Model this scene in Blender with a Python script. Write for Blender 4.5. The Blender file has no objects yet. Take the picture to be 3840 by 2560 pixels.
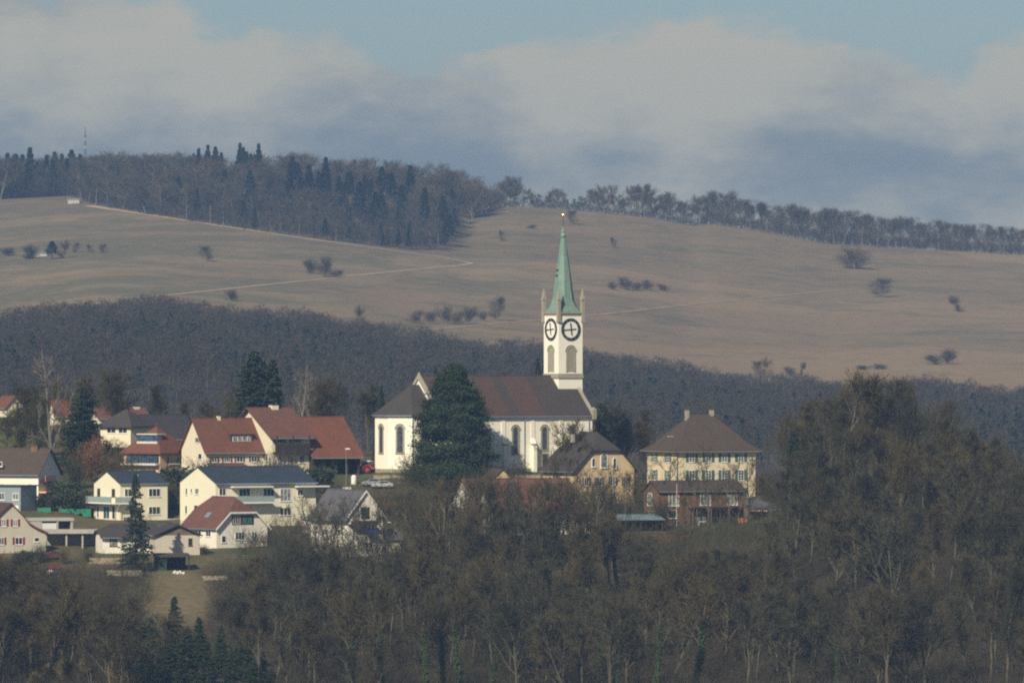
import bpy, bmesh, math, random
import numpy as np
from mathutils import Vector, Matrix

R = math.radians
F = 28800.0            # focal length in pixels of the 3840 px wide photograph
scene = bpy.context.scene
COL = scene.collection

# ------------------------------------------------------------------ camera
cam_d = bpy.data.cameras.new('camera')
cam_d.sensor_width = 36.0
cam_d.lens = 270.0
cam_d.clip_start = 1.0
cam_d.clip_end = 30000.0
cam = bpy.data.objects.new('camera', cam_d)
COL.objects.link(cam)
cam.location = (0, 0, 0)
cam.rotation_euler = (R(90), 0, 0)
scene.camera = cam

# ------------------------------------------------------------------ sun, sky, exposure
SUN_AZ, SUN_EL = 26.0, 35.0          # degrees left of straight behind the camera, height
S = Vector((-math.sin(R(SUN_AZ)) * math.cos(R(SUN_EL)), -math.cos(R(SUN_AZ)) * math.cos(R(SUN_EL)), math.sin(R(SUN_EL))))
sun_d = bpy.data.lights.new('sun', 'SUN')
sun_d.energy = 5.0
sun_d.angle = R(0.5)
sun_d.color = (1.0, 0.90, 0.70)
sun = bpy.data.objects.new('sun', sun_d)
sun.rotation_euler = (-S).to_track_quat('-Z', 'Y').to_euler()
COL.objects.link(sun)

scene.view_settings.view_transform = 'Standard'
scene.view_settings.look = 'None'
scene.view_settings.exposure = 0.12
scene.view_settings.gamma = 1.0
scene.render.engine = 'CYCLES'
scene.cycles.filter_width = 2.1
scene.cycles.max_bounces = 5
scene.cycles.volume_bounces = 0
scene.cycles.transparent_max_bounces = 8
scene.cycles.use_adaptive_sampling = True
scene.cycles.use_denoising = False
scene.cycles.adaptive_threshold = 0.012


class NT:
    """tiny helper for node trees"""
    def __init__(self, tree):
        self.t = tree
        self.n = tree.nodes
        self.l = tree.links

    def node(self, typ, **kw):
        n = self.n.new(typ)
        for k, v in kw.items():
            setattr(n, k, v)
        return n

    def link(self, a, b):
        self.l.new(a, b)

    def put(self, sock, v):
        if isinstance(v, bpy.types.NodeSocket):
            self.l.new(v, sock)
        else:
            sock.default_value = v

    def math(self, op, a, b=None, c=None, clamp=False):
        n = self.node('ShaderNodeMath', operation=op, use_clamp=clamp)
        self.put(n.inputs[0], a)
        if b is not None:
            self.put(n.inputs[1], b)
        if c is not None:
            self.put(n.inputs[2], c)
        return n.outputs[0]

    def mix(self, f, a, b, blend='MIX'):
        n = self.node('ShaderNodeMix', data_type='RGBA', blend_type=blend)
        self.put(n.inputs[0], f)
        self.put(n.inputs[6], a if isinstance(a, bpy.types.NodeSocket) else tuple(a) + (1,))
        self.put(n.inputs[7], b if isinstance(b, bpy.types.NodeSocket) else tuple(b) + (1,))
        return n.outputs[2]

    def noise(self, vec, scale, detail=4, rough=0.55, dist=0.0):
        n = self.node('ShaderNodeTexNoise')
        if vec is not None:
            self.link(vec, n.inputs['Vector'])
        n.inputs['Scale'].default_value = scale
        n.inputs['Detail'].default_value = detail
        n.inputs['Roughness'].default_value = rough
        n.inputs['Distortion'].default_value = dist
        return n.outputs['Fac']

    def remap(self, v, a, b, c=0.0, d=1.0, smooth=False):
        n = self.node('ShaderNodeMapRange')
        if smooth:
            n.interpolation_type = 'SMOOTHSTEP'
        self.put(n.inputs[0], v)
        for i, x in enumerate((a, b, c, d)):
            self.put(n.inputs[i + 1], x)
        return n.outputs[0]

    def scale(self, vec, s):
        n = self.node('ShaderNodeMapping')
        self.link(vec, n.inputs['Vector'])
        n.inputs['Scale'].default_value = s
        return n.outputs[0]

    def curve(self, v, pts):
        n = self.node('ShaderNodeFloatCurve')
        self.put(n.inputs['Value'], v)
        c = n.mapping.curves[0]
        while len(c.points) > 2:
            c.points.remove(c.points[1])
        c.points[0].location = pts[0]
        c.points[-1].location = pts[-1]
        for p in pts[1:-1]:
            c.points.new(*p)
        n.mapping.update()
        return n.outputs[0]


def make_world():
    w = bpy.data.worlds.new('World')
    scene.world = w
    w.use_nodes = True
    t = NT(w.node_tree)
    t.n.clear()
    out = t.node('ShaderNodeOutputWorld')
    bg = t.node('ShaderNodeBackground')
    t.link(bg.outputs[0], out.inputs[0])
    sky = t.node('ShaderNodeTexSky', sky_type='NISHITA')
    sky.sun_disc = False
    sky.sun_elevation = R(SUN_EL)
    sky.sun_rotation = math.atan2(S.x, S.y)
    sky.altitude = 400
    sky.air_density = 1.0
    sky.dust_density = 1.0
    sky.ozone_density = 2.0
    tc = t.node('ShaderNodeTexCoord')
    sep = t.node('ShaderNodeSeparateXYZ')
    t.link(tc.outputs['Generated'], sep.inputs[0])
    az = t.math('ARCTAN2', sep.outputs[0], sep.outputs[1])
    el = t.math('ARCSINE', sep.outputs[2])
    cv = t.node('ShaderNodeCombineXYZ')
    t.link(az, cv.inputs[0]); t.link(t.math('MULTIPLY', el, 2.1), cv.inputs[1])
    vec = cv.outputs[0]
    # azimuth -3.82..3.82 deg -> 0..1 (clamped), top edge of the cloud bank as a share of +-0.0444
    u = t.remap(az, -0.0667, 0.0667)
    top = [(0, -60), (500, -10), (650, 20), (780, 105), (1000, 125), (1200, 130), (1380, 185), (1560, 255), (1700, 205), (1850, 170),
           (2100, 150), (2280, 105), (2450, 40), (2620, 35), (2720, 75), (2900, 135), (3150, 190), (3400, 225), (3560, 275),
           (3680, 170), (3780, 110), (3840, 90)]
    pts = [(p / 3840.0, 1.0 - (y + 200) / 1000.0) for p, y in top]     # curve value 1 = py -200, 0 = py 800
    c = t.curve(u, pts)
    edge = t.remap(c, 0, 1, (1280 - 800) / F, (1280 + 200) / F)
    big = t.noise(vec, 40, 5, 0.6, 0.0)
    fine = t.noise(vec, 120, 7, 0.62, 0.2)
    low = t.noise(vec, 14, 3, 0.5, 0.0)
    wob = t.math('ADD', t.math('MULTIPLY', t.math('SUBTRACT', big, 0.5), 0.012), t.math('MULTIPLY', t.math('SUBTRACT', fine, 0.5), 0.009))
    h = t.math('ADD', t.math('SUBTRACT', edge, el), wob)                # >0 inside the bank
    mask = t.remap(h, -0.0014, 0.0028, 0, 1, True)
    # broken clouds higher up
    cl = t.noise(t.scale(tc.outputs['Generated'], (1, 1, 2.5)), 2.2, 6, 0.6)
    high = t.math('MULTIPLY', t.remap(cl, 0.5, 0.66, 0, 0.85, True), t.remap(el, 0.09, 0.2, 0, 1, True))
    mask = t.math('MAXIMUM', mask, high)
    # light and dark of the bank: billows lit on their upper left side, blue-grey undersides
    off = t.node('ShaderNodeVectorMath', operation='ADD')
    t.link(vec, off.inputs[0]); off.inputs[1].default_value = (-0.006, 0.009, 0)
    relief = t.math('SUBTRACT', t.noise(vec, 48, 6, 0.6), t.noise(off.outputs[0], 48, 6, 0.6))
    elp = t.remap(el, 0.0145, 0.0444)     # 0 at py 862, 1 at frame top
    lit = t.curve(elp, [(0, 0.55), (0.07, 0.46), (0.16, 0.30), (0.26, 0.18), (0.36, 0.30), (0.48, 0.54), (0.62, 0.78), (0.8, 0.92), (1, 0.75)])
    side = t.curve(u, [(0, 0.42), (0.10, 0.5), (0.17, 0.50), (0.21, 0.60), (0.32, 0.42), (0.46, 0.42), (0.53, 0.62), (0.68, 0.66), (0.8, 0.5), (0.92, 0.5), (1, 0.56)])
    v = t.math('ADD', t.math('MULTIPLY', relief, 1.15), t.math('SUBTRACT', lit, 0.5))
    v = t.math('ADD', v, t.math('MULTIPLY', t.math('SUBTRACT', side, 0.5), 1.5))
    v = t.math('ADD', v, t.math('MULTIPLY', t.math('SUBTRACT', low, 0.5), 0.7))
    v = t.math('ADD', v, t.math('MULTIPLY', t.math('SUBTRACT', fine, 0.5), 0.35))
    v = t.remap(v, -0.5, 0.5, 0, 1, True)
    ccol = t.mix(v, CLOUD_DARK, CLOUD_LIT)
    sk = t.mix(1.0, sky.outputs[0], (SKY_K * SKY_TINT[0], SKY_K * SKY_TINT[1], SKY_K * SKY_TINT[2]), 'MULTIPLY')
    col = t.mix(mask, sk, ccol)
    t.link(col, bg.inputs['Color'])
    bg.inputs['Strength'].default_value = 0.1


SKY_K = 1.0
SKY_TINT = (0.50, 0.56, 0.64)
CLOUD_DARK = (2.0, 2.45, 2.8)
CLOUD_LIT = (4.45, 4.3, 3.6)
make_world()

# ------------------------------------------------------------------ materials
MATS = {}


def base_mat(name, rough=0.9):
    m = bpy.data.materials.new(name)
    m.use_nodes = True
    t = NT(m.node_tree)
    b = t.n['Principled BSDF']
    b.inputs['Roughness'].default_value = rough
    b.inputs['Specular IOR Level'].default_value = 0.25
    MATS[name] = m
    return m, t, b


def plain(name, col, var=0.12, sc=0.6, rough=0.9, metal=0.0, bump=0.0, stain=0.0, randhue=0.0, spec=None):
    """surface colour with two scales of noise; stain adds vertical rain streaks"""
    m, t, b = base_mat(name, rough)
    tc = t.node('ShaderNodeTexCoord')
    v = tc.outputs['Object']
    n1 = t.noise(v, sc, 5, 0.6)
    n2 = t.noise(v, sc * 6, 4, 0.6)
    f = t.math('ADD', t.math('MULTIPLY', n1, 0.65), t.math('MULTIPLY', n2, 0.35))
    f = t.remap(f, 0.33, 0.67)
    lo = tuple(c * (1 - var) for c in col)
    hi = tuple(min(c * (1 + var), 0.95) for c in col)
    c = t.mix(f, lo, hi)
    if stain:
        s = t.noise(t.scale(v, (1.6, 1.6, 0.12)), 1.0, 5, 0.65)
        c = t.mix(t.math('MULTIPLY', t.remap(s, 0.5, 0.75), stain), c, tuple(x * 0.55 for x in col))
    if randhue:
        oi = t.node('ShaderNodeObjectInfo')
        r = oi.outputs['Random']
        c = t.mix(t.math('MULTIPLY', r, randhue), c, (col[0] * 1.8, col[1] * 1.45, col[2] * 1.0))
        r2 = t.math('FRACT', t.math('MULTIPLY', r, 17.3))
        c = t.mix(t.math('MULTIPLY', r2, randhue * 0.8), c, (col[0] * 0.5, col[1] * 0.62, col[2] * 0.65))
    t.link(c, b.inputs['Base Color'])
    b.inputs['Metallic'].default_value = metal
    if spec is not None:
        b.inputs['Specular IOR Level'].default_value = spec
    if bump:
        bp = t.node('ShaderNodeBump')
        bp.inputs['Strength'].default_value = bump
        bp.inputs['Distance'].default_value = 0.05
        t.link(n2, bp.inputs['Height'])
        t.link(bp.outputs[0], b.inputs['Normal'])
    return m


def tiles(name, col, col2, var=0.25, row=0.34, rough=0.85):
    """roof tiles: courses along the slope, tile-to-tile colour, weathered patches"""
    m, t, b = base_mat(name, rough)
    tc = t.node('ShaderNodeTexCoord')
    v = tc.outputs['Object']
    vor = t.node('ShaderNodeTexVoronoi')
    t.link(t.scale(v, (1 / 0.3, 1 / 0.3, 1 / row)), vor.inputs['Vector'])
    vor.inputs['Scale'].default_value = 1.0
    sepc = t.node('ShaderNodeSeparateColor')
    t.link(vor.outputs['Color'], sepc.inputs[0])
    patch = t.noise(v, 0.35, 6, 0.65)
    streak = t.noise(t.scale(v, (0.9, 0.9, 0.12)), 1.0, 4, 0.6)
    c = t.mix(t.remap(patch, 0.35, 0.68), col, col2)
    c = t.mix(t.math('MULTIPLY', sepc.outputs[0], var), c, tuple(x * 0.45 for x in col))
    c = t.mix(t.math('MULTIPLY', t.remap(streak, 0.5, 0.75), 0.45), c, (0.055, 0.05, 0.042))
    t.link(c, b.inputs['Base Color'])
    sx = t.node('ShaderNodeSeparateXYZ'); t.link(v, sx.inputs[0])
    w = t.math('FRACT', t.math('MULTIPLY', sx.outputs[2], 1 / row))
    bp = t.node('ShaderNodeBump')
    bp.inputs['Strength'].default_value = 0.5
    bp.inputs['Distance'].default_value = 0.05
    t.link(w, bp.inputs['Height'])
    t.link(bp.outputs[0], b.inputs['Normal'])
    return m


def glassy(name, col=(0.015, 0.02, 0.025)):
    m, t, b = base_mat(name, 0.12)
    b.inputs['Specular IOR Level'].default_value = 0.6
    tc = t.node('ShaderNodeTexCoord')
    n = t.noise(tc.outputs['Object'], 1.3, 3, 0.5)
    c = t.mix(t.remap(n, 0.4, 0.65), col, tuple(x * 2.6 + 0.01 for x in col))
    t.link(c, b.inputs['Base Color'])
    return m


def boards(name, col, step=0.22, var=0.3, vertical=True):
    m, t, b = base_mat(name, 0.85)
    tc = t.node('ShaderNodeTexCoord')
    v = tc.outputs['Object']
    sx = t.node('ShaderNodeSeparateXYZ'); t.link(v, sx.inputs[0])
    q = t.math('ADD', sx.outputs[0], sx.outputs[1]) if vertical else sx.outputs[2]
    q = t.math('MULTIPLY', q, 1 / step)
    cell = t.node('ShaderNodeTexWhiteNoise', noise_dimensions='1D')
    t.link(t.math('FLOOR', q), cell.inputs['W'])
    n = t.noise(v, 0.5, 5, 0.6)
    f = t.math('ADD', t.math('MULTIPLY', cell.outputs['Value'], 0.5), t.math('MULTIPLY', t.remap(n, 0.3, 0.7), 0.5))
    c = t.mix(f, tuple(x * (1 - var) for x in col), tuple(x * (1 + var) for x in col))
    gap = t.math('LESS_THAN', t.math('FRACT', q), 0.08)
    c = t.mix(gap, c, tuple(x * 0.35 for x in col))
    t.link(c, b.inputs['Base Color'])
    return m


plain('white_plaster', (0.78, 0.73, 0.62), 0.05, 0.25, stain=0.10, bump=0.1)
plain('church_plaster', (0.86, 0.81, 0.68), 0.045, 0.2, stain=0.09, bump=0.1)
plain('old_white_plaster', (0.66, 0.62, 0.55), 0.09, 0.4, stain=0.22)
plain('cream_plaster', (0.72, 0.645, 0.48), 0.06, 0.3, stain=0.12)
plain('yellow_plaster', (0.78, 0.725, 0.54), 0.04, 0.3, stain=0.06)
plain('ochre_plaster', (0.62, 0.47, 0.27), 0.10, 0.5, stain=0.3)
plain('manor_plaster', (0.66, 0.57, 0.39), 0.07, 0.4, stain=0.2)
plain('peach_plaster', (0.66, 0.45, 0.30), 0.08, 0.5, stain=0.2)
plain('grey_beige_plaster', (0.50, 0.455, 0.365), 0.07, 0.5, stain=0.2)
plain('blue_grey_plaster', (0.24, 0.29, 0.31), 0.06, 0.4, stain=0.1)
plain('concrete', (0.40, 0.38, 0.34), 0.14, 0.6, stain=0.35)
plain('stone', (0.33, 0.295, 0.225), 0.16, 0.9, stain=0.35, bump=0.3)
plain('rubble_stone', (0.34, 0.29, 0.20), 0.35, 0.8, stain=0.3, bump=0.6)
plain('zinc', (0.42, 0.46, 0.48), 0.08, 1.0, rough=0.45, metal=0.6)
plain('white_paint', (0.78, 0.77, 0.72), 0.04, 1.0, rough=0.6)
plain('dark_metal', (0.05, 0.055, 0.06), 0.15, 1.0, rough=0.5)
plain('steel_pole', (0.20, 0.19, 0.17), 0.15, 1.0, rough=0.6)
plain('black_paint', (0.014, 0.02, 0.026), 0.15, 1.0, rough=0.5)
plain('gold', (0.95, 0.62, 0.18), 0.05, 2.0, rough=0.22, metal=1.0)
plain('red_paint', (0.45, 0.03, 0.022), 0.1, 2.0, rough=0.35, spec=0.5)
plain('maroon_paint', (0.13, 0.03, 0.03), 0.15, 1.0, rough=0.6)
plain('orange_cloth', (0.75, 0.30, 0.08), 0.1, 1.0)
plain('peach_cloth', (0.80, 0.45, 0.24), 0.06, 1.0)
plain('blue_cloth', (0.015, 0.025, 0.30), 0.1, 1.0)
plain('pale_blue_paint', (0.15, 0.20, 0.235), 0.1, 1.0)
plain('green_net', (0.025, 0.20, 0.11), 0.12, 1.5)
plain('shutter_green', (0.055, 0.13, 0.095), 0.15, 3.0, rough=0.7)
plain('shutter_red', (0.22, 0.025, 0.03), 0.15, 3.0, rough=0.7)
plain('shutter_brown', (0.13, 0.055, 0.04), 0.15, 3.0, rough=0.7)
plain('dark_wood', (0.05, 0.035, 0.025), 0.25, 1.2)
plain('rubber', (0.02, 0.02, 0.02), 0.15, 2.0)
plain('car_white', (0.5, 0.5, 0.5), 0.03, 2.0, rough=0.3, spec=0.6)
plain('car_grey', (0.25, 0.27, 0.29), 0.05, 2.0, rough=0.3, spec=0.6)
plain('balustrade_glass', (0.30, 0.37, 0.35), 0.06, 1.0, rough=0.25, spec=0.5)
plain('louvre', (0.36, 0.34, 0.26), 0.12, 2.0)
plain('clock_white', (0.84, 0.80, 0.70), 0.03, 1.0)
plain('door_white', (0.62, 0.63, 0.62), 0.05, 1.0)
plain('door_green', (0.03, 0.055, 0.05), 0.15, 1.0)
boards('brown_boards', (0.175, 0.10, 0.058), 0.25, 0.3)
boards('grey_boards', (0.16, 0.115, 0.085), 0.25, 0.3)
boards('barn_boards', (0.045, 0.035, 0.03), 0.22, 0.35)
boards('logs', (0.26, 0.13, 0.07), 0.25, 0.5, vertical=False)
tiles('red_tiles', (0.175, 0.068, 0.042), (0.13, 0.057, 0.038))
tiles('bright_red_tiles', (0.185, 0.07, 0.042), (0.15, 0.06, 0.038))
tiles('brown_red_tiles', (0.165, 0.07, 0.05), (0.12, 0.06, 0.046))
tiles('brown_tiles', (0.086, 0.061, 0.047), (0.07, 0.053, 0.042))
tiles('dark_tiles', (0.066, 0.056, 0.052), (0.052, 0.046, 0.043))
tiles('black_tiles', (0.036, 0.036, 0.04), (0.048, 0.046, 0.046))
tiles('slate', (0.12, 0.115, 0.125), (0.09, 0.088, 0.1))
glassy('glass')
glassy('glass_blue', (0.02, 0.04, 0.07))
glassy('curtained_glass', (0.12, 0.13, 0.12))
glassy('leaded_glass', (0.03, 0.035, 0.05))


def seam_roof():
    m, t, b = base_mat('seam_metal', 0.5)
    tc = t.node('ShaderNodeTexCoord')
    v = tc.outputs['Object']
    sx = t.node('ShaderNodeSeparateXYZ'); t.link(v, sx.inputs[0])
    q = t.math('FRACT', t.math('MULTIPLY', sx.outputs[0], 1 / 0.55))
    n = t.noise(v, 0.4, 4, 0.6)
    c = t.mix(t.remap(n, 0.3, 0.7), (0.030, 0.040, 0.058), (0.045, 0.058, 0.078))
    c = t.mix(t.math('LESS_THAN', q, 0.12), c, (0.02, 0.025, 0.035))
    t.link(c, b.inputs['Base Color'])


seam_roof()


def church_roof_mat():
    """brown clay courses with dark bands running down the slope"""
    m, t, b = base_mat('nave_tiles', 0.85)
    tc = t.node('ShaderNodeTexCoord')
    v = tc.outputs['Object']
    sx = t.node('ShaderNodeSeparateXYZ'); t.link(v, sx.inputs[0])
    x = sx.outputs[0]
    n = t.noise(v, 0.5, 6, 0.65)
    vor = t.node('ShaderNodeTexVoronoi'); t.link(t.scale(v, (3.3, 3.3, 3)), vor.inputs['Vector']); vor.inputs['Scale'].default_value = 1
    sc = t.node('ShaderNodeSeparateColor'); t.link(vor.outputs['Color'], sc.inputs[0])
    red = t.mix(t.remap(n, 0.35, 0.65), (0.088, 0.054, 0.045), (0.07, 0.048, 0.041))
    red = t.mix(t.math('MULTIPLY', sc.outputs[0], 0.35), red, (0.07, 0.035, 0.03))
    dark = t.mix(t.remap(n, 0.35, 0.65), (0.062, 0.05, 0.046), (0.05, 0.042, 0.04))
    band = t.math('MULTIPLY', t.math('GREATER_THAN', x, 16.6), t.math('LESS_THAN', x, 19.1))
    band = t.math('MAXIMUM', band, t.math('GREATER_THAN', x, 24.9))
    band = t.math('MAXIMUM', band, t.math('MULTIPLY', t.math('GREATER_THAN', x, 8.4), t.math('LESS_THAN', x, 10.9)))
    t.link(t.mix(band, red, dark), b.inputs['Base Color'])


church_roof_mat()


def copper_mat():
    m, t, b = base_mat('copper', 0.7)
    tc = t.node('ShaderNodeTexCoord')
    v = tc.outputs['Object']
    n = t.noise(v, 0.7, 6, 0.65)
    s = t.noise(t.scale(v, (2.5, 2.5, 0.18)), 1, 5, 0.6)
    c = t.mix(t.remap(n, 0.35, 0.65), (0.15, 0.235, 0.19), (0.20, 0.29, 0.24))
    c = t.mix(t.math('MULTIPLY', t.remap(s, 0.5, 0.72), 0.65), c, (0.085, 0.13, 0.10))
    t.link(c, b.inputs['Base Color'])
    # a repaired dull patch on the front of the spire
    m2, t2, b2 = base_mat('dull_copper', 0.7)
    b2.inputs['Base Color'].default_value = (0.22, 0.23, 0.20, 1)


copper_mat()

# vegetation
plain('far_bark', (0.17, 0.145, 0.115), 0.3, 0.2)
plain('bark', (0.098, 0.088, 0.062), 0.35, 0.8, randhue=0.35)
plain('pale_bark', (0.15, 0.14, 0.12), 0.3, 1.0)
plain('twigs', (0.057, 0.051, 0.027), 0.5, 0.3, randhue=1.0)
plain('birch_twigs', (0.14, 0.12, 0.095), 0.25, 0.5)
plain('far_twigs', (0.074, 0.063, 0.051), 0.35, 0.12, randhue=0.8)
plain('far_ochre_twigs', (0.17, 0.125, 0.075), 0.25, 0.2)
plain('ochre_twigs', (0.20, 0.155, 0.07), 0.3, 0.4, randhue=0.4)
plain('russet_leaves', (0.20, 0.095, 0.045), 0.35, 0.7)
plain('conifer', (0.025, 0.042, 0.016), 0.45, 0.7)
plain('spruce', (0.030, 0.048, 0.028), 0.45, 0.7)
plain('far_conifer', (0.014, 0.028, 0.026), 0.3, 0.3, randhue=0.3)
plain('ivy_leaves', (0.045, 0.08, 0.028), 0.4, 1.0)
plain('shrub_leaves', (0.035, 0.05, 0.025), 0.4, 0.8)
plain('brush', (0.050, 0.044, 0.024), 0.55, 0.12)
plain('green_brush', (0.028, 0.050, 0.018), 0.4, 0.3)


def ground_mat():
    m, t, b = base_mat('ground_cover', 0.95)
    geo = t.node('ShaderNodeNewGeometry')
    p = geo.outputs['Position']
    sx = t.node('ShaderNodeSeparateXYZ'); t.link(p, sx.inputs[0])
    y = sx.outputs[1]
    # far meadow: tan and olive winter grass in strips that follow the contours
    s1 = t.noise(t.scale(p, (1 / 130, 1 / 95, 1 / 9)), 1.0, 6, 0.62, 0.4)
    s2 = t.noise(t.scale(p, (1 / 30, 1 / 26, 1 / 1.6)), 1.0, 6, 0.65, 0.3)
    s3 = t.noise(t.scale(p, (1 / 7, 1 / 16, 1 / 1.0)), 1.0, 4, 0.65)
    tan_ = (0.268, 0.192, 0.110)
    olive = (0.130, 0.118, 0.066)
    red = (0.19, 0.133, 0.078)
    side = t.remap(sx.outputs[0], -260, 120)      # the left end of the hill is greener
    f = t.math('ADD', t.math('MULTIPLY', t.math('SUBTRACT', s1, 0.5), 3.6), t.math('MULTIPLY', t.math('SUBTRACT', s2, 0.5), 2.4))
    f = t.math('ADD', f, t.math('ADD', t.math('MULTIPLY', side, 0.60), 0.30), clamp=True)
    vo = t.node('ShaderNodeTexVoronoi'); vo.inputs['Scale'].default_value = 1.0; vo.inputs['Randomness'].default_value = 0.9
    wv = t.node('ShaderNodeVectorMath', operation='ADD'); t.link(t.scale(p, (1 / 190, 1 / 210, 0)), wv.inputs[0])
    cw = t.node('ShaderNodeCombineXYZ'); t.link(t.math('MULTIPLY', s2, 0.12), cw.inputs[0]); t.link(t.math('MULTIPLY', s1, 0.5), cw.inputs[1]); t.link(cw.outputs[0], wv.inputs[1])
    t.link(wv.outputs[0], vo.inputs['Vector'])
    vs = t.node('ShaderNodeSeparateColor'); t.link(vo.outputs['Color'], vs.inputs[0])
    f = t.math('ADD', f, t.math('MULTIPLY', t.math('SUBTRACT', vs.outputs[0], 0.5), 0.75), clamp=True)
    mead = t.mix(f, olive, tan_)
    mead = t.mix(t.math('MULTIPLY', vs.outputs[1], 0.32), mead, (0.13, 0.09, 0.062))
    mead = t.mix(t.remap(s2, 0.52, 0.75, 0, 0.5), mead, red)
    mead = t.mix(t.remap(s3, 0.5, 0.8, 0, 0.5), mead, (0.29, 0.205, 0.125))
    mead = t.mix(t.remap(s3, 0.5, 0.25, 0, 0.35), mead, (0.11, 0.10, 0.065))
    # village gardens and wood floor
    g1 = t.noise(p, 0.06, 6, 0.65)
    g2 = t.noise(p, 0.5, 5, 0.65)
    vill = t.mix(t.remap(g1, 0.42, 0.58), (0.075, 0.085, 0.03), (0.13, 0.095, 0.055))
    vill = t.mix(t.remap(g2, 0.4, 0.7, 0, 0.7), vill, (0.055, 0.055, 0.03))
    wood = t.mix(t.remap(g2, 0.3, 0.7), (0.03, 0.024, 0.018), (0.085, 0.058, 0.036))
    wood = t.mix(t.remap(g1, 0.55, 0.7, 0, 0.6), wood, (0.035, 0.042, 0.02))
    wob = t.math('MULTIPLY', t.math('SUBTRACT', g1, 0.5), 60)
    yy = t.math('ADD', y, wob)
    c = t.mix(t.remap(yy, 1422, 1436), wood, vill)
    # olive slope of dry grass below the bungalow
    dx = t.math('DIVIDE', t.math('SUBTRACT', sx.outputs[0], -63), 8.5)
    dy = t.math('DIVIDE', t.math('SUBTRACT', y, 1396), 34)
    rr = t.math('ADD', t.math('MULTIPLY', dx, dx), t.math('MULTIPLY', dy, dy))
    rr = t.math('ADD', rr, t.math('MULTIPLY', t.math('SUBTRACT', g2, 0.5), 1.2))
    c = t.mix(t.remap(rr, 0.7, 1.3, 1, 0), c, t.mix(t.remap(g2, 0.35, 0.65), (0.11, 0.095, 0.045), (0.17, 0.13, 0.075)))
    c = t.mix(t.remap(y, 1690, 1720), c, (0.055, 0.045, 0.038))
    c = t.mix(t.remap(y, 2900, 2960), c, mead)
    t.link(c, b.inputs['Base Color'])


ground_mat()
plain('track_gravel', (0.42, 0.31, 0.20), 0.2, 0.05)
plain('track_lower', (0.32, 0.24, 0.15), 0.2, 0.05)
plain('track_faint', (0.275, 0.20, 0.125), 0.25, 0.05)

# ------------------------------------------------------------------ terrain
MX = [-1500, 0, 200, 375, 600, 770, 1010, 1355, 1535, 1795, 2025, 2285, 2545, 2775, 3100, 3430, 3840, 5500]
MY = [1250, 1190, 1160, 1135, 1140, 1155, 1180, 1212, 1256, 1284, 1308, 1333, 1388, 1420, 1445, 1440, 1463, 1490]
RX = [-1500, 0, 250, 300, 600, 1000, 1400, 1640, 1760, 1926, 2200, 2449, 2596, 2677, 2900, 3102, 3429, 3840, 5500]
RY = [700, 742, 730, 728, 705, 700, 730, 750, 785, 767, 786, 811, 841, 833, 868, 909, 927, 951, 1000]
CP = [-1500, 0, 700, 1300, 1900, 2500, 2850, 3200, 3600, 4000, 5500]
ROWS = [
    (1250, [2700] * 11),
    (1320, [2560, 2545, 2545, 2545, 2545, 2530, 2500, 2450, 2450, 2500, 2560]),
    (1380, [2350, 2320, 2320, 2330, 2340, 2300, 2250, 2150, 2160, 2250, 2300]),
    (1440, [2120, 2078, 2080, 2085, 2150, 2100, 2050, 1900, 1950, 2050, 2150]),
    (1490, [1990, 1950, 1948, 1960, 2005, 1975, 1940, 1800, 1850, 1950, 2050]),
    (1545, [1850, 1800, 1790, 1768, 1780, 1870, 1870, 1760, 1800, 1870, 1950]),
    (1600, [1750, 1700, 1690, 1715, 1740, 1830, 1850, 1790, 1800, 1850, 1900]),
    (1660, [1720, 1650, 1640, 1690, 1720, 1800, 1840, 1820, 1840, 1870, 1900]),
    (1800, [1780, 1720, 1710, 1740, 1760, 1830, 1860, 1860, 1880, 1900, 1930]),
    (2000, [1800] * 11),
    (2200, [1740] * 11),
]
PX = np.concatenate([np.arange(-6000, -1200, 200), np.arange(-1200, 5000, 40), np.arange(5000, 9801, 200)]).astype(float)
DD = np.concatenate([np.arange(1250, 1700, 2.5), np.arange(1700, 3000, 16), np.arange(3000, 4800, 12), np.arange(4800, 5101, 60)]).astype(float)


def build_G():
    rows_d, rows = [], []
    for d, ys in ROWS:
        rows_d.append(d); rows.append(np.interp(PX, CP, ys))
    m = np.interp(PX, MX, MY); r = np.interp(PX, RX, RY)
    for d, v in ((2350, m + 320), (2750, m + 136), (2880, m + 102), (3000, m + 55), (3120, m + 8), (3200, m - 14),
                 (4400, r), (4560, r + 25), (5000, r + 130), (5200, r + 150)):
        rows_d.append(d); rows.append(v)
    rows = np.array(rows)
    G = np.empty((len(DD), len(PX)))
    for j in range(len(PX)):
        G[:, j] = np.interp(DD, rows_d, rows[:, j])
    # soften the creases between the rows, in the village and across
    for _ in range(10):
        G[1:-1] = (G[:-2] + 2 * G[1:-1] + G[2:]) / 4
    near = DD < 1700
    Gn = G[near]
    for _ in range(8):
        Gn[:, 1:-1] = (Gn[:, :-2] + 2 * Gn[:, 1:-1] + Gn[:, 2:]) / 4
    G[near] = Gn
    return G


G = build_G()
XX = (PX[None, :] - 1920) * DD[:, None] / F
YY = np.repeat(DD[:, None], len(PX), 1)
ZZ = (1280 - G) * DD[:, None] / F
ZZ += (np.sin(XX * 0.11 + 1.3 * np.sin(YY * 0.05)) * np.cos(YY * 0.13 + 0.7 * np.sin(XX * 0.07))) * 0.35 * (DD[:, None] < 1700)
ZZ += (np.sin(XX * 0.021 + 1.7 * np.sin(YY * 0.004)) * np.cos(YY * 0.012)) * 0.9 * ((DD[:, None] > 3150) & (DD[:, None] < 4300))


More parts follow.
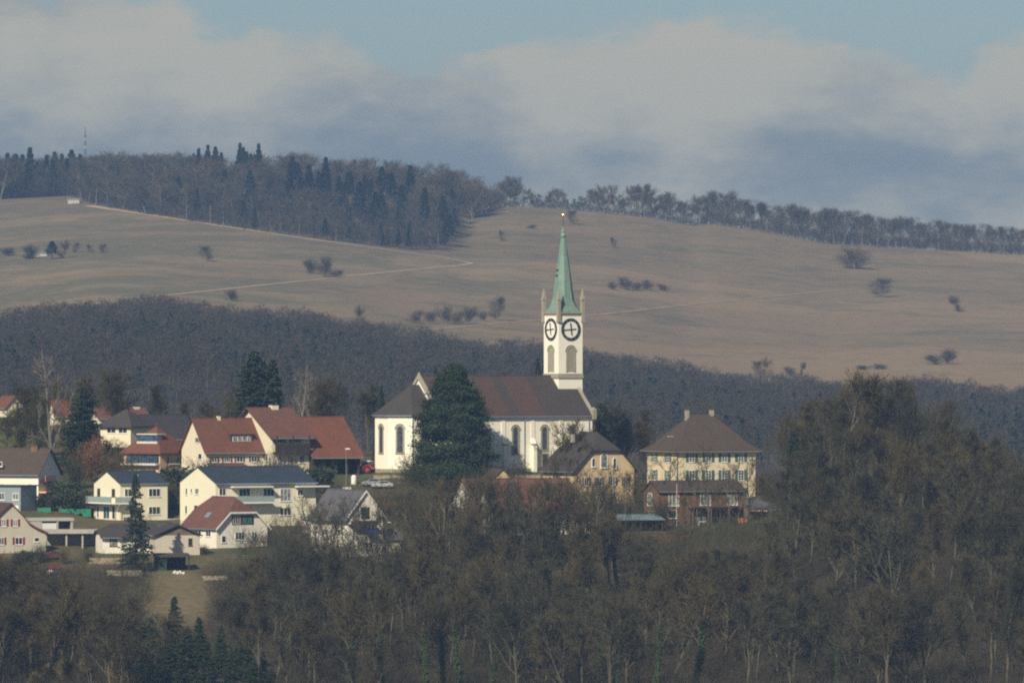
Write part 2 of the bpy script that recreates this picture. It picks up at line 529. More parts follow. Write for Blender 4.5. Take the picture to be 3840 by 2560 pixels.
def ground_z(x, y):
    px = 1920 + F * x / y
    i = np.clip(np.searchsorted(DD, y) - 1, 0, len(DD) - 2)
    j = np.clip(np.searchsorted(PX, px) - 1, 0, len(PX) - 2)
    a = np.clip((y - DD[i]) / (DD[i + 1] - DD[i]), 0, 1); b = np.clip((px - PX[j]) / (PX[j + 1] - PX[j]), 0, 1)
    return (ZZ[i, j] * (1 - a) * (1 - b) + ZZ[i + 1, j] * a * (1 - b) + ZZ[i, j + 1] * (1 - a) * b + ZZ[i + 1, j + 1] * a * b)


def at(px, d):
    x = (px - 1920) * d / F
    return x, d, float(ground_z(x, d))


def hit(px, py, d0=1260, d1=1700):
    """distance at which the ground is first seen at photo position (px, py)"""
    ds = np.arange(d0, d1, 1.0)
    xs = (px - 1920) * ds / F
    pys = 1280 - ground_z(xs, ds) * F / ds
    k = np.nonzero(pys <= py)[0]
    return float(ds[k[0]]) if len(k) else None


def np_mesh(name, verts, faces, mats=(), mat_idx=None, smooth=False):
    """faces: (n, 3) or (n, 4) array"""
    me = bpy.data.meshes.new(name)
    verts = np.asarray(verts, dtype=np.float32)
    faces = np.asarray(faces, dtype=np.int32)
    k = faces.shape[1]
    me.vertices.add(len(verts)); me.vertices.foreach_set('co', verts.ravel())
    me.loops.add(faces.size); me.loops.foreach_set('vertex_index', faces.ravel())
    me.polygons.add(len(faces))
    me.polygons.foreach_set('loop_start', np.arange(0, faces.size, k, dtype=np.int32))
    me.polygons.foreach_set('loop_total', np.full(len(faces), k, dtype=np.int32))
    for m in mats:
        me.materials.append(MATS[m])
    if mat_idx is not None:
        me.polygons.foreach_set('material_index', np.asarray(mat_idx, dtype=np.int32))
    me.polygons.foreach_set('use_smooth', np.full(len(faces), smooth))
    me.update(calc_edges=True)
    return me


def link(name, data, parent=None):
    o = bpy.data.objects.new(name, data)
    COL.objects.link(o)
    if parent is not None:
        o.parent = parent
    return o


def tag(o, label=None, cat=None, group=None, kind=None):
    if label: o['label'] = label
    if cat: o['category'] = cat
    if group: o['group'] = group
    if kind: o['kind'] = kind
    return o


def terrain_mesh():
    nd, npx = XX.shape
    # near apron: the camera's own hillside and the valley floor in front of the village
    ad = np.array([-400, -100, 6, 40, 150, 260, 500, 900, 1150], float)
    az_ = np.array([-3, -3, -2.2, -14, -52, -66, -68, -68, -65], float)
    ax = np.repeat((PX[None, :] - 1920) * 1250 / F, len(ad), 0)
    ay = np.repeat(ad[:, None], npx, 1)
    azz = np.repeat(az_[:, None], npx, 1)
    V = np.concatenate([np.stack([ax, ay, azz], -1).reshape(-1, 3), np.stack([XX, YY, ZZ], -1).reshape(-1, 3)])
    n = nd + len(ad)
    idx = np.arange(n * npx).reshape(n, npx)
    Fc = np.stack([idx[:-1, :-1], idx[:-1, 1:], idx[1:, 1:], idx[1:, :-1]], -1).reshape(-1, 4)
    return np_mesh('ground', V, Fc, ['ground_cover'], smooth=True)


ground = tag(link('ground', terrain_mesh()), 'winter meadow hill, village slope and wooded valley floor', 'ground', kind='structure')
PADS = []


def apply_pads():
    for (ox, oy, th, x0, x1, y0, y1, z) in PADS:
        c, s = math.cos(th), math.sin(th)
        lx = (XX - ox) * c + (YY - oy) * s
        ly = -(XX - ox) * s + (YY - oy) * c
        dx = np.maximum(np.maximum(x0 - lx, lx - x1), 0)
        dy = np.maximum(np.maximum(y0 - ly, ly - y1), 0)
        w = np.clip(1 - np.hypot(dx, dy) / 5.0, 0, 1)
        w = w * w * (3 - 2 * w)
        ZZ[:] = ZZ * (1 - w) + z * w
    n = 9 * XX.shape[1]
    co = np.empty(len(ground.data.vertices) * 3, dtype=np.float32)
    ground.data.vertices.foreach_get('co', co)
    co = co.reshape(-1, 3)
    co[n:, 2] = ZZ.ravel()
    ground.data.vertices.foreach_set('co', co.ravel())
    ground.data.update()


def track(name, label, pts, width, mat, d0=3000, d1=4420):
    """a farm track laid on the meadow through the photographed points"""
    P = []
    for k in range(len(pts) - 1):
        n = max(2, int(abs(pts[k + 1][0] - pts[k][0]) / 14))
        for i in range(n + (k == len(pts) - 2)):
            f = i / n
            P.append((pts[k][0] * (1 - f) + pts[k + 1][0] * f, pts[k][1] * (1 - f) + pts[k + 1][1] * f))
    W = []
    for px, py in P:
        d = hit(px, py, d0, d1)
        if d:
            W.append(((px - 1920) * d / F, d))
    for _ in range(6):
        W = [W[0]] + [((W[i - 1][0] + 2 * W[i][0] + W[i + 1][0]) / 4, (W[i - 1][1] + 2 * W[i][1] + W[i + 1][1]) / 4) for i in range(1, len(W) - 1)] + [W[-1]]
    V, Fc = [], []
    for i, (x, y) in enumerate(W):
        a = W[max(i - 1, 0)]; b = W[min(i + 1, len(W) - 1)]
        t = Vector((b[0] - a[0], b[1] - a[1], 0)); t.normalize()
        n = Vector((-t.y, t.x, 0)) * width / 2
        for k in (-1, -0.33, 0.33, 1):
            qx, qy = x + n.x * k, y + n.y * k
            V.append((qx, qy, float(ground_z(qx, qy)) + 0.12))
        if i:
            b0 = 4 * (i - 1)
            for k in range(3):
                Fc.append((b0 + k, b0 + k + 1, b0 + 5 + k, b0 + 4 + k))
    tag(link(name, np_mesh(name, V, Fc, [mat], smooth=True)), label, 'farm track', kind='structure')


track('path', 'pale gravel track switching back across the meadow hill',
      [(330, 772), (440, 788), (800, 843), (1200, 903), (1500, 943), (1700, 972), (1752, 982), (1766, 988)], 4.5, 'track_gravel')
track('path', 'lower leg of the gravel track below the hairpin on the meadow hill', [(1766, 988), (1748, 994), (1500, 1016), (1200, 1048), (1000, 1068), (700, 1100), (520, 1118)], 3.2, 'track_lower')
track('path', 'faint grassy track crossing the right of the meadow hill',
      [(1620, 1236), (1900, 1210), (2200, 1186), (2500, 1152), (2800, 1122), (3100, 1092), (3250, 1082)], 3.0, 'track_faint')
track('path', 'faint track at the left foot of the meadow hill', [(0, 1160), (120, 1152), (255, 1140), (400, 1128)], 3, 'track_faint')
track('path', 'faint short track on the left of the meadow hill', [(0, 1076), (120, 1070), (260, 1062)], 3, 'track_faint')


# ------------------------------------------------------------------ mesh builder
class MB:
    def __init__(self):
        self.v, self.f = [], []

    def poly(self, pts):
        b = len(self.v)
        self.v += [tuple(p) for p in pts]
        self.f.append(tuple(range(b, b + len(pts))))
        return self

    def box(self, x0, y0, z0, x1, y1, z1):
        b = len(self.v)
        self.v += [(x0, y0, z0), (x1, y0, z0), (x1, y1, z0), (x0, y1, z0), (x0, y0, z1), (x1, y0, z1), (x1, y1, z1), (x0, y1, z1)]
        for q in ((0, 3, 2, 1), (4, 5, 6, 7), (0, 1, 5, 4), (1, 2, 6, 5), (2, 3, 7, 6), (3, 0, 4, 7)):
            self.f.append(tuple(b + i for i in q))
        return self

    def prism(self, ring, z0, z1, ring2=None):
        """ring of (x, y), closed; ring2 the top ring"""
        n = len(ring); ring2 = ring2 or ring
        b = len(self.v)
        self.v += [(x, y, z0) for x, y in ring] + [(x, y, z1) for x, y in ring2]
        for i in range(n):
            j = (i + 1) % n
            self.f.append((b + i, b + j, b + n + j, b + n + i))
        self.f.append(tuple(b + i for i in reversed(range(n))))
        self.f.append(tuple(b + n + i for i in range(n)))
        return self

    def cyl(self, p0, p1, r0, r1=None, n=8):
        r1 = r0 if r1 is None else r1
        p0, p1 = Vector(p0), Vector(p1)
        a = (p1 - p0).normalized()
        s = a.orthogonal().normalized(); t = a.cross(s)
        b = len(self.v)
        for p, r in ((p0, r0), (p1, r1)):
            for i in range(n):
                q = p + (s * math.cos(2 * math.pi * i / n) + t * math.sin(2 * math.pi * i / n)) * r
                self.v.append(tuple(q))
        for i in range(n):
            j = (i + 1) % n
            self.f.append((b + i, b + j, b + n + j, b + n + i))
        self.f.append(tuple(b + i for i in reversed(range(n))))
        self.f.append(tuple(b + n + i for i in range(n)))
        return self

    def ball(self, c, r, n=10, sx=1, sz=1):
        rings = []
        for k in range(1, n // 2):
            a = math.pi * k / (n // 2)
            rings.append([(c[0] + sx * r * math.sin(a) * math.cos(2 * math.pi * i / n), c[1] + sx * r * math.sin(a) * math.sin(2 * math.pi * i / n), c[2] - sz * r * math.cos(a)) for i in range(n)])
        b = len(self.v)
        for rg in rings: self.v += rg
        self.v += [(c[0], c[1], c[2] - sz * r), (c[0], c[1], c[2] + sz * r)]
        m = len(rings)
        for k in range(m - 1):
            for i in range(n):
                j = (i + 1) % n
                self.f.append((b + k * n + i, b + k * n + j, b + (k + 1) * n + j, b + (k + 1) * n + i))
        for i in range(n):
            j = (i + 1) % n
            self.f.append((b + j, b + i, b + m * n))
            self.f.append((b + (m - 1) * n + i, b + (m - 1) * n + j, b + m * n + 1))
        return self

    def slab(self, polys, t):
        """polys share vertices by position; gives them thickness t upward (bottom at given z)"""
        key, idx, ps = {}, [], []
        for p in polys:
            q = []
            for v in p:
                k = (round(v[0], 3), round(v[1], 3), round(v[2], 3))
                if k not in key:
                    key[k] = len(idx); idx.append(v)
                if not q or q[-1] != key[k]:
                    q.append(key[k])
            if len(q) > 1 and q[0] == q[-1]: q.pop()
            if len(q) > 2: ps.append(q)
        b = len(self.v); n = len(idx)
        self.v += [tuple(v) for v in idx] + [(v[0], v[1], v[2] + t) for v in idx]
        edges = {}
        for q in ps:
            self.f.append(tuple(b + n + i for i in q))
            self.f.append(tuple(b + i for i in reversed(q)))
            for i in range(len(q)):
                e = (q[i], q[(i + 1) % len(q)])
                edges[e] = 1
        for (i, j) in edges:
            if (j, i) not in edges:
                self.f.append((b + i, b + j, b + n + j, b + n + i))
        return self

    def build(self, name, mat, parent=None, fix=True, smooth=False):
        me = bpy.data.meshes.new(name)
        me.from_pydata(self.v, [], self.f)
        for m in (mat if isinstance(mat, (list, tuple)) else [mat]):
            me.materials.append(MATS[m])
        if fix:
            bm = bmesh.new(); bm.from_mesh(me)
            bmesh.ops.recalc_face_normals(bm, faces=bm.faces)
            bm.to_mesh(me); bm.free()
        if smooth:
            for p in me.polygons: p.use_smooth = True
        return link(name, me, parent)


# ------------------------------------------------------------------ buildings
class House:
    """Local frame: x along the front wall, y into the building, z up from the base. All measures from photo pixels."""
    def __init__(self, name, label, cat, opx, basepy, theta, Lpx, Wpx, eave, ridge, wall, roof, axis='u', hips=(0, 0), oh=0.5, ohg=0.35,
                 d=None, t=0.22, L=None, W=None, build=True, gutter='zinc', below=2.5, group=None):
        self.d = d or hit(opx, basepy)
        self.s = F / self.d
        self.th = R(theta)
        self.opx, self.base = opx, basepy
        c, sn = math.cos(self.th), abs(math.sin(self.th))
        self.L = L or Lpx / (self.s * c)
        self.W = W or Wpx / (self.s * sn)
        self.name = name
        o = bpy.data.objects.new(name, None); COL.objects.link(o)
        o.empty_display_size = 1
        z = (1280 - basepy) / self.s
        o.location = ((opx - 1920) / self.s, self.d, z)
        o.rotation_euler = (0, 0, self.th)
        tag(o, label, cat, group)
        self.o = o
        PADS.append((o.location.x, o.location.y, self.th, -0.5, self.L + 0.5, -0.5, self.W + 0.5, z - 0.1))
        self.E = (basepy - eave) / self.s
        self.H = (eave - ridge) / self.s
        self.axis, self.hips = axis, hips
        if build:
            self.walls(wall, below)
            self.roof(roof, oh, ohg, t)
            if gutter:
                self.gutter(gutter, oh, t)

    def ab(self, a, b, z):
        return (a, b, z) if self.axis == 'u' else (b, a, z)

    def dims(self):
        return (self.L, self.W) if self.axis == 'u' else (self.W, self.L)

    def walls(self, mat, below=2.5):
        A, B = self.dims(); E, H = self.E, self.H
        m = MB()
        z0 = -below
        for b in (0, B):
            m.poly([self.ab(0, b, z0), self.ab(A, b, z0), self.ab(A, b, E), self.ab(0, b, E)])
        for a, h in ((0, self.hips[0]), (A, self.hips[1])):
            pts = [self.ab(a, 0, z0), self.ab(a, B, z0), self.ab(a, B, E)]
            if h < 1:
                zc = E + (1 - h) * H
                if h > 0:
                    pts += [self.ab(a, B / 2 + h * B / 2, zc), self.ab(a, B / 2 - h * B / 2, zc)]
                else:
                    pts += [self.ab(a, B / 2, E + H)]
            pts += [self.ab(a, 0, E)]
            m.poly(pts)
        self.wall = m.build('wall', mat, self.o)

    def roof(self, mat, oh, ohg, t):
        A, B = self.dims(); E, H = self.E + 0.01, self.H
        sl = H / (B / 2)
        self.sl = sl
        hb = B / 2 + oh
        ze = E - oh * sl
        zr = E + H
        full = zr - ze
        P = self.ab
        a0, a1 = -ohg, A + ohg
        ends = []
        for a, h, sg in ((a0, self.hips[0], 1), (a1, self.hips[1], -1)):
            if h >= 1:
                a = (-oh if sg > 0 else A + oh)
                k = hb
            else:
                k = h * B / 2
            ends.append((a, k, a + sg * k))
        polys = []
        for sgn in (-1, 1):
            b = B / 2 + sgn * hb
            (aa, k0, r0), (ab_, k1, r1) = ends
            p = [P(aa, b, ze), P(ab_, b, ze)]
            if 0 < k1 < hb: p.append(P(ab_, B / 2 + sgn * k1, zr - k1 * sl))
            p.append(P(r1, B / 2, zr)); p.append(P(r0, B / 2, zr))
            if 0 < k0 < hb: p.append(P(aa, B / 2 + sgn * k0, zr - k0 * sl))
            if (sgn < 0) == (self.axis == 'u'): pass
            else: p = p[::-1]
            polys.append(p)
        for i, (aa, k, r) in enumerate(ends):
            if k > 0:
                p = [P(aa, B / 2 + k, zr - k * sl), P(aa, B / 2 - k, zr - k * sl), P(r, B / 2, zr)]
                if (i == 1) != (self.axis == 'v'): p = p[::-1]
                polys.append(p)
        self.rf = MB().slab(polys, t).build('roof', mat, self.o)
        # ridge capping
        (aa, k0, r0), (ab_, k1, r1) = ends
        m = MB().cyl(P(r0, B / 2, zr + t), P(r1, B / 2, zr + t), 0.12, n=6)
        m.build('ridge_cap', mat, self.rf)
        return self.rf

    def gutter(self, mat, oh, t):
        A, B = self.dims(); ze = self.E - oh * self.sl
        P = self.ab
        if self.axis == 'u' or self.th >= 0:
            m = MB().cyl(P(-0.2, -oh - 0.08, ze + 0.1), P(A + 0.2, -oh - 0.08, ze + 0.1), 0.09, n=6)
        else:
            m = MB().cyl(P(-0.2, B + oh + 0.08, ze + 0.1), P(A + 0.2, B + oh + 0.08, ze + 0.1), 0.09, n=6)
        m.build('gutter', mat, self.rf)

    # --- photo position -> position on a wall
    def fx(self, px): return (px - self.opx) / (self.s * math.cos(self.th))
    def ly(self, px): return (self.opx - px) / (self.s * math.sin(self.th))
    def ry(self, px): return (self.opx + self.L * self.s * math.cos(self.th) - px) / (self.s * math.sin(self.th))
    def z(self, py): return (self.base - py) / self.s

    def face(self, f):
        """origin, along, outward for face F (front), L (left), R (right)"""
        if f == 'F': return lambda a, z, n: (a, -n, z)
        if f == 'L': return lambda a, z, n: (-n, a, z)
        if f == 'R': return lambda a, z, n: (self.L + n, a, z)

    def fbox(self, m, f, a0, a1, z0, z1, n0, n1):
        g = self.face(f)
        p, q = g(a0, z0, n0), g(a1, z1, n1)
        lo = [min(p[i], q[i]) for i in range(3)]; hi = [max(p[i], q[i]) for i in range(3)]
        m.box(*lo, *hi)

    def rect(self, f, x0, y0, x1, y1):
        g = {'F': self.fx, 'L': self.ly, 'R': self.ry}[f]
        a, b = sorted((g(x0), g(x1)))
        z0, z1 = sorted((self.z(y0), self.z(y1)))
        return a, b, z0, z1

    def window(self, f, x0, y0, x1, y1, nx=2, nz=1, frame='white_paint', pane='glass', shutters=None, sw=None, sill=True, fw=0.09, name='window'):
        a0, a1, z0, z1 = self.rect(f, x0, y0, x1, y1)
        m = MB()
        self.fbox(m, f, a0, a1, z1 - fw, z1, 0.0, 0.07)
        self.fbox(m, f, a0, a1, z0, z0 + fw, 0.0, 0.07)
        self.fbox(m, f, a0, a0 + fw, z0 + fw, z1 - fw, 0.0, 0.068)
        self.fbox(m, f, a1 - fw, a1, z0 + fw, z1 - fw, 0.0, 0.068)
        for i in range(1, nx):
            a = a0 + (a1 - a0) * i / nx
            self.fbox(m, f, a - fw * 0.45, a + fw * 0.45, z0 + fw, z1 - fw, 0.0, 0.066)
        for i in range(1, nz):
            z = z0 + (z1 - z0) * i / nz
            self.fbox(m, f, a0 + fw, a1 - fw, z - 0.03, z + 0.03, 0.0, 0.064)
        if sill:
            self.fbox(m, f, a0 - 0.1, a1 + 0.1, z0 - 0.09, z0 - 0.003, 0.0, 0.14)
        w = m.build(name, frame, self.o)
        m = MB(); self.fbox(m, f, a0 + 0.02, a1 - 0.02, z0 + 0.02, z1 - 0.02, 0.004, 0.03)
        m.build('pane', pane, w)
        if shutters:
            sw = sw or (a1 - a0) * 0.45
            for q0, q1 in ((a0 - sw - 0.03, a0 - 0.03), (a1 + 0.03, a1 + sw + 0.03)):
                m = MB()
                self.fbox(m, f, q0, q1, z0, z1, 0.0, 0.05)
                for k in range(1, 4):
                    zz = z0 + (z1 - z0) * k / 4
                    self.fbox(m, f, q0 + 0.06, q1 - 0.06, zz - 0.12, zz + 0.12, 0.0, 0.075)
                m.build('shutter', shutters, w)
        return w

    def part(self, name, mat, f, x0, y0, x1, y1, n0, n1, parent=None):
        a0, a1, z0, z1 = self.rect(f, x0, y0, x1, y1)
        m = MB(); self.fbox(m, f, a0, a1, z0, z1, n0, n1)
        return m.build(name, mat, parent or self.o)

    def chimney(self, x0, y0, x1, y1, b=None, mat='cream_plaster', cap='dark_metal', depth=None):
        """chimney on the ridge (or at depth b), as seen in the photo"""
        A, B = self.dims()
        if self.axis == 'u':
            yb = b if b is not None else self.W / 2
            px_to = lambda px: (px - self.opx + yb * self.s * math.sin(self.th)) / (self.s * math.cos(self.th))
            a0, a1 = px_to(x0), px_to(x1)
            w = depth or (a1 - a0)
            bx = (a0, yb - w / 2, a1, yb + w / 2)
        else:
            xb = self.L / 2
            yy = (self.opx + xb * self.s * math.cos(self.th) - (x0 + x1) / 2) / (self.s * math.sin(self.th))
            w = (x1 - x0) / self.s
            bx = (xb - w / 2, yy - w / 2, xb + w / 2, yy + w / 2)
        z0 = self.z(y1) - 2.0; z1 = self.z(y0)
        m = MB().box(bx[0], bx[1], z0, bx[2], bx[3], z1 - 0.25)
        ch = m.build('chimney', mat, self.rf)
        MB().box(bx[0] - 0.08, bx[1] - 0.08, z1 - 0.2, bx[2] + 0.08, bx[3] + 0.08, z1).build('chimney_cap', cap, self.rf)
        return ch


def arch_ring(cx, w, z0, zs, n=10):
    """outline of a round-headed opening: list of (a, z) going round; springing at zs"""
    pts = [(cx - w / 2, z0), (cx + w / 2, z0)]
    for i in range(n + 1):
        a = math.pi * i / n
        pts.append((cx + w / 2 * math.cos(a), zs + w / 2 * math.sin(a)))
    return pts


def arched(parent, g, cx, z0, zs, w, sw, frame='stone', pane='leaded_glass', name='window', bars=3, louvre=False, sill=True, hood=0.12):
    """round-headed window on a wall; g maps (along, z, out) to local space; sw is the surround's width"""
    def extr(m, ring, n0, n1):
        b = len(m.v); k = len(ring)
        m.v += [g(a, z, n0) for a, z in ring] + [g(a, z, n1) for a, z in ring]
        for i in range(k):
            j = (i + 1) % k
            m.f.append((b + i, b + j, b + k + j, b + k + i))
        m.f.append(tuple(b + k + i for i in range(k)))
        m.f.append(tuple(b + i for i in reversed(range(k))))
    inner = arch_ring(cx, w, z0, zs)
    outer = arch_ring(cx, w + 2 * sw, z0 - 0.02, zs)
    m = MB()
    k = len(inner); b = len(m.v)
    for n in (0.0, 0.12):
        m.v += [g(a, z, n) for a, z in inner] + [g(a, z, n) for a, z in outer]
    for i in range(k):
        j = (i + 1) % k
        if i == 0: continue
        m.f.append((b + 2 * k + i, b + 2 * k + j, b + 3 * k + j, b + 3 * k + i))   # front
        m.f.append((b + k + i, b + k + j, b + 3 * k + j, b + 3 * k + i))           # outside
        m.f.append((b + i, b + 2 * k + i, b + 2 * k + j, b + j))                   # reveal
    if sill:
        sx0, sx1 = cx - w / 2 - sw * 1.15, cx + w / 2 + sw * 1.15
        q = [(sx0, z0 - 0.28), (sx1, z0 - 0.28), (sx1, z0 - 0.03), (sx0, z0 - 0.03)]
        extr(m, q, 0, 0.2)
    wo = m.build(name, frame, parent)
    if hood:   # drip mould over the arch
        r1, r2 = w / 2 + sw * 1.25, w / 2 + sw * 1.25 + hood
        m = MB()
        N = 12
        for i in range(N):
            a0 = math.pi * i / N; a1 = math.pi * (i + 1) / N
            q = [(cx + r1 * math.cos(a0), zs + r1 * math.sin(a0)), (cx + r2 * math.cos(a0), zs + r2 * math.sin(a0)),
                 (cx + r2 * math.cos(a1), zs + r2 * math.sin(a1)), (cx + r1 * math.cos(a1), zs + r1 * math.sin(a1))]
            extr(m, q, 0, 0.17)
        m.build('hood_mould', frame, wo)
    m = MB(); extr(m, inner, 0.005, 0.03)
    m.build('louvres' if louvre else 'pane', 'louvre' if louvre else pane, wo)
    m = MB()
    if louvre:
        z = z0 + 0.2
        while z < zs + w * 0.3:
            hw = w / 2 if z < zs else math.sqrt(max((w / 2) ** 2 - (z - zs) ** 2, 0.01))
            extr(m, [(cx - hw + .03, z), (cx + hw - .03, z), (cx + hw - .03, z + 0.12), (cx - hw + .03, z + 0.12)], 0.03, 0.09)
            z += 0.34
        m.build('slats', 'louvre', wo)
    elif bars:
        extr(m, [(cx - 0.025, z0), (cx + 0.025, z0), (cx + 0.025, zs + w * 0.4), (cx - 0.025, zs + w * 0.4)], 0.03, 0.05)
        for i in range(1, bars + 1):
            z = z0 + (zs - z0) * i / (bars + 0.3)
            extr(m, [(cx - w / 2 + .02, z), (cx + w / 2 - .02, z), (cx + w / 2 - .02, z + 0.05), (cx - w / 2 + .02, z + 0.05)], 0.03, 0.052)
        m.build('glazing_bars', 'dark_metal', wo)
    return wo


# ---- the church
def church():
    th = 31.6
    h = House('church', 'large white church with brown tiled nave and tall tower under a green copper spire', 'church', 1649, 1768, th, 576, 158, 1556, 1415,
              'church_plaster', 'nave_tiles', oh=0.55, ohg=-0.35, t=0.25, d=1546)
    s, c, sn = h.s, math.cos(h.th), math.sin(h.th)
    W, L, E, H = h.W, h.L, h.E, h.H
    o = h.o
    # parapet gables at both ends
    for nm, a0, a1 in (('gable_parapet', -0.35, 0.3), ('gable_parapet', L - 0.3, L + 0.35)):
        m = MB()
        for sg in (-1, 1):
            q = [(W / 2 + sg * (W / 2 + 0.5), E - 0.7), (W / 2 + sg * (W / 2 + 0.5), E + 0.15), (W / 2, E + H + 0.55), (W / 2, E + H - 0.35)]
            b = len(m.v)
            m.v += [(a0, y, z) for y, z in q] + [(a1, y, z) for y, z in q]
            for i in range(4):
                j = (i + 1) % 4
                m.f.append((b + i, b + j, b + 4 + j, b + 4 + i))
            m.f.append((b, b + 1, b + 2, b + 3)); m.f.append((b + 7, b + 6, b + 5, b + 4))
        g = m.build(nm, 'stone', o)
        m = MB()
        for yy in (-0.95, W - 0.25):
            m.box(a0 - 0.1, yy, E - 1.0, a1 + 0.1, yy + 1.2, E + 0.9)
            m.prism([(a0 - 0.1, yy), (a1 + 0.1, yy), (a1 + 0.1, yy + 1.2), (a0 - 0.1, yy + 1.2)], E + 0.9, E + 1.5,
                    [((a0 + a1) / 2, yy + 0.5), ((a0 + a1) / 2 + 0.02, yy + 0.5), ((a0 + a1) / 2 + 0.02, yy + 0.55), ((a0 + a1) / 2, yy + 0.55)])
        m.build('kneeler', 'stone', g)
    MB().prism([(-0.3, W / 2 - 0.3), (0.3, W / 2 - 0.3), (0.3, W / 2 + 0.3), (-0.3, W / 2 + 0.3)], E + H + 0.3, E + H + 1.0,
               [(-0.1, W / 2 - 0.1), (0.1, W / 2 - 0.1), (0.1, W / 2 + 0.1), (-0.1, W / 2 + 0.1)]).build('gable_finial', 'stone', o)
    # eaves band, plinth, pilasters, buttresses
    MB().box(0.3, -0.14, E - 0.75, L - 0.3, 0.0, E - 0.45).box(0.3, -0.30, E - 0.45, L - 0.3, 0.0, E - 0.2).build('eaves_cornice', 'white_paint', o)
    MB().box(-0.12, -0.16, -2.5, L + 0.12, -0.004, 0.55).box(-0.16, -0.16, -2.5, -0.004, W, 0.55).build('plinth', 'rubble_stone', o)
    for px in (1769, 1887, 1998, 2105):
        a = h.fx(px)
        bt = MB().box(a - 0.45, -0.12, 0.5, a + 0.45, 0, E - 0.75)
        pil = bt.build('pilaster', 'church_plaster', o)
        m = MB().box(a - 0.38, -1.1, -2.4, a + 0.38, -0.12, h.z(1668))
        # sloped weathering
        z0, z1 = h.z(1668), h.z(1645)
        m.v_ = len(m.v)
        b = len(m.v)
        m.v += [(a - .38, -1.1, z0), (a + .38, -1.1, z0), (a + .38, -0.12, z0), (a - .38, -0.12, z0), (a - .38, -0.12, z1), (a + .38, -0.12, z1)]
        m.f += [(b, b + 1, b + 5, b + 4), (b + 1, b + 2, b + 5), (b, b + 4, b + 3)]
        bu = m.build('buttress', 'church_plaster', o)
        MB().box(a - 0.46, -1.2, z0 - 0.14, a + 0.46, -0.1, z0 + 0.16).box(a + 0.385, -1.1, -2.2, a + 0.45, -0.13, z0 - 0.2).build('buttress_coping', 'stone', bu)
    front = lambda a, z, n: (a, -n, z)
    for px in (1713, 1823, 1933, 2152):
        arched(o, front, h.fx(px), h.z(1703), h.z(1614), 1.16, 0.36, bars=7)
    arched(o, front, h.fx(2043), h.z(1688), h.z(1614), 1.16, 0.36, bars=6)
    a = h.fx(2044)
    m = MB().box(a - 0.85, -0.12, -0.2, a + 0.85, 0, h.z(1700)); dr = m.build('door', 'stone', o)
    MB().box(a - 0.6, -0.15, -0.1, a + 0.6, -0.12, h.z(1706)).build('door_leaf', 'dark_wood', dr)
    for px in (1965, 2210):
        a = h.fx(px); MB().cyl((a, -0.2, 0), (a, -0.2, E - 0.5), 0.07, n=6).build('downpipe', 'zinc', o)
    # chancel with its five-sided end
    s8 = 5.08
    wc = s8 / 2 + s8 / math.sqrt(2)
    cy = W / 2
    ls = 5.26
    q = s8 / math.sqrt(2)
    ring = [(0.0, cy - wc), (-ls, cy - wc), (-ls - q, cy - s8 / 2), (-ls - q, cy + s8 / 2), (-ls, cy + wc), (0.0, cy + wc)]
    ring = ring[::-1]
    MB().prism(ring, -2.5, E + 0.05).build('chancel_wall', 'church_plaster', o)
    PADS.append((o.location.x, o.location.y, h.th, -10.5, 0, 0, W, o.location.z - 0.1))
    grow = lambda k: [(0.0, cy - wc - k), (-ls - 0.414 * k, cy - wc - k), (-ls - q - k, cy - s8 / 2 - 0.414 * k), (-ls - q - k, cy + s8 / 2 + 0.414 * k), (-ls - 0.414 * k, cy + wc + k), (0.0, cy + wc + k)]
    MB().prism(grow(0.15)[::-1], -2.5, 0.55).build('chancel_plinth', 'rubble_stone', o)
    e = grow(0.5); zr = h.z(1447); ap = (-2.0, cy, zr)
    ze = E - 0.2
    P = [(x, y, ze) for x, y in e]
    polys = [[P[1], P[0], (0.3, cy, zr), ap], [P[2], P[1], ap], [P[3], P[2], ap], [P[4], P[3], ap], [P[5], P[4], ap, (0.3, cy, zr)]]
    polys = [p[::-1] if False else p for p in polys]
    cr = MB().slab(polys, 0.25).build('chancel_roof', 'dark_tiles', o)
    e2 = grow(0.56)
    m = MB()
    for i in range(5):
        m.cyl((*e2[i], ze + 0.08), (*e2[i + 1], ze + 0.08), 0.10, n=6)
    m.build('gutter', 'zinc', cr)
    m = MB()
    k1, k2 = grow(0.28), grow(0.02)
    m.prism(k1[::-1], E - 0.42, E - 0.16); m.build('chancel_cornice', 'white_paint', o)
    # chancel windows: end facet, oblique facet, side
    def facet(p, q_):
        p, q_ = Vector((*p, 0)), Vector((*q_, 0))
        u = (q_ - p).normalized(); n = Vector((u.y, -u.x, 0))
        return (lambda a, z, k: tuple(p + u * a + n * k + Vector((0, 0, z)))), (q_ - p).length
    rg = grow(0)
    for i, (p, q_) in enumerate(((rg[3], rg[2]), (rg[2], rg[1]), (rg[1], rg[0]))):
        g, ln = facet(p, q_)
        arched(o, g, ln / 2, h.z(1696), h.z(1608), 1.16, 0.34, bars=7)
    m = MB().cyl((rg[1][0], rg[1][1] - 0.15, 0), (rg[1][0], rg[1][1] - 0.15, E - 0.3), 0.07, n=6)
    m.build('downpipe', 'zinc', o)
    # ---- tower
    w = 107 / s
    tx = (2115 - 1570) / (s * c)           # along the ridge from the left gable
    x0, x1, y0, y1 = tx - w / 2, tx + w / 2, cy - w / 2, cy + w / 2
    off = (tx * sn) / 1546.0               # the tower stands farther back: correct the heights for the longer distance
    tz = lambda py: (1280 - py) / F * (1546 + tx * sn + cy * c) - o.location.z
    zt = tz(1176); zc0, zc1 = tz(1417), tz(1400)
    tw = MB().box(x0, y0, 0, x1, y1, zt).build('tower', 'church_plaster', o)
    mb = MB()
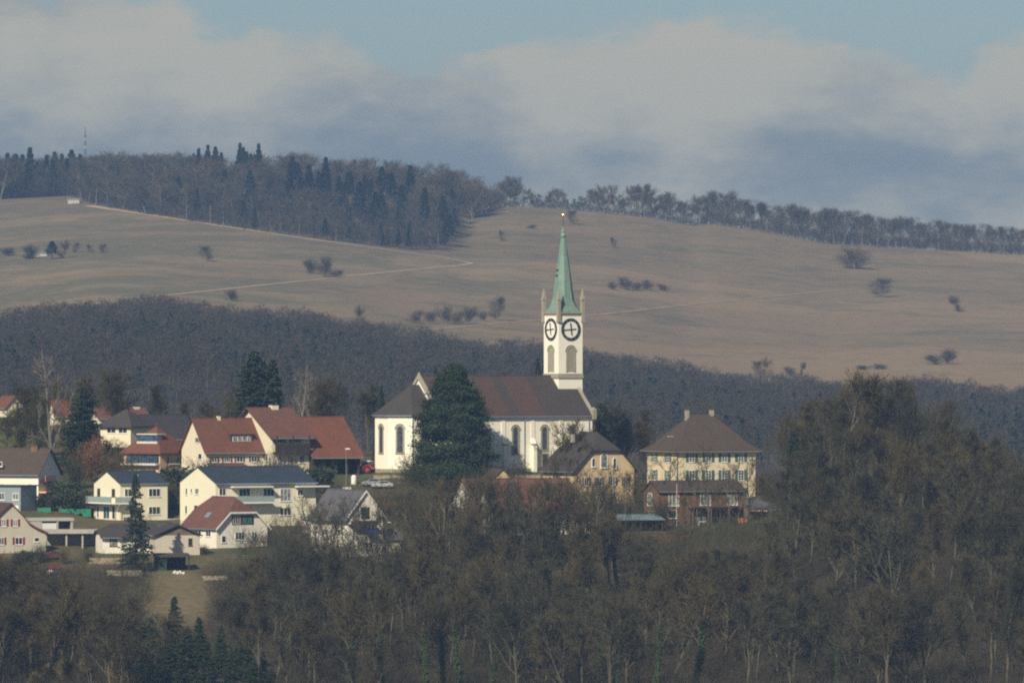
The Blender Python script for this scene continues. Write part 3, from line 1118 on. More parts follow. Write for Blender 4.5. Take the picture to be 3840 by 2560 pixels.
    for k, (za, zb, e_) in enumerate(((zc0, zc0 + 0.3, 0.22), (zc0 + 0.3, zc1, 0.12))):
        mb.box(x0 - e_, y0 - e_, za, x1 + e_, y1 + e_, zb)
    mb.build('string_course', 'stone', tw)
    MB().box(x0 - 0.12, y0 - 0.12, zt - 0.35, x1 + 0.12, y1 + 0.12, zt).box(x0 - 0.3, y0 - 0.3, zt, x1 + 0.3, y1 + 0.3, zt + 0.28).build('tower_cornice', 'stone', tw)
    for cx_, cy_ in ((x0, y0), (x1, y0), (x0, y1), (x1, y1)):
        r = 0.34
        m = MB().box(cx_ - r, cy_ - r, tz(1203), cx_ + r, cy_ + r, tz(1123))
        m.box(cx_ - r - 0.08, cy_ - r - 0.08, tz(1126), cx_ + r + 0.08, cy_ + r + 0.08, tz(1118))
        rr = r + .02
        m.prism([(cx_ - rr, cy_ - rr), (cx_ + rr, cy_ - rr), (cx_ + rr, cy_ + rr), (cx_ - rr, cy_ + rr)], tz(1118), tz(1080),
                [(cx_ - .04, cy_ - .04), (cx_ + .04, cy_ - .04), (cx_ + .04, cy_ + .04), (cx_ - .04, cy_ + .04)])
        m.box(cx_ - r - 0.06, cy_ - r - 0.06, tz(1208), cx_ + r + 0.06, cy_ + r + 0.06, tz(1201))
        m.build('pinnacle', 'stone', tw)
    faces = [(lambda a, z, n: (x0 + a, y0 - n, z)), (lambda a, z, n: (x0 - n, y1 - a, z))]
    for g in faces:
        zc = tz(1235); R_ = 2.28; cx_ = w / 2
        def ringpoly(m, r0, r1, n0, n1, N=40):
            for i in range(N):
                a0, a1 = 2 * math.pi * i / N, 2 * math.pi * (i + 1) / N
                P4 = [(r0, a0), (r1, a0), (r1, a1), (r0, a1)]
                b = len(m.v)
                for n in (n0, n1):
                    m.v += [g(cx_ + r * math.cos(a), zc + r * math.sin(a), n) for r, a in P4]
                m.f += [(b + 4, b + 5, b + 6, b + 7), (b + 1, b + 2, b + 6, b + 5), (b + 3, b, b + 4, b + 7)]
        m = MB(); ringpoly(m, 1.72, R_, 0.02, 0.16)
        cl = m.build('clock', 'black_paint', tw)
        m = MB()
        b = len(m.v); N = 36
        m.v += [g(cx_ + 1.77 * math.cos(2 * math.pi * i / N), zc + 1.77 * math.sin(2 * math.pi * i / N), 0.06) for i in range(N)]
        m.f.append(tuple(range(b, b + N)))
        m.build('clock_face', 'clock_white', cl)
        m = MB()
        for i in range(12):   # pale hour marks on the black ring
            a = 2 * math.pi * i / 12
            q = [(1.86, a - .03), (2.14, a - .03), (2.14, a + .03), (1.86, a + .03)]
            m.poly([g(cx_ + r * math.cos(b_), zc + r * math.sin(b_), 0.165) for r, b_ in q])
        m.build('hour_marks', 'stone', cl)
        def hand(m, ang, l0, l1, wd, n):
            ca, sa = math.cos(ang), math.sin(ang)
            pts = [(-l0, -wd * .45), (l1 * .8, -wd * .5), (l1 * .8, -wd), (l1, 0), (l1 * .8, wd), (l1 * .8, wd * .5), (-l0, wd * .45)]
            r = [g(cx_ + p * ca - q * sa, zc + p * sa + q * ca, n) for p, q in pts]
            r2 = [g(cx_ + p * ca - q * sa, zc + p * sa + q * ca, n + .05) for p, q in pts]
            k = len(m.v); m.v += r + r2; N_ = len(pts)
            m.f.append(tuple(k + N_ + i for i in range(N_)))
            for i in range(N_):
                j = (i + 1) % N_; m.f.append((k + i, k + j, k + N_ + j, k + N_ + i))
        m = MB(); hand(m, R(184), 1.25, 1.98, 0.19, 0.14); m.build('minute_hand', 'black_paint', cl)
        m = MB(); hand(m, R(97), 1.15, 1.4, 0.20, 0.20); m.build('hour_hand', 'black_paint', cl)
    for g in faces:
        arched(tw, g, w / 2, tz(1394), tz(1318), 1.45, 0.42, louvre=True, name='belfry_window', sill=False)
    # back faces of the tower carry the same openings
    for g in ((lambda a, z, n: (x1 - a, y1 + n, z)), (lambda a, z, n: (x1 + n, y0 + a, z))):
        arched(tw, g, w / 2, tz(1394), tz(1318), 1.45, 0.42, louvre=True, name='belfry_window', sill=False)
    # ---- spire: square flared foot turning into an octagon
    cx_, cy_ = (x0 + x1) / 2, (y0 + y1) / 2
    def octa(r, sq=0.0):
        pts = []
        for i in range(8):
            a = R(22.5 + 45 * i)
            p = Vector((math.cos(a), math.sin(a)))
            if sq:  # pull to a square outline
                k = 1 / max(abs(p.x), abs(p.y))
                p = p * (1 + (k - 1) * 1)
                lim = 1 - 0.34 * (1 - sq)
                p = Vector((max(-1, min(1, p.x * (1 + sq))), max(-1, min(1, p.y * (1 + sq)))))
            pts.append((cx_ + p.x * r, cy_ + p.y * r))
        return pts
    zs = tz(1170)
    lv = [(zs, octa(w / 2 + 0.05, 1.0)), (tz(1150), octa(w / 2 * 0.86, 0.35)), (tz(1124), octa(2.18 / 0.985)), (tz(1010), octa(1.36)), (tz(890), octa(0.36))]
    m = MB()
    for i, (z, rg_) in enumerate(lv):
        m.v += [(x, y, z) for x, y in rg_]
        if i:
            for k in range(8):
                j = (k + 1) % 8
                m.f.append((8 * (i - 1) + k, 8 * (i - 1) + j, 8 * i + j, 8 * i + k))
    m.f.append(tuple(range(len(m.v) - 8, len(m.v))))
    sp = m.build('spire', ['copper', 'dull_copper'], tw)
    # raised seams on the eight arrises
    m = MB()
    for k in range(8):
        for i in range(2, len(lv) - 1):
            p, q_ = lv[i][1][k], lv[i + 1][1][k]
            m.cyl((*p, lv[i][0]), (*q_, lv[i + 1][0]), 0.05, n=5)
    m.build('arris_roll', 'copper', sp)
    # dull repair patch, spire hatches
    def on_spire(ang, za, zb, wd, n):
        """a plate lying on the face that points to angle ang"""
        out = []
        for z in (za, zb):
            for i in range(len(lv) - 1):
                if lv[i][0] <= z <= lv[i + 1][0]:
                    f = (z - lv[i][0]) / (lv[i + 1][0] - lv[i][0])
                    r = (1 - f) * math.hypot(lv[i][1][0][0] - cx_, lv[i][1][0][1] - cy_) + f * math.hypot(lv[i + 1][1][0][0] - cx_, lv[i + 1][1][0][1] - cy_)
                    r *= math.cos(R(22.5))
            d_ = Vector((math.cos(ang), math.sin(ang), 0)); t_ = Vector((-d_.y, d_.x, 0))
            c_ = Vector((cx_, cy_, z)) + d_ * (r + n)
            ww = min(wd, r * 0.40)
            out += [c_ - t_ * ww, c_ + t_ * ww]
        return [out[0], out[1], out[3], out[2]]
    MB().poly(on_spire(R(-90), tz(1053), tz(1027), 0.8, 0.03)).build('patch', 'dull_copper', sp)
    MB().poly(on_spire(R(-90), tz(956), tz(940), 0.3, 0.06)).build('hatch', 'copper', sp)
    for py in (1015, 1035):
        p = on_spire(R(-180), tz(py), tz(py - 6), 0.25, 0.02); q_ = on_spire(R(-180), tz(py), tz(py - 6), 0.25, 0.3)
        m = MB(); m.v = [tuple(v) for v in p + q_]; m.f = [(4, 5, 6, 7), (0, 1, 5, 4), (1, 2, 6, 5), (2, 3, 7, 6), (3, 0, 4, 7)]
        m.build('spire_hook', 'dark_metal', sp)
    m = MB()
    m.cyl((cx_, cy_, tz(892)), (cx_, cy_, tz(884)), 0.42, 0.62, n=12).cyl((cx_, cy_, tz(884)), (cx_, cy_, tz(870)), 0.62, 0.30, n=12)
    m.cyl((cx_, cy_, tz(870)), (cx_, cy_, tz(866)), 0.44, 0.44, n=12).cyl((cx_, cy_, tz(866)), (cx_, cy_, tz(848)), 0.34, 0.14, n=12)
    fn = m.build('finial', 'copper', sp)
    MB().cyl((cx_, cy_, tz(848)), (cx_, cy_, tz(800)), 0.055, n=6).box(cx_ - 0.5, cy_ - 0.05, tz(809), cx_ + 0.5, cy_ + 0.05, tz(807)).build('rod', 'dark_metal', fn)
    MB().ball((cx_, cy_, tz(806)), 0.34, 12).build('gilded_ball', 'gold', fn)
    return h


church()


# ---- houses of the village
def yellow_small():
    h = House('house', 'small pale yellow two-storey house with dark metal roof and green glass balcony', 'house', 450, 1948, 31, 175, 107, 1815, 1771,
              'yellow_plaster', 'seam_metal', oh=0.25, ohg=0.12, t=0.16)
    h.window('L', 357, 1833, 369, 1862, nx=1, frame='shutter_brown'); h.window('L', 417, 1833, 430, 1862, nx=1, frame='shutter_brown')
    h.window('F', 466, 1832, 505, 1862, nx=3); h.window('F', 554, 1832, 597, 1863, nx=3)
    h.window('F', 554, 1900, 597, 1930, nx=3); h.window('L', 356, 1899, 364, 1944, nx=1, sill=False)
    h.window('L', 382, 1900, 408, 1946, nx=2, sill=False, pane='glass_blue'); h.window('L', 418, 1897, 431, 1946, nx=1, sill=False)
    h.window('F', 484, 1890, 505, 1944, nx=1, sill=False)
    # corner balcony
    b = h.part('balcony', 'white_paint', 'L', 341, 1884, 447, 1889, 0, 1.9)
    h.part('balcony_glass', 'balustrade_glass', 'L', 341, 1862, 449, 1884, 1.8, 1.86, b)
    x1 = h.fx(470)
    MB().box(-1.9, -1.6, h.z(1889), x1, -0.002, h.z(1884)).build('balcony_slab', 'white_paint', b)
    MB().box(-1.86, -1.58, h.z(1884), x1, -1.52, h.z(1862)).box(x1 - 0.06, -1.52, h.z(1884), x1, -0.05, h.z(1862)).build('balcony_glass', 'balustrade_glass', b)
    MB().cyl((-1.7, -1.4, -1), (-1.7, -1.4, h.z(1889)), 0.07).cyl((x1 - .1, -1.4, -1), (x1 - .1, -1.4, h.z(1889)), 0.07).cyl((-1.7, h.W - .3, -1), (-1.7, h.W - .3, h.z(1889)), 0.07).build('balcony_post', 'steel_pole', b)
    y = h.W * 0.3
    MB().cyl((h.fx(528) + 1, y, h.E - 0.5), (h.fx(528) + 1, y, h.z(1784)), 0.17).cyl((h.fx(528) + 1, y, h.z(1784)), (h.fx(528) + 1, y, h.z(1781)), 0.26).build('flue_pipe', 'zinc', h.rf)
    h.part('terrace_wall', 'white_paint', 'F', 560, 1946, 700, 1966, 1.0, 1.3)
    MB().cyl((h.L - .15, -.08, 0), (h.L - .15, -.08, h.E - 0.3), 0.05, n=6).build('downpipe', 'zinc', h.o)


def yellow_large():
    h = House('house', 'long pale yellow house with dark metal roof and recessed white balcony', 'house', 808, 1972, 31, 372, 143, 1812, 1755,
              'yellow_plaster', 'seam_metal', oh=0.55, ohg=0.12, t=0.16, d=1478)
    h.window('L', 688, 1832, 696, 1859, nx=1); h.window('L', 726, 1832, 742, 1855, nx=1, pane='curtained_glass')
    h.window('L', 708, 1834, 716, 1850, nx=1, pane='curtained_glass')
    h.window('L', 686, 1898, 695, 1930, nx=1); h.window('L', 722, 1895, 738, 1918, nx=1)
    h.window('F', 821, 1830, 846, 1858, nx=2)
    h.window('F', 894, 1832, 935, 1861, nx=3, pane='glass_blue', sill=False); h.window('F', 984, 1832, 1024, 1861, nx=3, pane='glass_blue')
    h.window('F', 1046, 1834, 1086, 1882, nx=3, pane='curtained_glass'); h.window('F', 1110, 1840, 1130, 1862)
    h.window('F', 825, 1900, 850, 1930); h.window('F', 900, 1900, 940, 1935, nx=3); h.window('F', 1046, 1905, 1086, 1935, nx=3)
    b = h.part('balcony', 'white_paint', 'F', 868, 1883, 1012, 1888, 0, 1.7)
    h.part('balcony_glass', 'balustrade_glass', 'F', 866, 1861, 1010, 1882, 1.62, 1.68, b)
    h.part('canopy', 'white_paint', 'F', 860, 1823, 1006, 1828, 0.003, 1.7, b)
    h.part('canopy', 'white_paint', 'F', 1098, 1824, 1215, 1829, 0.003, 1.7)
    MB().cyl((h.L - .15, -.08, 0), (h.L - .15, -.08, h.E - 0.5), 0.05, n=6).build('downpipe', 'zinc', h.o)


def hip_house_front():
    h = House('house', 'white house with brown-red half-hipped tiled roof and dark timber windows under the gable', 'house', 812, 2052, 36, 186, 140, 1978, 1869,
              'white_plaster', 'brown_red_tiles', axis='v', hips=(0.5, 0.4), oh=0.45, ohg=0.5, t=0.2, d=1452)
    # timber-clad window band in the gable
    g = h.part('gable_cladding', 'dark_wood', 'F', 868, 1932, 948, 1968, 0.0, 0.05)
    h.window('F', 872, 1936, 898, 1965, nx=3, sill=False).parent = h.o
    for x0 in (906, 926):
        a0, a1, z0, z1 = h.rect('F', x0, 1937, x0 + 15, 1965)
        m = MB(); h.fbox(m, 'F', a0, a1, z0, z1, 0.05, 0.09); m.build('shutter', 'shutter_green', g)
    h.window('F', 830, 2008, 846, 2034, nx=1); h.window('F', 880, 1995, 915, 2025, nx=3); h.window('F', 940, 1995, 960, 2025, nx=2)
    h.window('L', 728, 1992, 752, 2012, nx=2); h.window('L', 770, 1992, 790, 2012, nx=2)
    # white verge boards
    A, B = h.dims()
    m = MB()
    k = 0.5 * B / 2
    E, H = h.E, h.H
    pts = [(B / 2 - B / 2 - 0.5, E - 0.5 * h.sl), (B / 2 - k, E + H - k * h.sl), (B / 2 + k, E + H - k * h.sl), (B + 0.5, E - 0.5 * h.sl)]
    for (xa, za), (xb, zb) in zip(pts, pts[1:]):
        b = len(m.v)
        for y in (-0.62, -0.5):
            m.v += [(xa, y, za - 0.12), (xb, y, zb - 0.12), (xb, y, zb + 0.2), (xa, y, za + 0.2)]
        m.f += [(b, b + 1, b + 2, b + 3), (b + 4, b + 5, b + 6, b + 7), (b, b + 1, b + 5, b + 4), (b + 3, b + 2, b + 6, b + 7)]
    m.build('verge_board', 'white_paint', h.rf)
    # skylight lying on the left slope
    yy = h.W * 0.45; sl = h.sl
    for dx in (1.7,):
        z = lambda x: h.E + x * sl + 0.26
        p = [(dx, yy, z(dx)), (dx, yy + 1.5, z(dx)), (dx + 0.9, yy + 1.5, z(dx + 0.9)), (dx + 0.9, yy, z(dx + 0.9))]
        MB().slab([p[::-1]], 0.06).build('skylight', 'zinc', h.rf)


def farmhouse():
    h = House('farmhouse', 'tall cream farmhouse with red tiled roof and dark wooden balcony', 'house', 1021, 1766, 31, 136, 172, 1632, 1533,
              'cream_plaster', 'brown_red_tiles', oh=1.25, ohg=1.0, t=0.2, hips=(0, 0), d=1538)
    h.window('F', 1035, 1641, 1062, 1661, nx=2, shutters='shutter_green', sw=0.45, sill=False)
    h.window('F', 1093, 1641, 1118, 1661, nx=2, shutters='shutter_green', sw=0.45, sill=False)
    h.window('F', 1122, 1707, 1140, 1736, nx=2); h.window('F', 1040, 1712, 1056, 1738, nx=2); h.window('F', 1078, 1712, 1096, 1738, nx=2)
    h.window('L', 928, 1600, 938, 1618, nx=1); h.window('L', 950, 1660, 968, 1685, nx=2); h.window('L', 985, 1700, 1003, 1728, nx=2)
    b = h.part('balcony', 'dark_wood', 'F', 1022, 1694, 1148, 1699, 0, 1.4)
    h.part('balcony_boards', 'barn_boards', 'F', 1020, 1664, 1149, 1694, 1.3, 1.38, b)
    for px in (1024, 1084, 1144):
        h.part('balcony_post', 'dark_wood', 'F', px, 1632, px + 3, 1664, 1.28, 1.42, b)
    h.chimney(1008, 1516, 1032, 1533)
    # barn attached behind to the right
    g = House('barn', 'open barn with long bright red tiled roof joined to the cream farmhouse', 'barn', 1172, 1778, 31, 178, 150, 1706, 1568,
              'barn_boards', 'bright_red_tiles', oh=0.8, ohg=0.5, t=0.2, build=False, d=1541.5)
    L, W, E, H = g.L, g.W, g.E, g.H
    # open front: back and side walls, posts
    m = MB()
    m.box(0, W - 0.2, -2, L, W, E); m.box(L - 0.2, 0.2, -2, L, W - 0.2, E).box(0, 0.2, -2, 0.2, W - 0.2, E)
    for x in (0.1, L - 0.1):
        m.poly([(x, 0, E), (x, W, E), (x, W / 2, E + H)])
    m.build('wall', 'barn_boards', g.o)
    for i in range(5):
        x = 0.3 + (L - 0.6) * i / 4
        MB().box(x - 0.15, 0.1, -2, x + 0.15, 0.4, E).build('post', 'dark_wood', g.o)
    MB().box(0, 0.1, E - 0.4, L, 0.38, E - 0.05).build('beam', 'dark_wood', g.o)
    MB().box(0.3, 4, -2, L * 0.42, 6.5, 2.2).build('inner_boarding', 'brown_boards', g.o)
    g.roof('bright_red_tiles', 0.8, 0.5, 0.2)
    g.gutter('zinc', 0.8, 0.2)


def red_dormer_house():
    h = House('house', 'peach house with red tiled roof, long dormer and white chimney stub', 'house', 772, 1768, 31, 216, 98, 1688, 1573,
              'cream_plaster', 'red_tiles', oh=0.6, ohg=0.6, t=0.2, d=1534)
    h.window('F', 793, 1712, 813, 1733, nx=2, shutters='shutter_brown', sw=0.4); h.window('F', 838, 1712, 862, 1733, nx=3, shutters='shutter_brown', sw=0.4)
    h.window('F', 884, 1712, 908, 1733, nx=2, shutters='shutter_brown', sw=0.4); h.window('F', 938, 1712, 960, 1733, nx=2, shutters='shutter_brown', sw=0.4)
    h.window('L', 733, 1640, 743, 1660, nx=1, shutters='shutter_brown', sw=0.3); h.window('L', 742, 1700, 756, 1722, nx=1)
    h.chimney(809, 1556, 820, 1572)
    # shed dormer
    x0, x1 = h.fx(846) + 1.8, h.fx(925) + 1.8
    zb, zt = h.z(1658), h.z(1630)
    yb = (zb - h.E) / h.sl; yt = h.W / 2 - 0.8
    zr = h.E + yt * h.sl + 0.2
    m = MB(); m.box(x0, yb - 0.1, zb - 0.2, x1, yt, zt)
    dm = m.build('dormer', 'dark_wood', h.rf)
    MB().slab([[(x0 - .3, yb - .5, zt + .01), (x1 + .3, yb - .5, zt + .01), (x1 + .3, yt, zr), (x0 - .3, yt, zr)]], 0.15).build('dormer_roof', 'red_tiles', h.rf)
    for i in range(4):
        a = x0 + 0.35 + (x1 - x0 - .5) * i / 4; b = a + (x1 - x0) / 4 - 0.3
        MB().box(a, yb - .18, zb + .15, b, yb - .1, zt - .2).box(a, yb - .2, zb + .1, a + .08, yb - .18, zt - .15).build('dormer_window', 'white_paint', h.rf)
        MB().box(a + .12, yb - .21, zb + .25, b - .08, yb - .182, zt - .3).build('dormer_pane', 'curtained_glass', h.rf)
    # low lean-to in front
    MB().slab([[(h.fx(775), -3.2, h.z(1752)), (h.fx(905), -3.2, h.z(1752)), (h.fx(905), -0.01, h.z(1738)), (h.fx(775), -0.01, h.z(1738))]], 0.15).build('porch_roof', 'brown_red_tiles', h.o)
    MB().box(h.fx(778), -2.9, -2, h.fx(902), -0.3, h.z(1753)).build('porch_wall', 'peach_plaster', h.o)


def pyramid_house():
    h = House('house', 'peach house with steep red pyramid roof, glazed roof terrace and dark loggia', 'house', 600, 1792, 52, 108, 146, 1694, 1601,
              'peach_plaster', 'red_tiles', axis='u', hips=(1, 1), oh=0.55, t=0.2, build=False)
    W, L, E, H = h.W, h.L, h.E, h.H
    h.walls('peach_plaster'); 
    oh = 0.6; cx, cy = L / 2, W / 2
    ze = E - 0.45; zr = E + H
    c = [(-oh, -oh, ze), (L + oh, -oh, ze), (L + oh, W + oh, ze), (-oh, W + oh, ze)]
    ap = (cx, cy, zr)
    h.sl = (zr - ze) / (cx + oh)
    h.rf = MB().slab([[c[i], c[(i + 1) % 4], ap] for i in range(4)], 0.2).build('roof', 'red_tiles', h.o)
    MB().cyl((cx, cy, zr), (cx, cy, zr + 0.9), 0.13, 0.03).ball((cx, cy, zr + 0.45), 0.2).build('roof_finial', 'brown_red_tiles', h.rf)
    # loggia along the left face: dark glazing behind a pale parapet
    lg = h.part('loggia', 'glass_blue', 'L', 470, 1699, 596, 1736, 0.02, 0.06)
    h.part('loggia_rail', 'dark_metal', 'L', 468, 1724, 598, 1726, 1.2, 1.25, lg)
    h.part('loggia_slab', 'old_white_plaster', 'L', 462, 1737, 600, 1744, 0, 1.3)
    for px in (470, 500, 530, 562, 596):
        h.part('loggia_post', 'dark_wood', 'L', px, 1698, px + 2.2, 1737, 1.1, 1.25, lg)
    h.window('F', 632, 1714, 668, 1740, nx=2, shutters='shutter_brown', sw=0.45); h.window('F', 632, 1760, 655, 1780, nx=2)
    h.part('garage_door', 'dark_wood', 'L', 520, 1762, 580, 1790, 0, 0.05)
    # glazed cut-in on the left slope
    slx = (zr - ze) / (cx + oh)
    z0, z1 = h.z(1662), h.z(1632)
    xa = (z0 - ze) / slx - oh; xb = (z1 - ze) / slx - oh
    y0, y1 = cy - 3.0, cy + 2.2
    m = MB(); m.box(xa - 0.05, y0, z0, xb, y1, z1 + 0.1)
    dm = m.build('roof_terrace', 'glass_blue', h.rf)
    MB().box(xa - 0.3, y0 - .1, z1 + 0.1, xb + 0.9, y1 + .1, z1 + 0.3).box(xa - 0.25, y0 - .1, z0 - .1, xa - .1, y1 + .1, z0 + .35).build('terrace_trim', 'old_white_plaster', h.rf)


def dark_roof_group():
    h = House('house', 'cream house with dark pyramid roof and row of four small white windows', 'house', 490, 1674, 58, 22, 117, 1597, 1540,
              'cream_plaster', 'dark_tiles', hips=(1, 1), oh=0.5, build=False, L=7.5, d=1596)
    W, L, E, H = h.W, h.L, h.E, h.H
    h.walls('cream_plaster', 4)
    oh = 0.8; ze = E - 0.3; zr = E + H
    c = [(-oh, -oh, ze), (L + oh, -oh, ze), (L + oh, W + oh, ze), (-oh, W + oh, ze)]
    h.rf = MB().slab([[c[0], c[1], (L / 2, W / 2 - .4, zr)], [c[1], c[2], (L / 2, W / 2 + .4, zr), (L / 2, W / 2 - .4, zr)], [c[2], c[3], (L / 2, W / 2 + .4, zr)],
                      [c[3], c[0], (L / 2, W / 2 - .4, zr), (L / 2, W / 2 + .4, zr)]], 0.2).build('roof', 'dark_tiles', h.o)
    for x0, x1 in ((398, 433), (443, 477)):
        h.window('L', x0, 1604, x1, 1624, nx=2)
    # long dark roof behind
    g = House('house', 'long building under a wide plain black roof behind the red pyramid roof', 'house', 500, 1680, 25, 232, 40, 1646, 1560,
              'old_white_plaster', 'black_tiles', oh=0.4, t=0.2, d=1602, W=13)
    k = House('house', 'low house with reddish-brown roof and capped chimney behind the dark roofs', 'house', 372, 1610, 25, 190, 30, 1570, 1534,
              'cream_plaster', 'brown_red_tiles', oh=0.4, t=0.2, d=1640, W=9)
    k.chimney(494, 1527, 513, 1534, cap='cream_plaster')


def left_far_houses():
    h = House('house', 'cream gabled house with orange-red roof at the far left edge', 'house', 22, 1560, 35, 66, 50, 1527, 1488,
              'cream_plaster', 'red_tiles', axis='v', oh=0.4, t=0.2, d=1640)
    g = House('house', 'house with faded red roof half hidden behind the birch and the dark thuja', 'house', 205, 1590, 25, 80, 22, 1552, 1502,
              'cream_plaster', 'red_tiles', oh=0.4, t=0.2, d=1635)


def brown_left_house():
    h = House('house', 'white house with brown tiled roof and peach balcony cloth at the left edge', 'house', -90, 1866, -22, 240, 42, 1772, 1684,
              'white_plaster', 'brown_tiles', oh=0.6, ohg=0.45, t=0.2, W=10, d=1512)
    h.window('F', 84, 1815, 110, 1843, nx=2, pane='curtained_glass'); h.part('shutter', 'shutter_brown', 'F', 113, 1814, 125, 1843, 0, 0.05)
    h.window('F', -4, 1730, 12, 1748, nx=1)
    h.window('F', 20, 1815, 45, 1843, nx=2)
    b = h.part('balcony', 'dark_wood', 'R', 156, 1803, 192, 1806, 0, 1.4)
    h.part('balcony_cloth', 'peach_cloth', 'R', 153, 1781, 186, 1803, 1.3, 1.36, b)
    h.part('awning', 'peach_cloth', 'R', 152, 1840, 188, 1846, 0.0, 1.5)
    h.chimney(120, 1668, 146, 1684, mat='brown_boards', cap='brown_red_tiles')
    # blue-grey annex
    g = House('annex_house', 'blue-grey flat-roofed annex in front of the white house at left edge', 'house', -60, 1912, -28, 142, 10, 1822, 1821,
              'blue_grey_plaster', 'dark_metal', build=False, W=6, d=1498)
    MB().box(0, 0, -3, g.L, g.W, g.E).build('wall', 'blue_grey_plaster', g.o)
    MB().box(-.3, -.3, g.E, g.L + .3, g.W + .2, g.E + 0.25).build('roof', 'dark_metal', g.o)
    g.window('F', 51, 1846, 75, 1873, nx=2, pane='curtained_glass'); g.window('F', 0, 1846, 20, 1873, nx=2)
    g.part('door', 'white_paint', 'F', 54, 1893, 74, 1912, 0, 0.06)


def gable_house_left():
    h = House('house', 'grey-beige gabled house with dark red shutters and sweeping roof', 'house', -98, 2072, 22, 264, 30, 2000, 1886,
              'grey_beige_plaster', 'brown_tiles', build=False, W=9, d=1440)
    L, W = h.L, h.W
    X = h.fx; Z = h.z
    prof = [(X(-108), Z(2000)), (X(-40), Z(1962)), (X(37), Z(1888)), (X(80), Z(1934)), (X(100), Z(1963)), (X(130), Z(1982)), (X(172), Z(2002))]
    m = MB()
    wp = [(0, -2.5)] + [(min(max(a, 0), L), z) for a, z in prof] + [(L, -2.5)]
    m.poly([(a, 0, z) for a, z in wp]); m.poly([(a, W, z) for a, z in wp])
    m.poly([(0, 0, -2.5), (0, W, -2.5), (0, W, prof[0][1]), (0, 0, prof[0][1])]); m.poly([(L, 0, -2.5), (L, W, -2.5), (L, W, prof[-1][1]), (L, 0, prof[-1][1])])
    m.build('wall', 'grey_beige_plaster', h.o)
    polys = []
    for (a, za), (b, zb) in zip(prof, prof[1:]):
        polys.append([(a, -0.35, za), (b, -0.35, zb), (b, W + .3, zb), (a, W + .3, za)])
    h.rf = MB().slab(polys, 0.18).build('roof', 'brown_tiles', h.o)
    m = MB()
    for (a, za), (b, zb) in zip(prof, prof[1:]):
        k = len(m.v)
        m.v += [(a, -0.42, za - .15), (b, -0.42, zb - .15), (b, -0.42, zb + .2), (a, -0.42, za + .2), (a, -0.352, za - .15), (b, -0.352, zb - .15), (b, -0.352, zb + .2), (a, -0.352, za + .2)]
        m.f += [(k, k + 1, k + 2, k + 3), (k, k + 1, k + 5, k + 4), (k + 3, k + 2, k + 6, k + 7)]
    m.build('verge_board', 'maroon_paint', h.rf)
    h.window('F', 45, 1947, 62, 1974, nx=2, pane='curtained_glass', shutters='shutter_red', sw=0.42)
    h.window('F', 2, 1947, 20, 1974, nx=2, pane='curtained_glass', shutters='shutter_red', sw=0.42)
    h.window('F', 52, 2015, 80, 2043, nx=2, shutters='shutter_red', sw=0.42)
    h.window('F', 122, 2016, 142, 2033, nx=1); h.window('F', -5, 2015, 12, 2043, nx=2, shutters='shutter_red', sw=0.4)


def garages():
    g = House('garage_block', 'concrete double garage with one white door and one dark bay set into the bank', 'garage', 112, 2024, 12, 160, 10, 1942, 1941,
              'concrete', 'concrete', build=False, W=6, d=1463)
    L, W, E = g.L, g.W, g.E
    X, Z = g.fx, g.z
    m = MB(); m.box(-.2, 0, E - .55, L + .2, W, E).box(0, .2, -2, .4, W, E - .55).box(X(212), .1, -2, X(218), W, E - .55).box(L - .4, .2, -2, L, W, E - .55).box(0.4, W - .3, -2, L - .4, W, E - .55)
    m.box(0.4, 0.12, -2, X(157), .5, E - .55)
    m.build('wall', 'concrete', g.o)
    g.part('door', 'door_white', 'F', 158, 1961, 211, 2010, -0.25, -0.2)
    k = House('carport', 'long low concrete carport with dark opening beside the cream bungalow', 'carport', 168, 2044, 8, 222, 10, 2000, 1999,
              'concrete', 'concrete', build=False, W=5, d=1452)
    L, W, E = k.L, k.W, k.E
    MB().box(-.3, -.4, E, L, W, E + .75).build('roof', 'concrete', k.o)
    m = MB()
    for a in (0.1, L * 0.35, L * 0.62): m.box(a, .1, -2.5, a + .3, .4, E)
    m.box(0, W - .2, -2.5, L, W - .05, E)
    m.build('post', 'concrete', k.o)


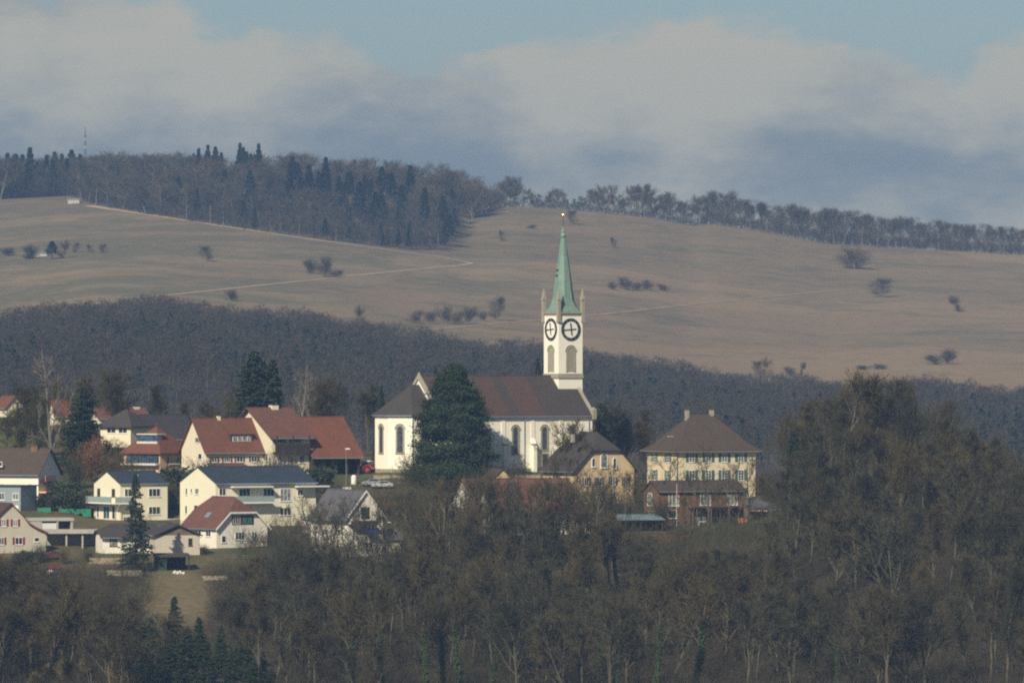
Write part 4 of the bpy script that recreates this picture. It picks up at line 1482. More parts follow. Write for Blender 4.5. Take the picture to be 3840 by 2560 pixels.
def bungalow():
    h = House('bungalow', 'cream bungalow wing with shallow dark brown roof and red-framed window', 'bungalow', 385, 2072, 12, 205, 12, 2012, 1972,
              'white_plaster', 'dark_tiles', oh=0.7, ohg=0.5, W=8.5, hips=(0.6, 0), d=1443)
    h.window('F', 411, 2020, 439, 2047, nx=2, frame='shutter_brown', pane='curtained_glass')
    h.window('F', 530, 2022, 560, 2046, nx=3)
    g = House('bungalow', 'grey-beige bungalow wing with low gable and open dark carport below', 'bungalow', 582, 2078, 12, 166, 8, 2006, 1969,
              'grey_beige_plaster', 'dark_tiles', axis='v', oh=0.5, ohg=0.7, W=10, d=1438)
    g.window('F', 705, 2018, 720, 2046, nx=1, frame='shutter_brown')
    # fascia triangle of dark boards
    m = MB(); m.poly([(0, -.03, g.E), (g.L, -.03, g.E), (g.L / 2, -.03, g.E + g.H)]); m.build('gable_cladding', 'grey_boards', g.o)
    X, Z = g.fx, g.z
    sh = House('shed', 'low dark green carport shed under the beige bungalow wing', 'shed', 592, 2136, 12, 118, 8, 2084, 2078,
               'door_green', 'brown_red_tiles', build=False, W=4.5, d=1426)
    L, W, E = sh.L, sh.W, sh.E
    MB().slab([[(-.4, -.5, E - .2), (L + .4, -.5, E - .2), (L + .4, W, E + .35), (-.4, W, E + .35)]], 0.12).build('roof', 'brown_tiles', sh.o)
    MB().box(0, 0, -2, L * .28, .15, E - .1).box(0, .15, -2, .15, W, E - .1).box(0, W - .1, -2, L, W, E - .1).build('wall', 'door_green', sh.o)
    MB().box(L - .2, 0, -2, L, .2, E - .1).build('post', 'door_green', sh.o)


def white_chalet():
    h = House('house', 'white gabled house with grey slate roof and blue awning on its balcony among bare trees', 'house', 1306, 2084, 32, 128, 146, 1932, 1842,
              'white_plaster', 'slate', axis='v', oh=0.9, ohg=0.3, t=0.18, d=1446)
    h.window('F', 1354, 1902, 1384, 1946, nx=2, frame='dark_wood', sill=False); h.window('F', 1408, 1930, 1427, 1955, nx=2)
    b = h.part('balcony', 'dark_wood', 'F', 1304, 1964, 1400, 1969, 0, 1.4)
    h.part('balcony_boards', 'barn_boards', 'F', 1303, 1951, 1401, 1964, 1.32, 1.4, b)
    a0, a1, z0, z1 = h.rect('F', 1358, 1978, 1398, 1998)
    MB().slab([[(a0, -1.5, z0), (a1, -1.5, z0), (a1, -0.1, z1), (a0, -.1, z1)]], 0.04).build('awning', 'blue_cloth', h.o)
    h.window('F', 1356, 2032, 1394, 2058, nx=3); h.window('L', 1205, 1985, 1225, 2010, nx=2); h.window('L', 1255, 1985, 1275, 2010, nx=2)
    A, B = h.dims(); m = MB(); E, H = h.E, h.H
    pts = [(-0.9, E - 0.9 * h.sl), (B / 2, E + H), (B + 0.9, E - 0.9 * h.sl)]
    for (xa, za), (xb, zb) in zip(pts, pts[1:]):
        k = len(m.v)
        for y in (-0.4, -0.305):
            m.v += [(xa, y, za - 0.15), (xb, y, zb - 0.15), (xb, y, zb + 0.2), (xa, y, za + 0.2)]
        m.f += [(k, k + 1, k + 2, k + 3), (k + 4, k + 5, k + 6, k + 7), (k, k + 1, k + 5, k + 4), (k + 3, k + 2, k + 6, k + 7)]
    m.build('verge_board', 'white_paint', h.rf)
    g = House('shed', 'grey-roofed garden shed with pale wall beside the white gabled house', 'shed', 1440, 2068, 25, 62, 10, 2020, 1990,
              'cream_plaster', 'slate', oh=.4, W=5, d=1452)
    g.window('F', 1450, 2035, 1466, 2052)
    w = House('garage_block', 'low white garage wing half hidden left of the white gabled house', 'garage', 1175, 1998, 20, 110, 10, 1950, 1949,
              'old_white_plaster', 'slate', build=False, W=6, d=1470)
    MB().box(0, 0, -2.5, w.L, w.W, w.E).build('wall', 'old_white_plaster', w.o)
    MB().box(-.3, -.4, w.E, w.L + .3, w.W + .2, w.E + .25).build('roof', 'dark_metal', w.o)
    w.window('F', 1190, 1960, 1225, 1980, nx=3)


def long_red_house():
    h = House('house', 'long low house with brownish red roof and white cross gable behind the trees', 'house', 1790, 2005, 24, 392, 36, 1915, 1802,
              'old_white_plaster', 'brown_red_tiles', oh=0.6, W=14, d=1485)
    for x in range(1850, 2150, 44):
        h.window('F', x, 1932, x + 20, 1960, nx=2)
    # steep cross gable at the left
    X, Z = h.fx, h.z
    x0, x1 = X(1775), X(1836)
    ap = ((x0 + x1) / 2, Z(1832))
    m = MB(); m.poly([(x0, -.5, -2), (x1, -.5, -2), (x1, -.5, Z(1925)), (ap[0], -.5, ap[1]), (x0, -.5, Z(1925))])
    m.poly([(x0, -.5, -2), (x0, 2, -2), (x0, 2, Z(1925)), (x0, -.5, Z(1925))]); m.poly([(x1, -.5, -2), (x1, 2, -2), (x1, 2, Z(1925)), (x1, -.5, Z(1925))])
    cg = m.build('cross_gable', 'old_white_plaster', h.o)
    MB().slab([[(x0 - .4, -.9, Z(1936)), (ap[0], -.9, ap[1] + .02), (ap[0], 5.6, ap[1] + .02), (x0 - .4, 3, Z(1936))][::-1],
               [(ap[0], -.9, ap[1] + .02), (x1 + .4, -.9, Z(1936)), (x1 + .4, 3, Z(1936)), (ap[0], 5.6, ap[1] + .02)][::-1]], .15).build('gable_roof', 'red_tiles', cg)
    h.window('F', 1798, 1880, 1812, 1905).location = (0, -0.5, 0)
    sl = h.sl; yy = h.W * .36
    z = lambda y: h.E + y * sl + .26
    a = X(1912) + 2.2
    MB().slab([[(a, yy, z(yy)), (a + 1.2, yy, z(yy)), (a + 1.2, yy + 1, z(yy + 1)), (a, yy + 1, z(yy + 1))]], .06).build('skylight', 'glass_blue', h.rf)
    g = House('house', 'low white building with dark flat roof and tall windows in front of the red roof', 'house', 2052, 2000, 14, 166, 10, 1945, 1944,
              'white_plaster', 'dark_metal', build=False, W=7, d=1468)
    MB().box(0, 0, -3, g.L, g.W, g.E).build('wall', 'white_plaster', g.o)
    MB().box(-.5, -.6, g.E, g.L + .5, g.W + .2, g.E + .4).build('roof', 'dark_metal', g.o)
    for x in (2064, 2090, 2118, 2145, 2170, 2196):
        g.window('F', x, 1955, x + 13, 1990, nx=1, sill=False)
    y = House('house', 'small ochre gable with dark roof peeping out below the church wall', 'house', 1846, 1812, 25, 76, 10, 1798, 1762,
              'ochre_plaster', 'brown_tiles', axis='v', oh=.3, ohg=.2, W=5, d=1518)


def parish_barn():
    h = House('parish_house', 'ochre parish house with dark half-hipped roof and arched gable windows beside the church', 'house', 2158, 1886, 31, 222, 120, 1758, 1626,
              'ochre_plaster', 'dark_tiles', axis='v', hips=(0.5, 0.5), oh=0.75, ohg=0.6, d=1522)
    front = lambda a, z, n: (a, -n, z)
    arched(h.o, front, h.fx(2266), h.z(1752), h.z(1716), 1.4, 0.16, frame='white_paint', pane='curtained_glass', bars=2, hood=0)
    arched(h.o, front, h.fx(2226), h.z(1748), h.z(1725), 0.65, 0.12, frame='white_paint', pane='glass', bars=1, hood=0)
    arched(h.o, front, h.fx(2306), h.z(1755), h.z(1725), 0.65, 0.12, frame='white_paint', pane='glass', bars=1, hood=0)
    for x in (2190, 2240, 2290, 2340):
        h.window('F', x, 1790, x + 18, 1822, nx=2, shutters='shutter_brown', sw=.4)
    for x in (2060, 2110):
        h.window('L', x, 1790, x + 12, 1820, nx=2)
    MB().box(.5, 2, h.z(1640) - 1, 1.1, 2.7, h.z(1628)).build('chimney', 'stone', h.rf)


def manor():
    h = House('manor_house', 'large cream manor with broad brown hipped roof, green shutters and two chimneys', 'manor', 2537, 1884, 24, 300, 106, 1690, 1559,
              'manor_plaster', 'brown_tiles', hips=(1, 1), build=False, d=1549)
    L, W, E, H = h.L, h.W, h.E, h.H
    h.walls('manor_plaster', 4)
    # bell-cast hipped roof
    oh = 1.1
    zz = [(oh, E - 0.15), (-0.9, E + 1.0), (-2.6, E + 2.9), (-W / 2, E + H)]
    def rect(k):
        k = -k
        if k >= W / 2 - .01: return [(W / 2 - .6, W / 2), (L - W / 2 + .6, W / 2)]
        return [(k, k), (L - k, k), (L - k, W - k), (k, W - k)]
    polys = []
    r0 = 0
    for (ka, za), (kb, zb) in zip(zz, zz[1:]):
        A, B = rect(ka), rect(kb)
        if len(B) == 4:
            for i in range(4):
                j = (i + 1) % 4
                polys.append([(*A[i], za), (*A[j], za), (*B[j], zb), (*B[i], zb)])
        else:
            a, b = B
            polys += [[(*A[0], za), (*A[1], za), (*b, zb), (*a, zb)], [(*A[1], za), (*A[2], za), (*b, zb)],
                      [(*A[2], za), (*A[3], za), (*a, zb), (*b, zb)], [(*A[3], za), (*A[0], za), (*a, zb)]]
    h.rf = MB().slab(polys, 0.2).build('roof', 'brown_tiles', h.o)
    h.sl = 1
    MB().box(-oh, -oh, E - .2, L + oh, W + oh, E - .155).build('soffit', 'old_white_plaster', h.rf)
    for x0, x1 in ((2571, 2589), (2664, 2683)):
        h.chimney(x0 + 3, 1534, x1 - 3, 1561, mat='stone', cap='brown_red_tiles', depth=.7)
    for x in (2595, 2658, 2719, 2782):
        for y0, y1 in ((1701, 1733), (1763, 1803)):
            h.window('F', x - 11, y0, x + 11, y1, nx=2, nz=4, shutters='shutter_green', sw=0.66)
        h.window('F', x - 11, 1830, x + 11, 1866, nx=2, nz=3, shutters='shutter_green', sw=0.66)
    for x in (2458, 2506):
        for y0, y1 in ((1703, 1735), (1763, 1803)):
            h.window('L', x - 6, y0, x + 6, y1, nx=2, nz=3, shutters='shutter_green', sw=0.6)
    MB().cyl((.12, -.1, -1), (.12, -.1, E - .2), .07, n=6).build('downpipe', 'dark_metal', h.o)
    # open skylight leaf on the left slope
    MB().box(-.2, 0, 0, .2, 2.4, .1).build('skylight', 'peach_plaster', h.rf).location = (2.2, W * .45, E + 2.75)


def timber_house():
    h = House('house', 'long brown timber-clad house with purple-brown metal roof below the manor', 'house', 2472, 1972, 28, 322, 56, 1842, 1807,
              'brown_boards', 'brown_tiles', oh=0.4, ohg=0.4, t=0.16, d=1493)
    h.window('L', 2430, 1849, 2446, 1896, nx=1, pane='curtained_glass'); h.window('F', 2508, 1847, 2547, 1897, nx=3, pane='curtained_glass')
    h.window('F', 2628, 1848, 2667, 1896, nx=3, pane='curtained_glass'); h.window('F', 2732, 1848, 2770, 1896, nx=3, pane='curtained_glass')
    h.window('F', 2505, 1912, 2537, 1944, nx=1); h.window('L', 2434, 1915, 2452, 1950, nx=1, pane='curtained_glass')
    h.part('recess_shade', 'barn_boards', 'F', 2590, 1908, 2785, 1968, 0.0, 0.03)  # flat dark panel on the wall, its colour stands in for the overhang's shade
    h.part('balcony', 'dark_wood', 'F', 2580, 1902, 2790, 1906, 0, 1.5)
    for x in (2600, 2655, 2720, 2780):
        h.part('post', 'grey_boards', 'F', x, 1906, x + 3, 1975, 1.3, 1.45)
    h.part('garden_door', 'curtained_glass', 'F', 2610, 1915, 2650, 1962, 0.03, 0.07)
    MB().cyl((h.fx(2483) + 1.4, h.W * .35, h.E), (h.fx(2483) + 1.4, h.W * .35, h.z(1800)), .22).build('flue_pipe', 'dark_metal', h.rf)
    g = House('carport', 'blue-grey flat carport roof on posts left of the timber house', 'carport', 2318, 1990, 14, 170, 10, 1950, 1949,
              'zinc', 'zinc', build=False, W=6, d=1478)
    L, W, E = g.L, g.W, g.E
    MB().slab([[(-.3, -.4, E), (L + .3, -.4, E), (L + .3, W, E + .9), (-.3, W, E + .9)]], .14).build('roof', 'pale_blue_paint', g.o)
    for a in (0.2, L / 2, L - .3):
        MB().box(a, 0, -2, a + .18, .2, E).build('post', 'dark_wood', g.o)
    MB().box(0, W - .2, -2, L, W - .05, E + .8).build('wall', 'grey_boards', g.o)
    k = House('shed', 'open timber shed with grey roof to the right of the timber house', 'shed', 2812, 1974, 10, 92, 8, 1914, 1913,
              'grey_boards', 'slate', build=False, W=5.5, d=1489)
    L, W, E = k.L, k.W, k.E
    MB().slab([[(-.5, -.6, E), (L + .5, -.6, E), (L, W, E + 1.7), (0, W, E + 1.7)]], .15).build('roof', 'slate', k.o)
    MB().box(0, W - .2, -2, L, W - .05, E + 1.5).build('wall', 'grey_boards', k.o)
    MB().box(L * .5 + .21, .1, -2, L - .21, .25, E * .45).build('low_wall', 'grey_boards', k.o)
    for a in (0, L / 2, L - .2):
        MB().box(a, 0, -2, a + .2, .2, E).build('post', 'dark_wood', k.o)
    MB().box(-.3, -.65, E - .12, L * .7, -.61, E + .1).build('fascia', 'peach_plaster', k.o)


yellow_small(); yellow_large(); hip_house_front(); farmhouse(); red_dormer_house(); pyramid_house(); dark_roof_group()
left_far_houses(); brown_left_house(); gable_house_left(); garages(); bungalow(); white_chalet(); long_red_house(); parish_barn(); manor(); timber_house()
apply_pads()


# ------------------------------------------------------------------ small village things
def place(name, label, cat, px, py=None, d=None, rz=0.0, group=None):
    d = d or hit(px, py)
    x, y, z = at(px, d)
    o = bpy.data.objects.new(name, None); COL.objects.link(o); o.empty_display_size = 0.5
    o.location = (x, y, z); o.rotation_euler = (0, 0, rz)
    return tag(o, label, cat, group)


def tractor():
    o = place('tractor', 'red tractor with white cab roof parked between barn and church', 'tractor', 1366, d=1549, rz=R(-12))
    k = 1.0
    MB().box(-1.75, -.45, .75, -.2, .45, 1.55).box(-1.8, -.4, 1.5, -.2, .4, 1.62).build('bonnet', 'red_paint', o)
    MB().box(-.25, -.75, .7, 1.25, .75, 1.0).build('body', 'dark_metal', o)
    c = MB()
    for x, y in ((-.2, -.7), (-.2, .7), (1.15, -.7), (1.15, .7)): c.box(x - .05, y - .05, 1.0, x + .05, y + .05, 2.5)
    cb = c.build('cab', 'dark_metal', o)
    MB().box(-.18, -.68, 1.0, 1.12, .68, 2.48).build('cab_glass', 'glass_blue', cb)
    MB().box(-.4, -.85, 2.5, 1.35, .85, 2.68).build('cab_roof', 'white_paint', cb)
    for x, r, w in ((-1.35, .48, .3), (.85, .82, .45)):
        for sg in (-1, 1):
            y = sg * (.85 if r > .6 else .7)
            wh = MB().cyl((x, y - w / 2, r), (x, y + w / 2, r), r, n=20).build('wheel', 'rubber', o)
            MB().cyl((x, y - w / 2 - .02, r), (x, y + w / 2 + .02, r), r * .5, n=14).build('rim', 'red_paint', wh)
    for sg in (-1, 1):
        m = MB()
        for i in range(6):
            a0, a1 = math.pi * (.05 + .15 * i), math.pi * (.05 + .15 * (i + 1))
            y0, y1 = sg * .85 - .3, sg * .85 + .3
            p = [(.85 + r * math.cos(a), y, .82 + r * math.sin(a)) for r in (.9, 1.0) for a in (a0, a1) for y in (y0, y1)]
            b = len(m.v); m.v += p
            m.f += [(b, b + 1, b + 3, b + 2), (b + 4, b + 6, b + 7, b + 5), (b, b + 2, b + 6, b + 4), (b + 1, b + 5, b + 7, b + 3)]
        m.build('mudguard', 'red_paint', o)
    MB().cyl((-.5, .3, 1.5), (-.5, .3, 2.4), .05).build('exhaust', 'dark_metal', o)


def car(name, label, px, d, rz, mat):
    o = place(name, label, 'car', px, d=d, rz=rz)
    prof = [(-2.1, .35), (-2.15, .7), (-1.9, .9), (-1.0, 1.0), (-.45, 1.42), (.9, 1.45), (1.6, 1.05), (2.1, .95), (2.15, .4)]
    def ex(m, pr, y0, y1, tap=0):
        b = len(m.v); n = len(pr)
        for y, s_ in ((y0, 1), (y1, 1)):
            m.v += [(x, y * (1 - tap * max(z - .9, 0)), z) for x, z in pr]
        for i in range(n):
            j = (i + 1) % n; m.f.append((b + i, b + j, b + n + j, b + n + i))
        m.f.append(tuple(b + i for i in range(n))); m.f.append(tuple(b + n + i for i in reversed(range(n))))
        return m
    ex(MB(), prof, -.85, .85, .3).build('body', mat, o)
    ex(MB(), [(-.9, 1.0), (-.42, 1.37), (.85, 1.39), (1.4, 1.05)], -.865, .865, .3).build('side_windows', 'glass', o)
    for x in (-1.3, 1.3):
        for sg in (-1, 1):
            w = MB().cyl((x, sg * .78 - .1, .33), (x, sg * .78 + .1, .33), .33, n=14).build('wheel', 'rubber', o)
            MB().cyl((x, sg * .78 - .11, .33), (x, sg * .78 + .11, .33), .18, n=10).build('rim', 'zinc', w)
    return o


tractor()
car('parked_car', 'white car parked on the lane below the farm', 1432, 1527, R(10), 'car_white')
car('parked_car', 'dark grey car parked on the lane below the white church', 1395, 1529, R(8), 'car_grey')
car('parked_car', 'red car parked behind the bushes left of the bungalow', 198, 1436, R(15), 'maroon_paint')


def lamp(px, d, top_py, label):
    o = place('street_lamp', label, 'street lamp', px, d=d)
    h = (1280 - top_py) * d / F - o.location.z
    MB().cyl((0, 0, -.5), (0, 0, h), .09, .05, n=8).build('pole', 'steel_pole', o)
    MB().cyl((0, 0, h - .05), (.6, 0, h + .05), .04).build('arm', 'steel_pole', o)
    MB().box(-.15, -.18, h, .75, .18, h + .22).build('lamp_head', 'white_paint', o)


lamp(1298, 1530, 1684, 'grey street lamp with pale head in front of the red barn')
lamp(1452, 1432, 1960, 'slim grey street lamp right of the white gabled house')
o = place('water_tank', 'white round tank standing at the right front of the barn', 'tank', 1327, d=1531)
MB().cyl((0, 0, 0), (0, 0, 1.6), .55, n=16).cyl((0, 0, 1.6), (0, 0, 1.85), .55, .2, n=16).build('tank_body', 'white_paint', o)
for dx in (-.4, .4):
    MB().cyl((dx, 0, -.9), (dx, 0, .0), .07).build('leg', 'steel_pole', o)
o = place('garden_wall', 'low pale wall along the lane in front of the barn', 'wall', 1226, d=1524)
MB().box(0, 0, -1, 4.8, .3, .9).build('wall_body', 'old_white_plaster', o)
MB().box(-.05, -.05, .9, 4.85, .35, 1.0).build('coping', 'stone', o)
o = place('churchyard_wall', 'rough pale stone wall at the foot of the church', 'wall', 1402, d=1537, rz=R(6))
MB().box(0, 0, -2, 46, .45, .75).build('wall_body', 'rubble_stone', o)
MB().box(-.05, -.06, .75, 46.05, .51, .87).build('coping', 'stone', o)

for px, d, w, hh, rz, lab in ((335, 1431, 7.5, 1.1, 4, 'pale dry-stone terrace wall under the cream bungalow wing'), (400, 1420, 6.5, .9, -6, 'lower crumbling dry-stone wall left of the ragged spruce'), (760, 1418, 4.5, .8, 8, 'short dry-stone wall right of the green carport shed')):
    o = place('stone_wall', lab, 'wall', px, d=d, rz=R(rz))
    m = MB(); rn = random.Random(px)
    nn = int(w / .4)
    for j in range(5):
        for i in range(nn):
            x0_ = i * w / nn + (.2 if j % 2 else 0) + rn.uniform(-.04, .04); z_ = -1 + j * (hh + 1) / 5
            m.box(x0_, rn.uniform(-.08, .05), z_, x0_ + w / nn - .03, .5, z_ + (hh + 1) / 5 - .02)
    m.build('stones', 'rubble_stone', o)
for px0, d, w, lab in ((640, 1486, 5.5, 'low wooden garden fence between the two pale yellow houses'), (840, 1436, 9, 'wooden fence in front of the white half-hipped house'), (1490, 1531, 10, 'wooden rail fence on the bank below the church chancel')):
    o = place('garden_fence', lab, 'fence', px0, d=d)
    m = MB(); nn = int(w / 1.8)
    zz_ = [float(ground_z(o.location.x + w * i / nn, d)) - o.location.z for i in range(nn + 1)]
    for i in range(nn + 1):
        MB().box(w * i / nn - .06, -.06, zz_[i] - .3, w * i / nn + .06, .06, zz_[i] + 1.1).build('post', 'grey_boards', o)
        if i:
            for q in (.45, .85):
                m.cyl((w * (i - 1) / nn, -.08, zz_[i - 1] + q), (w * i / nn, -.08, zz_[i] + q), .06, n=4)
    m.build('rail', 'grey_boards', o)

# green net fences in the garden
for px0, px1, py, lab in ((141, 190, 1917, 'short green net fence behind the concrete garage'), (221, 340, 1921, 'long green net fence left of the small yellow house')):
    d = hit(px0, py + 2)
    o = place('net_fence', lab, 'fence', px0, d=d)
    w = (px1 - px0) * d / F
    n = max(2, int(w / 1.5))
    zl = [float(ground_z(o.location.x + w * i / n, d)) - o.location.z for i in range(n + 1)]
    zt = (1280 - (py - 14)) * d / F - o.location.z
    m = MB()
    for i in range(n):
        a, b = w * i / n, w * (i + 1) / n
        m.box(a, .02, min(zl[i], zt - .7), b, .05, zt + .06 * math.sin(i * 2.1))
    m.build('net', 'green_net', o)
    for i in range(n + 1):
        MB().cyl((w * i / n, 0, zl[i] - .3), (w * i / n, 0, zt + .1), .03, n=6).build('post', 'steel_pole', o)

# play hut, garden odds and ends
o = place('play_hut', 'small pale blue garden hut with maroon roof among bushes', 'garden hut', 200, d=1418)
hz = (1280 - 2135) * 1418 / F - o.location.z
o.location.z += max(hz, 0) * 0
MB().box(-1.2, 0, -.5, 1.2, 2, 1.6).build('wall', 'pale_blue_paint', o)
MB().slab([[(-1.5, -.3, 1.5), (1.5, -.3, 1.5), (.3, 1, 2.5), (-.3, 1, 2.5)], [(1.5, -.3, 1.5), (1.5, 2.3, 1.5), (.3, 1, 2.5)], [(1.5, 2.3, 1.5), (-1.5, 2.3, 1.5), (-.3, 1, 2.5), (.3, 1, 2.5)], [(-1.5, 2.3, 1.5), (-1.5, -.3, 1.5), (-.3, 1, 2.5)]], .1).build('roof', 'maroon_paint', o)
MB().box(-.9, -.04, -.4, -.2, -.002, 1.3).build('door', 'white_paint', o)
MB().box(.15, -.04, .4, .9, -.002, 1.2).build('window', 'glass_blue', o)
o = place('firewood_stack', 'long stack of split firewood below the blue-grey carport', 'woodpile', 2440, d=1470)
m = MB(); rnd = random.Random(4)
for i in range(34):
    for j in range(8):
        x = i * .11 * 2; z = .1 + j * .21
        m.cyl((x + rnd.uniform(-.03, .03), rnd.uniform(-.08, .05), z), (x, 1.0, z), .1, n=6)
tag(o, None)
m.build('logs', 'logs', o)
MB().box(-.2, -.2, 1.75, 7.6, 1.2, 1.82).build('cover_sheet', 'dark_metal', o)
o = place('flagpole', 'white flagpole with hanging red banner before the timber house', 'flagpole', 2538, d=1489)
h = (1280 - 1818) * 1489 / F - o.location.z
MB().cyl((0, 0, -.3), (0, 0, h), .06, .035).ball((0, 0, h + .06), .09, 8).build('pole', 'white_paint', o)
m = MB()
for i in range(6):
    m.box(-.05 - .1 * (i % 2), -.04 + .03 * i, h - 1.9 - i * .16, .3 - .03 * i, -.02 + .03 * i, h - 1.7 - i * .16)
m.build('flag', 'red_paint', o)
o = place('garden_bench', 'orange cushioned garden seat under the timber house balcony', 'garden seat', 2783, d=1487)
MB().box(-.9, -.4, .35, .9, .4, .55).box(-.9, .25, .55, .9, .4, 1.3).build('cushion', 'orange_cloth', o)
for dx in (-.8, .8): MB().box(dx - .05, -.35, -.2, dx + .05, .35, .35).build('leg', 'dark_wood', o)
o = place('garden_table', 'white garden table on the terrace of the timber house', 'table', 2640, d=1487)
MB().box(-1.1, -.5, .7, 1.1, .5, .76).build('table_top', 'white_paint', o)
for dx in (-1, 1):
    for dy in (-.4, .4): MB().box(dx - .04, dy - .04, -.2, dx + .04, dy + .04, .7).build('leg', 'white_paint', o)
o = place('boulder_heap', 'pale heap of stones beside the green carport shed', 'stone heap', 672, d=1423)
m = MB(); rnd = random.Random(8)
for i in range(16): m.ball((rnd.uniform(-.9, .9), rnd.uniform(-.4, .4), rnd.uniform(0, .45)), rnd.uniform(.18, .36), 6, 1.2, .8)
m.build('stones', 'old_white_plaster', o)

# ------------------------------------------------------------------ vegetation
UP = np.array([0.0, 0, 1])


def tubes(segs, n):
    """segs (k, 8): p0, p1, r0, r1 -> verts, quads"""
    s = np.asarray(segs, float)
    p0, p1, r0, r1 = s[:, :3], s[:, 3:6], s[:, 6], s[:, 7]
    a = p1 - p0; a /= np.linalg.norm(a, axis=1, keepdims=True) + 1e-9
    ref = np.where(np.abs(a[:, 2:3]) > 0.9, np.array([[1.0, 0, 0]]), np.array([[0, 0, 1.0]]))
    u = np.cross(a, ref); u /= np.linalg.norm(u, axis=1, keepdims=True); v = np.cross(a, u)
    ang = np.arange(n) * 2 * math.pi / n
    ca, sa = np.cos(ang), np.sin(ang)
    off = u[:, None, :] * ca[None, :, None] + v[:, None, :] * sa[None, :, None]
    A = p0[:, None, :] + off * r0[:, None, None]
    B = p1[:, None, :] + off * r1[:, None, None]
    V = np.concatenate([A, B], 1).reshape(-1, 3)
    base = (np.arange(len(s)) * 2 * n)[:, None]
    i = np.arange(n); j = (i + 1) % n
    q = np.stack([i, j, n + j, n + i], -1)
    Fq = (base[:, :, None] + q[None]).reshape(-1, 4)
    return V, Fq


def slivers(p, d, l, w, rng):
    """thin twigs: one narrow quad each (pinched at its tip)"""
    p = np.asarray(p); d = np.asarray(d); k = len(p)
    d = d / (np.linalg.norm(d, axis=1, keepdims=True) + 1e-9)
    r = rng.normal(size=(k, 3)); s = np.cross(d, r); s /= np.linalg.norm(s, axis=1, keepdims=True) + 1e-9
    l = np.broadcast_to(np.asarray(l, float).reshape(-1, 1), (k, 1)); w = np.broadcast_to(np.asarray(w, float).reshape(-1, 1), (k, 1))
    bend = rng.normal(size=(k, 3)) * l * 0.08
    V = np.stack([p - s * w * .5, p + s * w * .5, p + d * l + bend + s * w * .2, p + d * l + bend - s * w * .2], 1).reshape(-1, 3)
    Fq = np.arange(4 * k).reshape(k, 4)
    return V, Fq


def merge(parts):
    V, Fc, M, n = [], [], [], 0
    for v, f, m in parts:
        V.append(v); Fc.append(f + n); M.append(np.full(len(f), m)); n += len(v)
    return np.concatenate(V), np.concatenate(Fc), np.concatenate(M)


def unit(v):
    return v / (np.linalg.norm(v) + 1e-9)


def grow_bare(seed, H=18.0, width=0.42, fork=0.35, twig=0.035, density=1.0, up=0.55, lean=0.05, tl=1.1):
    """skeleton of a leafless broadleaf tree: returns trunk and limb segments, twig starts, directions, lengths"""
    rng = np.random.default_rng(seed)
    limbs, fine, tp, td, tl_ = [], [], [], [], []

    def run(p, d, length, r, level, nseg):
        pts = [p]; rad = [r]
        dd = d.copy()
        for i in range(nseg):
            dd = unit(dd + rng.normal(size=3) * (0.08 + 0.07 * level) + UP * (0.10 if level else 0.05))
            p = p + dd * length / nseg
            r2 = r * (1 - 0.75 * (i + 1) / nseg)
            (limbs if level < 2 else fine).append((*pts[-1], *p, rad[-1], max(r2, 0.034)))
            pts.append(p); rad.append(max(r2, 0.034))
        return pts, rad, dd

    def children(pts, rad, d, level, length):
        if level >= 4: return
        n = {0: int(13 * density), 1: int(8 * density), 2: 6, 3: 0}[level]
        if level == 3: return
        for i in range(n):
            f = rng.uniform(fork if level == 0 else 0.2, 0.98)
            k = f * (len(pts) - 1); a = int(k); t = k - a
            a = min(a, len(pts) - 2)
            q = pts[a] * (1 - t) + pts[a + 1] * t
            r = (rad[a] * (1 - t) + rad[a + 1] * t) * 0.62
            ax = unit(pts[a + 1] - pts[a])
            side = unit(np.cross(ax, rng.normal(size=3)))
            spread = rng.uniform(0.45, 1.0)
            nd = unit(ax * (up if level == 0 else 0.75) + side * spread + UP * 0.15)
            if level == 0:
                ln = H * width * (1.25 - 0.75 * f) * rng.uniform(0.75, 1.15)
            else:
                ln = length * rng.uniform(0.38, 0.6)
            pp, rr, de = run(q, nd, ln, r, level + 1, 4 if level < 1 else 3)
            children(pp, rr, de, level + 1, ln)
            if level >= 1:
                m = 3 if level == 1 else 3
                for _ in range(int(m * density)):
                    k2 = rng.uniform(0.15, 1.0) * (len(pp) - 1); a2 = min(int(k2), len(pp) - 2)
                    tp.append(pp[a2] + (pp[a2 + 1] - pp[a2]) * (k2 - a2))
                    td.append(unit(pp[a2 + 1] - pp[a2]) * 0.8 + unit(rng.normal(size=3)) * 0.8 + UP * 0.25)
                    tl_.append(rng.uniform(0.6, 1.3) * tl)
    d0 = unit(np.array([rng.normal() * lean, rng.normal() * lean, 1.0]))
    pts, rad, de = run(np.array([0, 0, -0.6]), d0, H * 0.82, H * 0.0125 + 0.03, 0, 8)
    children(pts, rad, de, 0, H)
    return limbs, fine, np.array(tp), np.array(td), np.array(tl_), rng


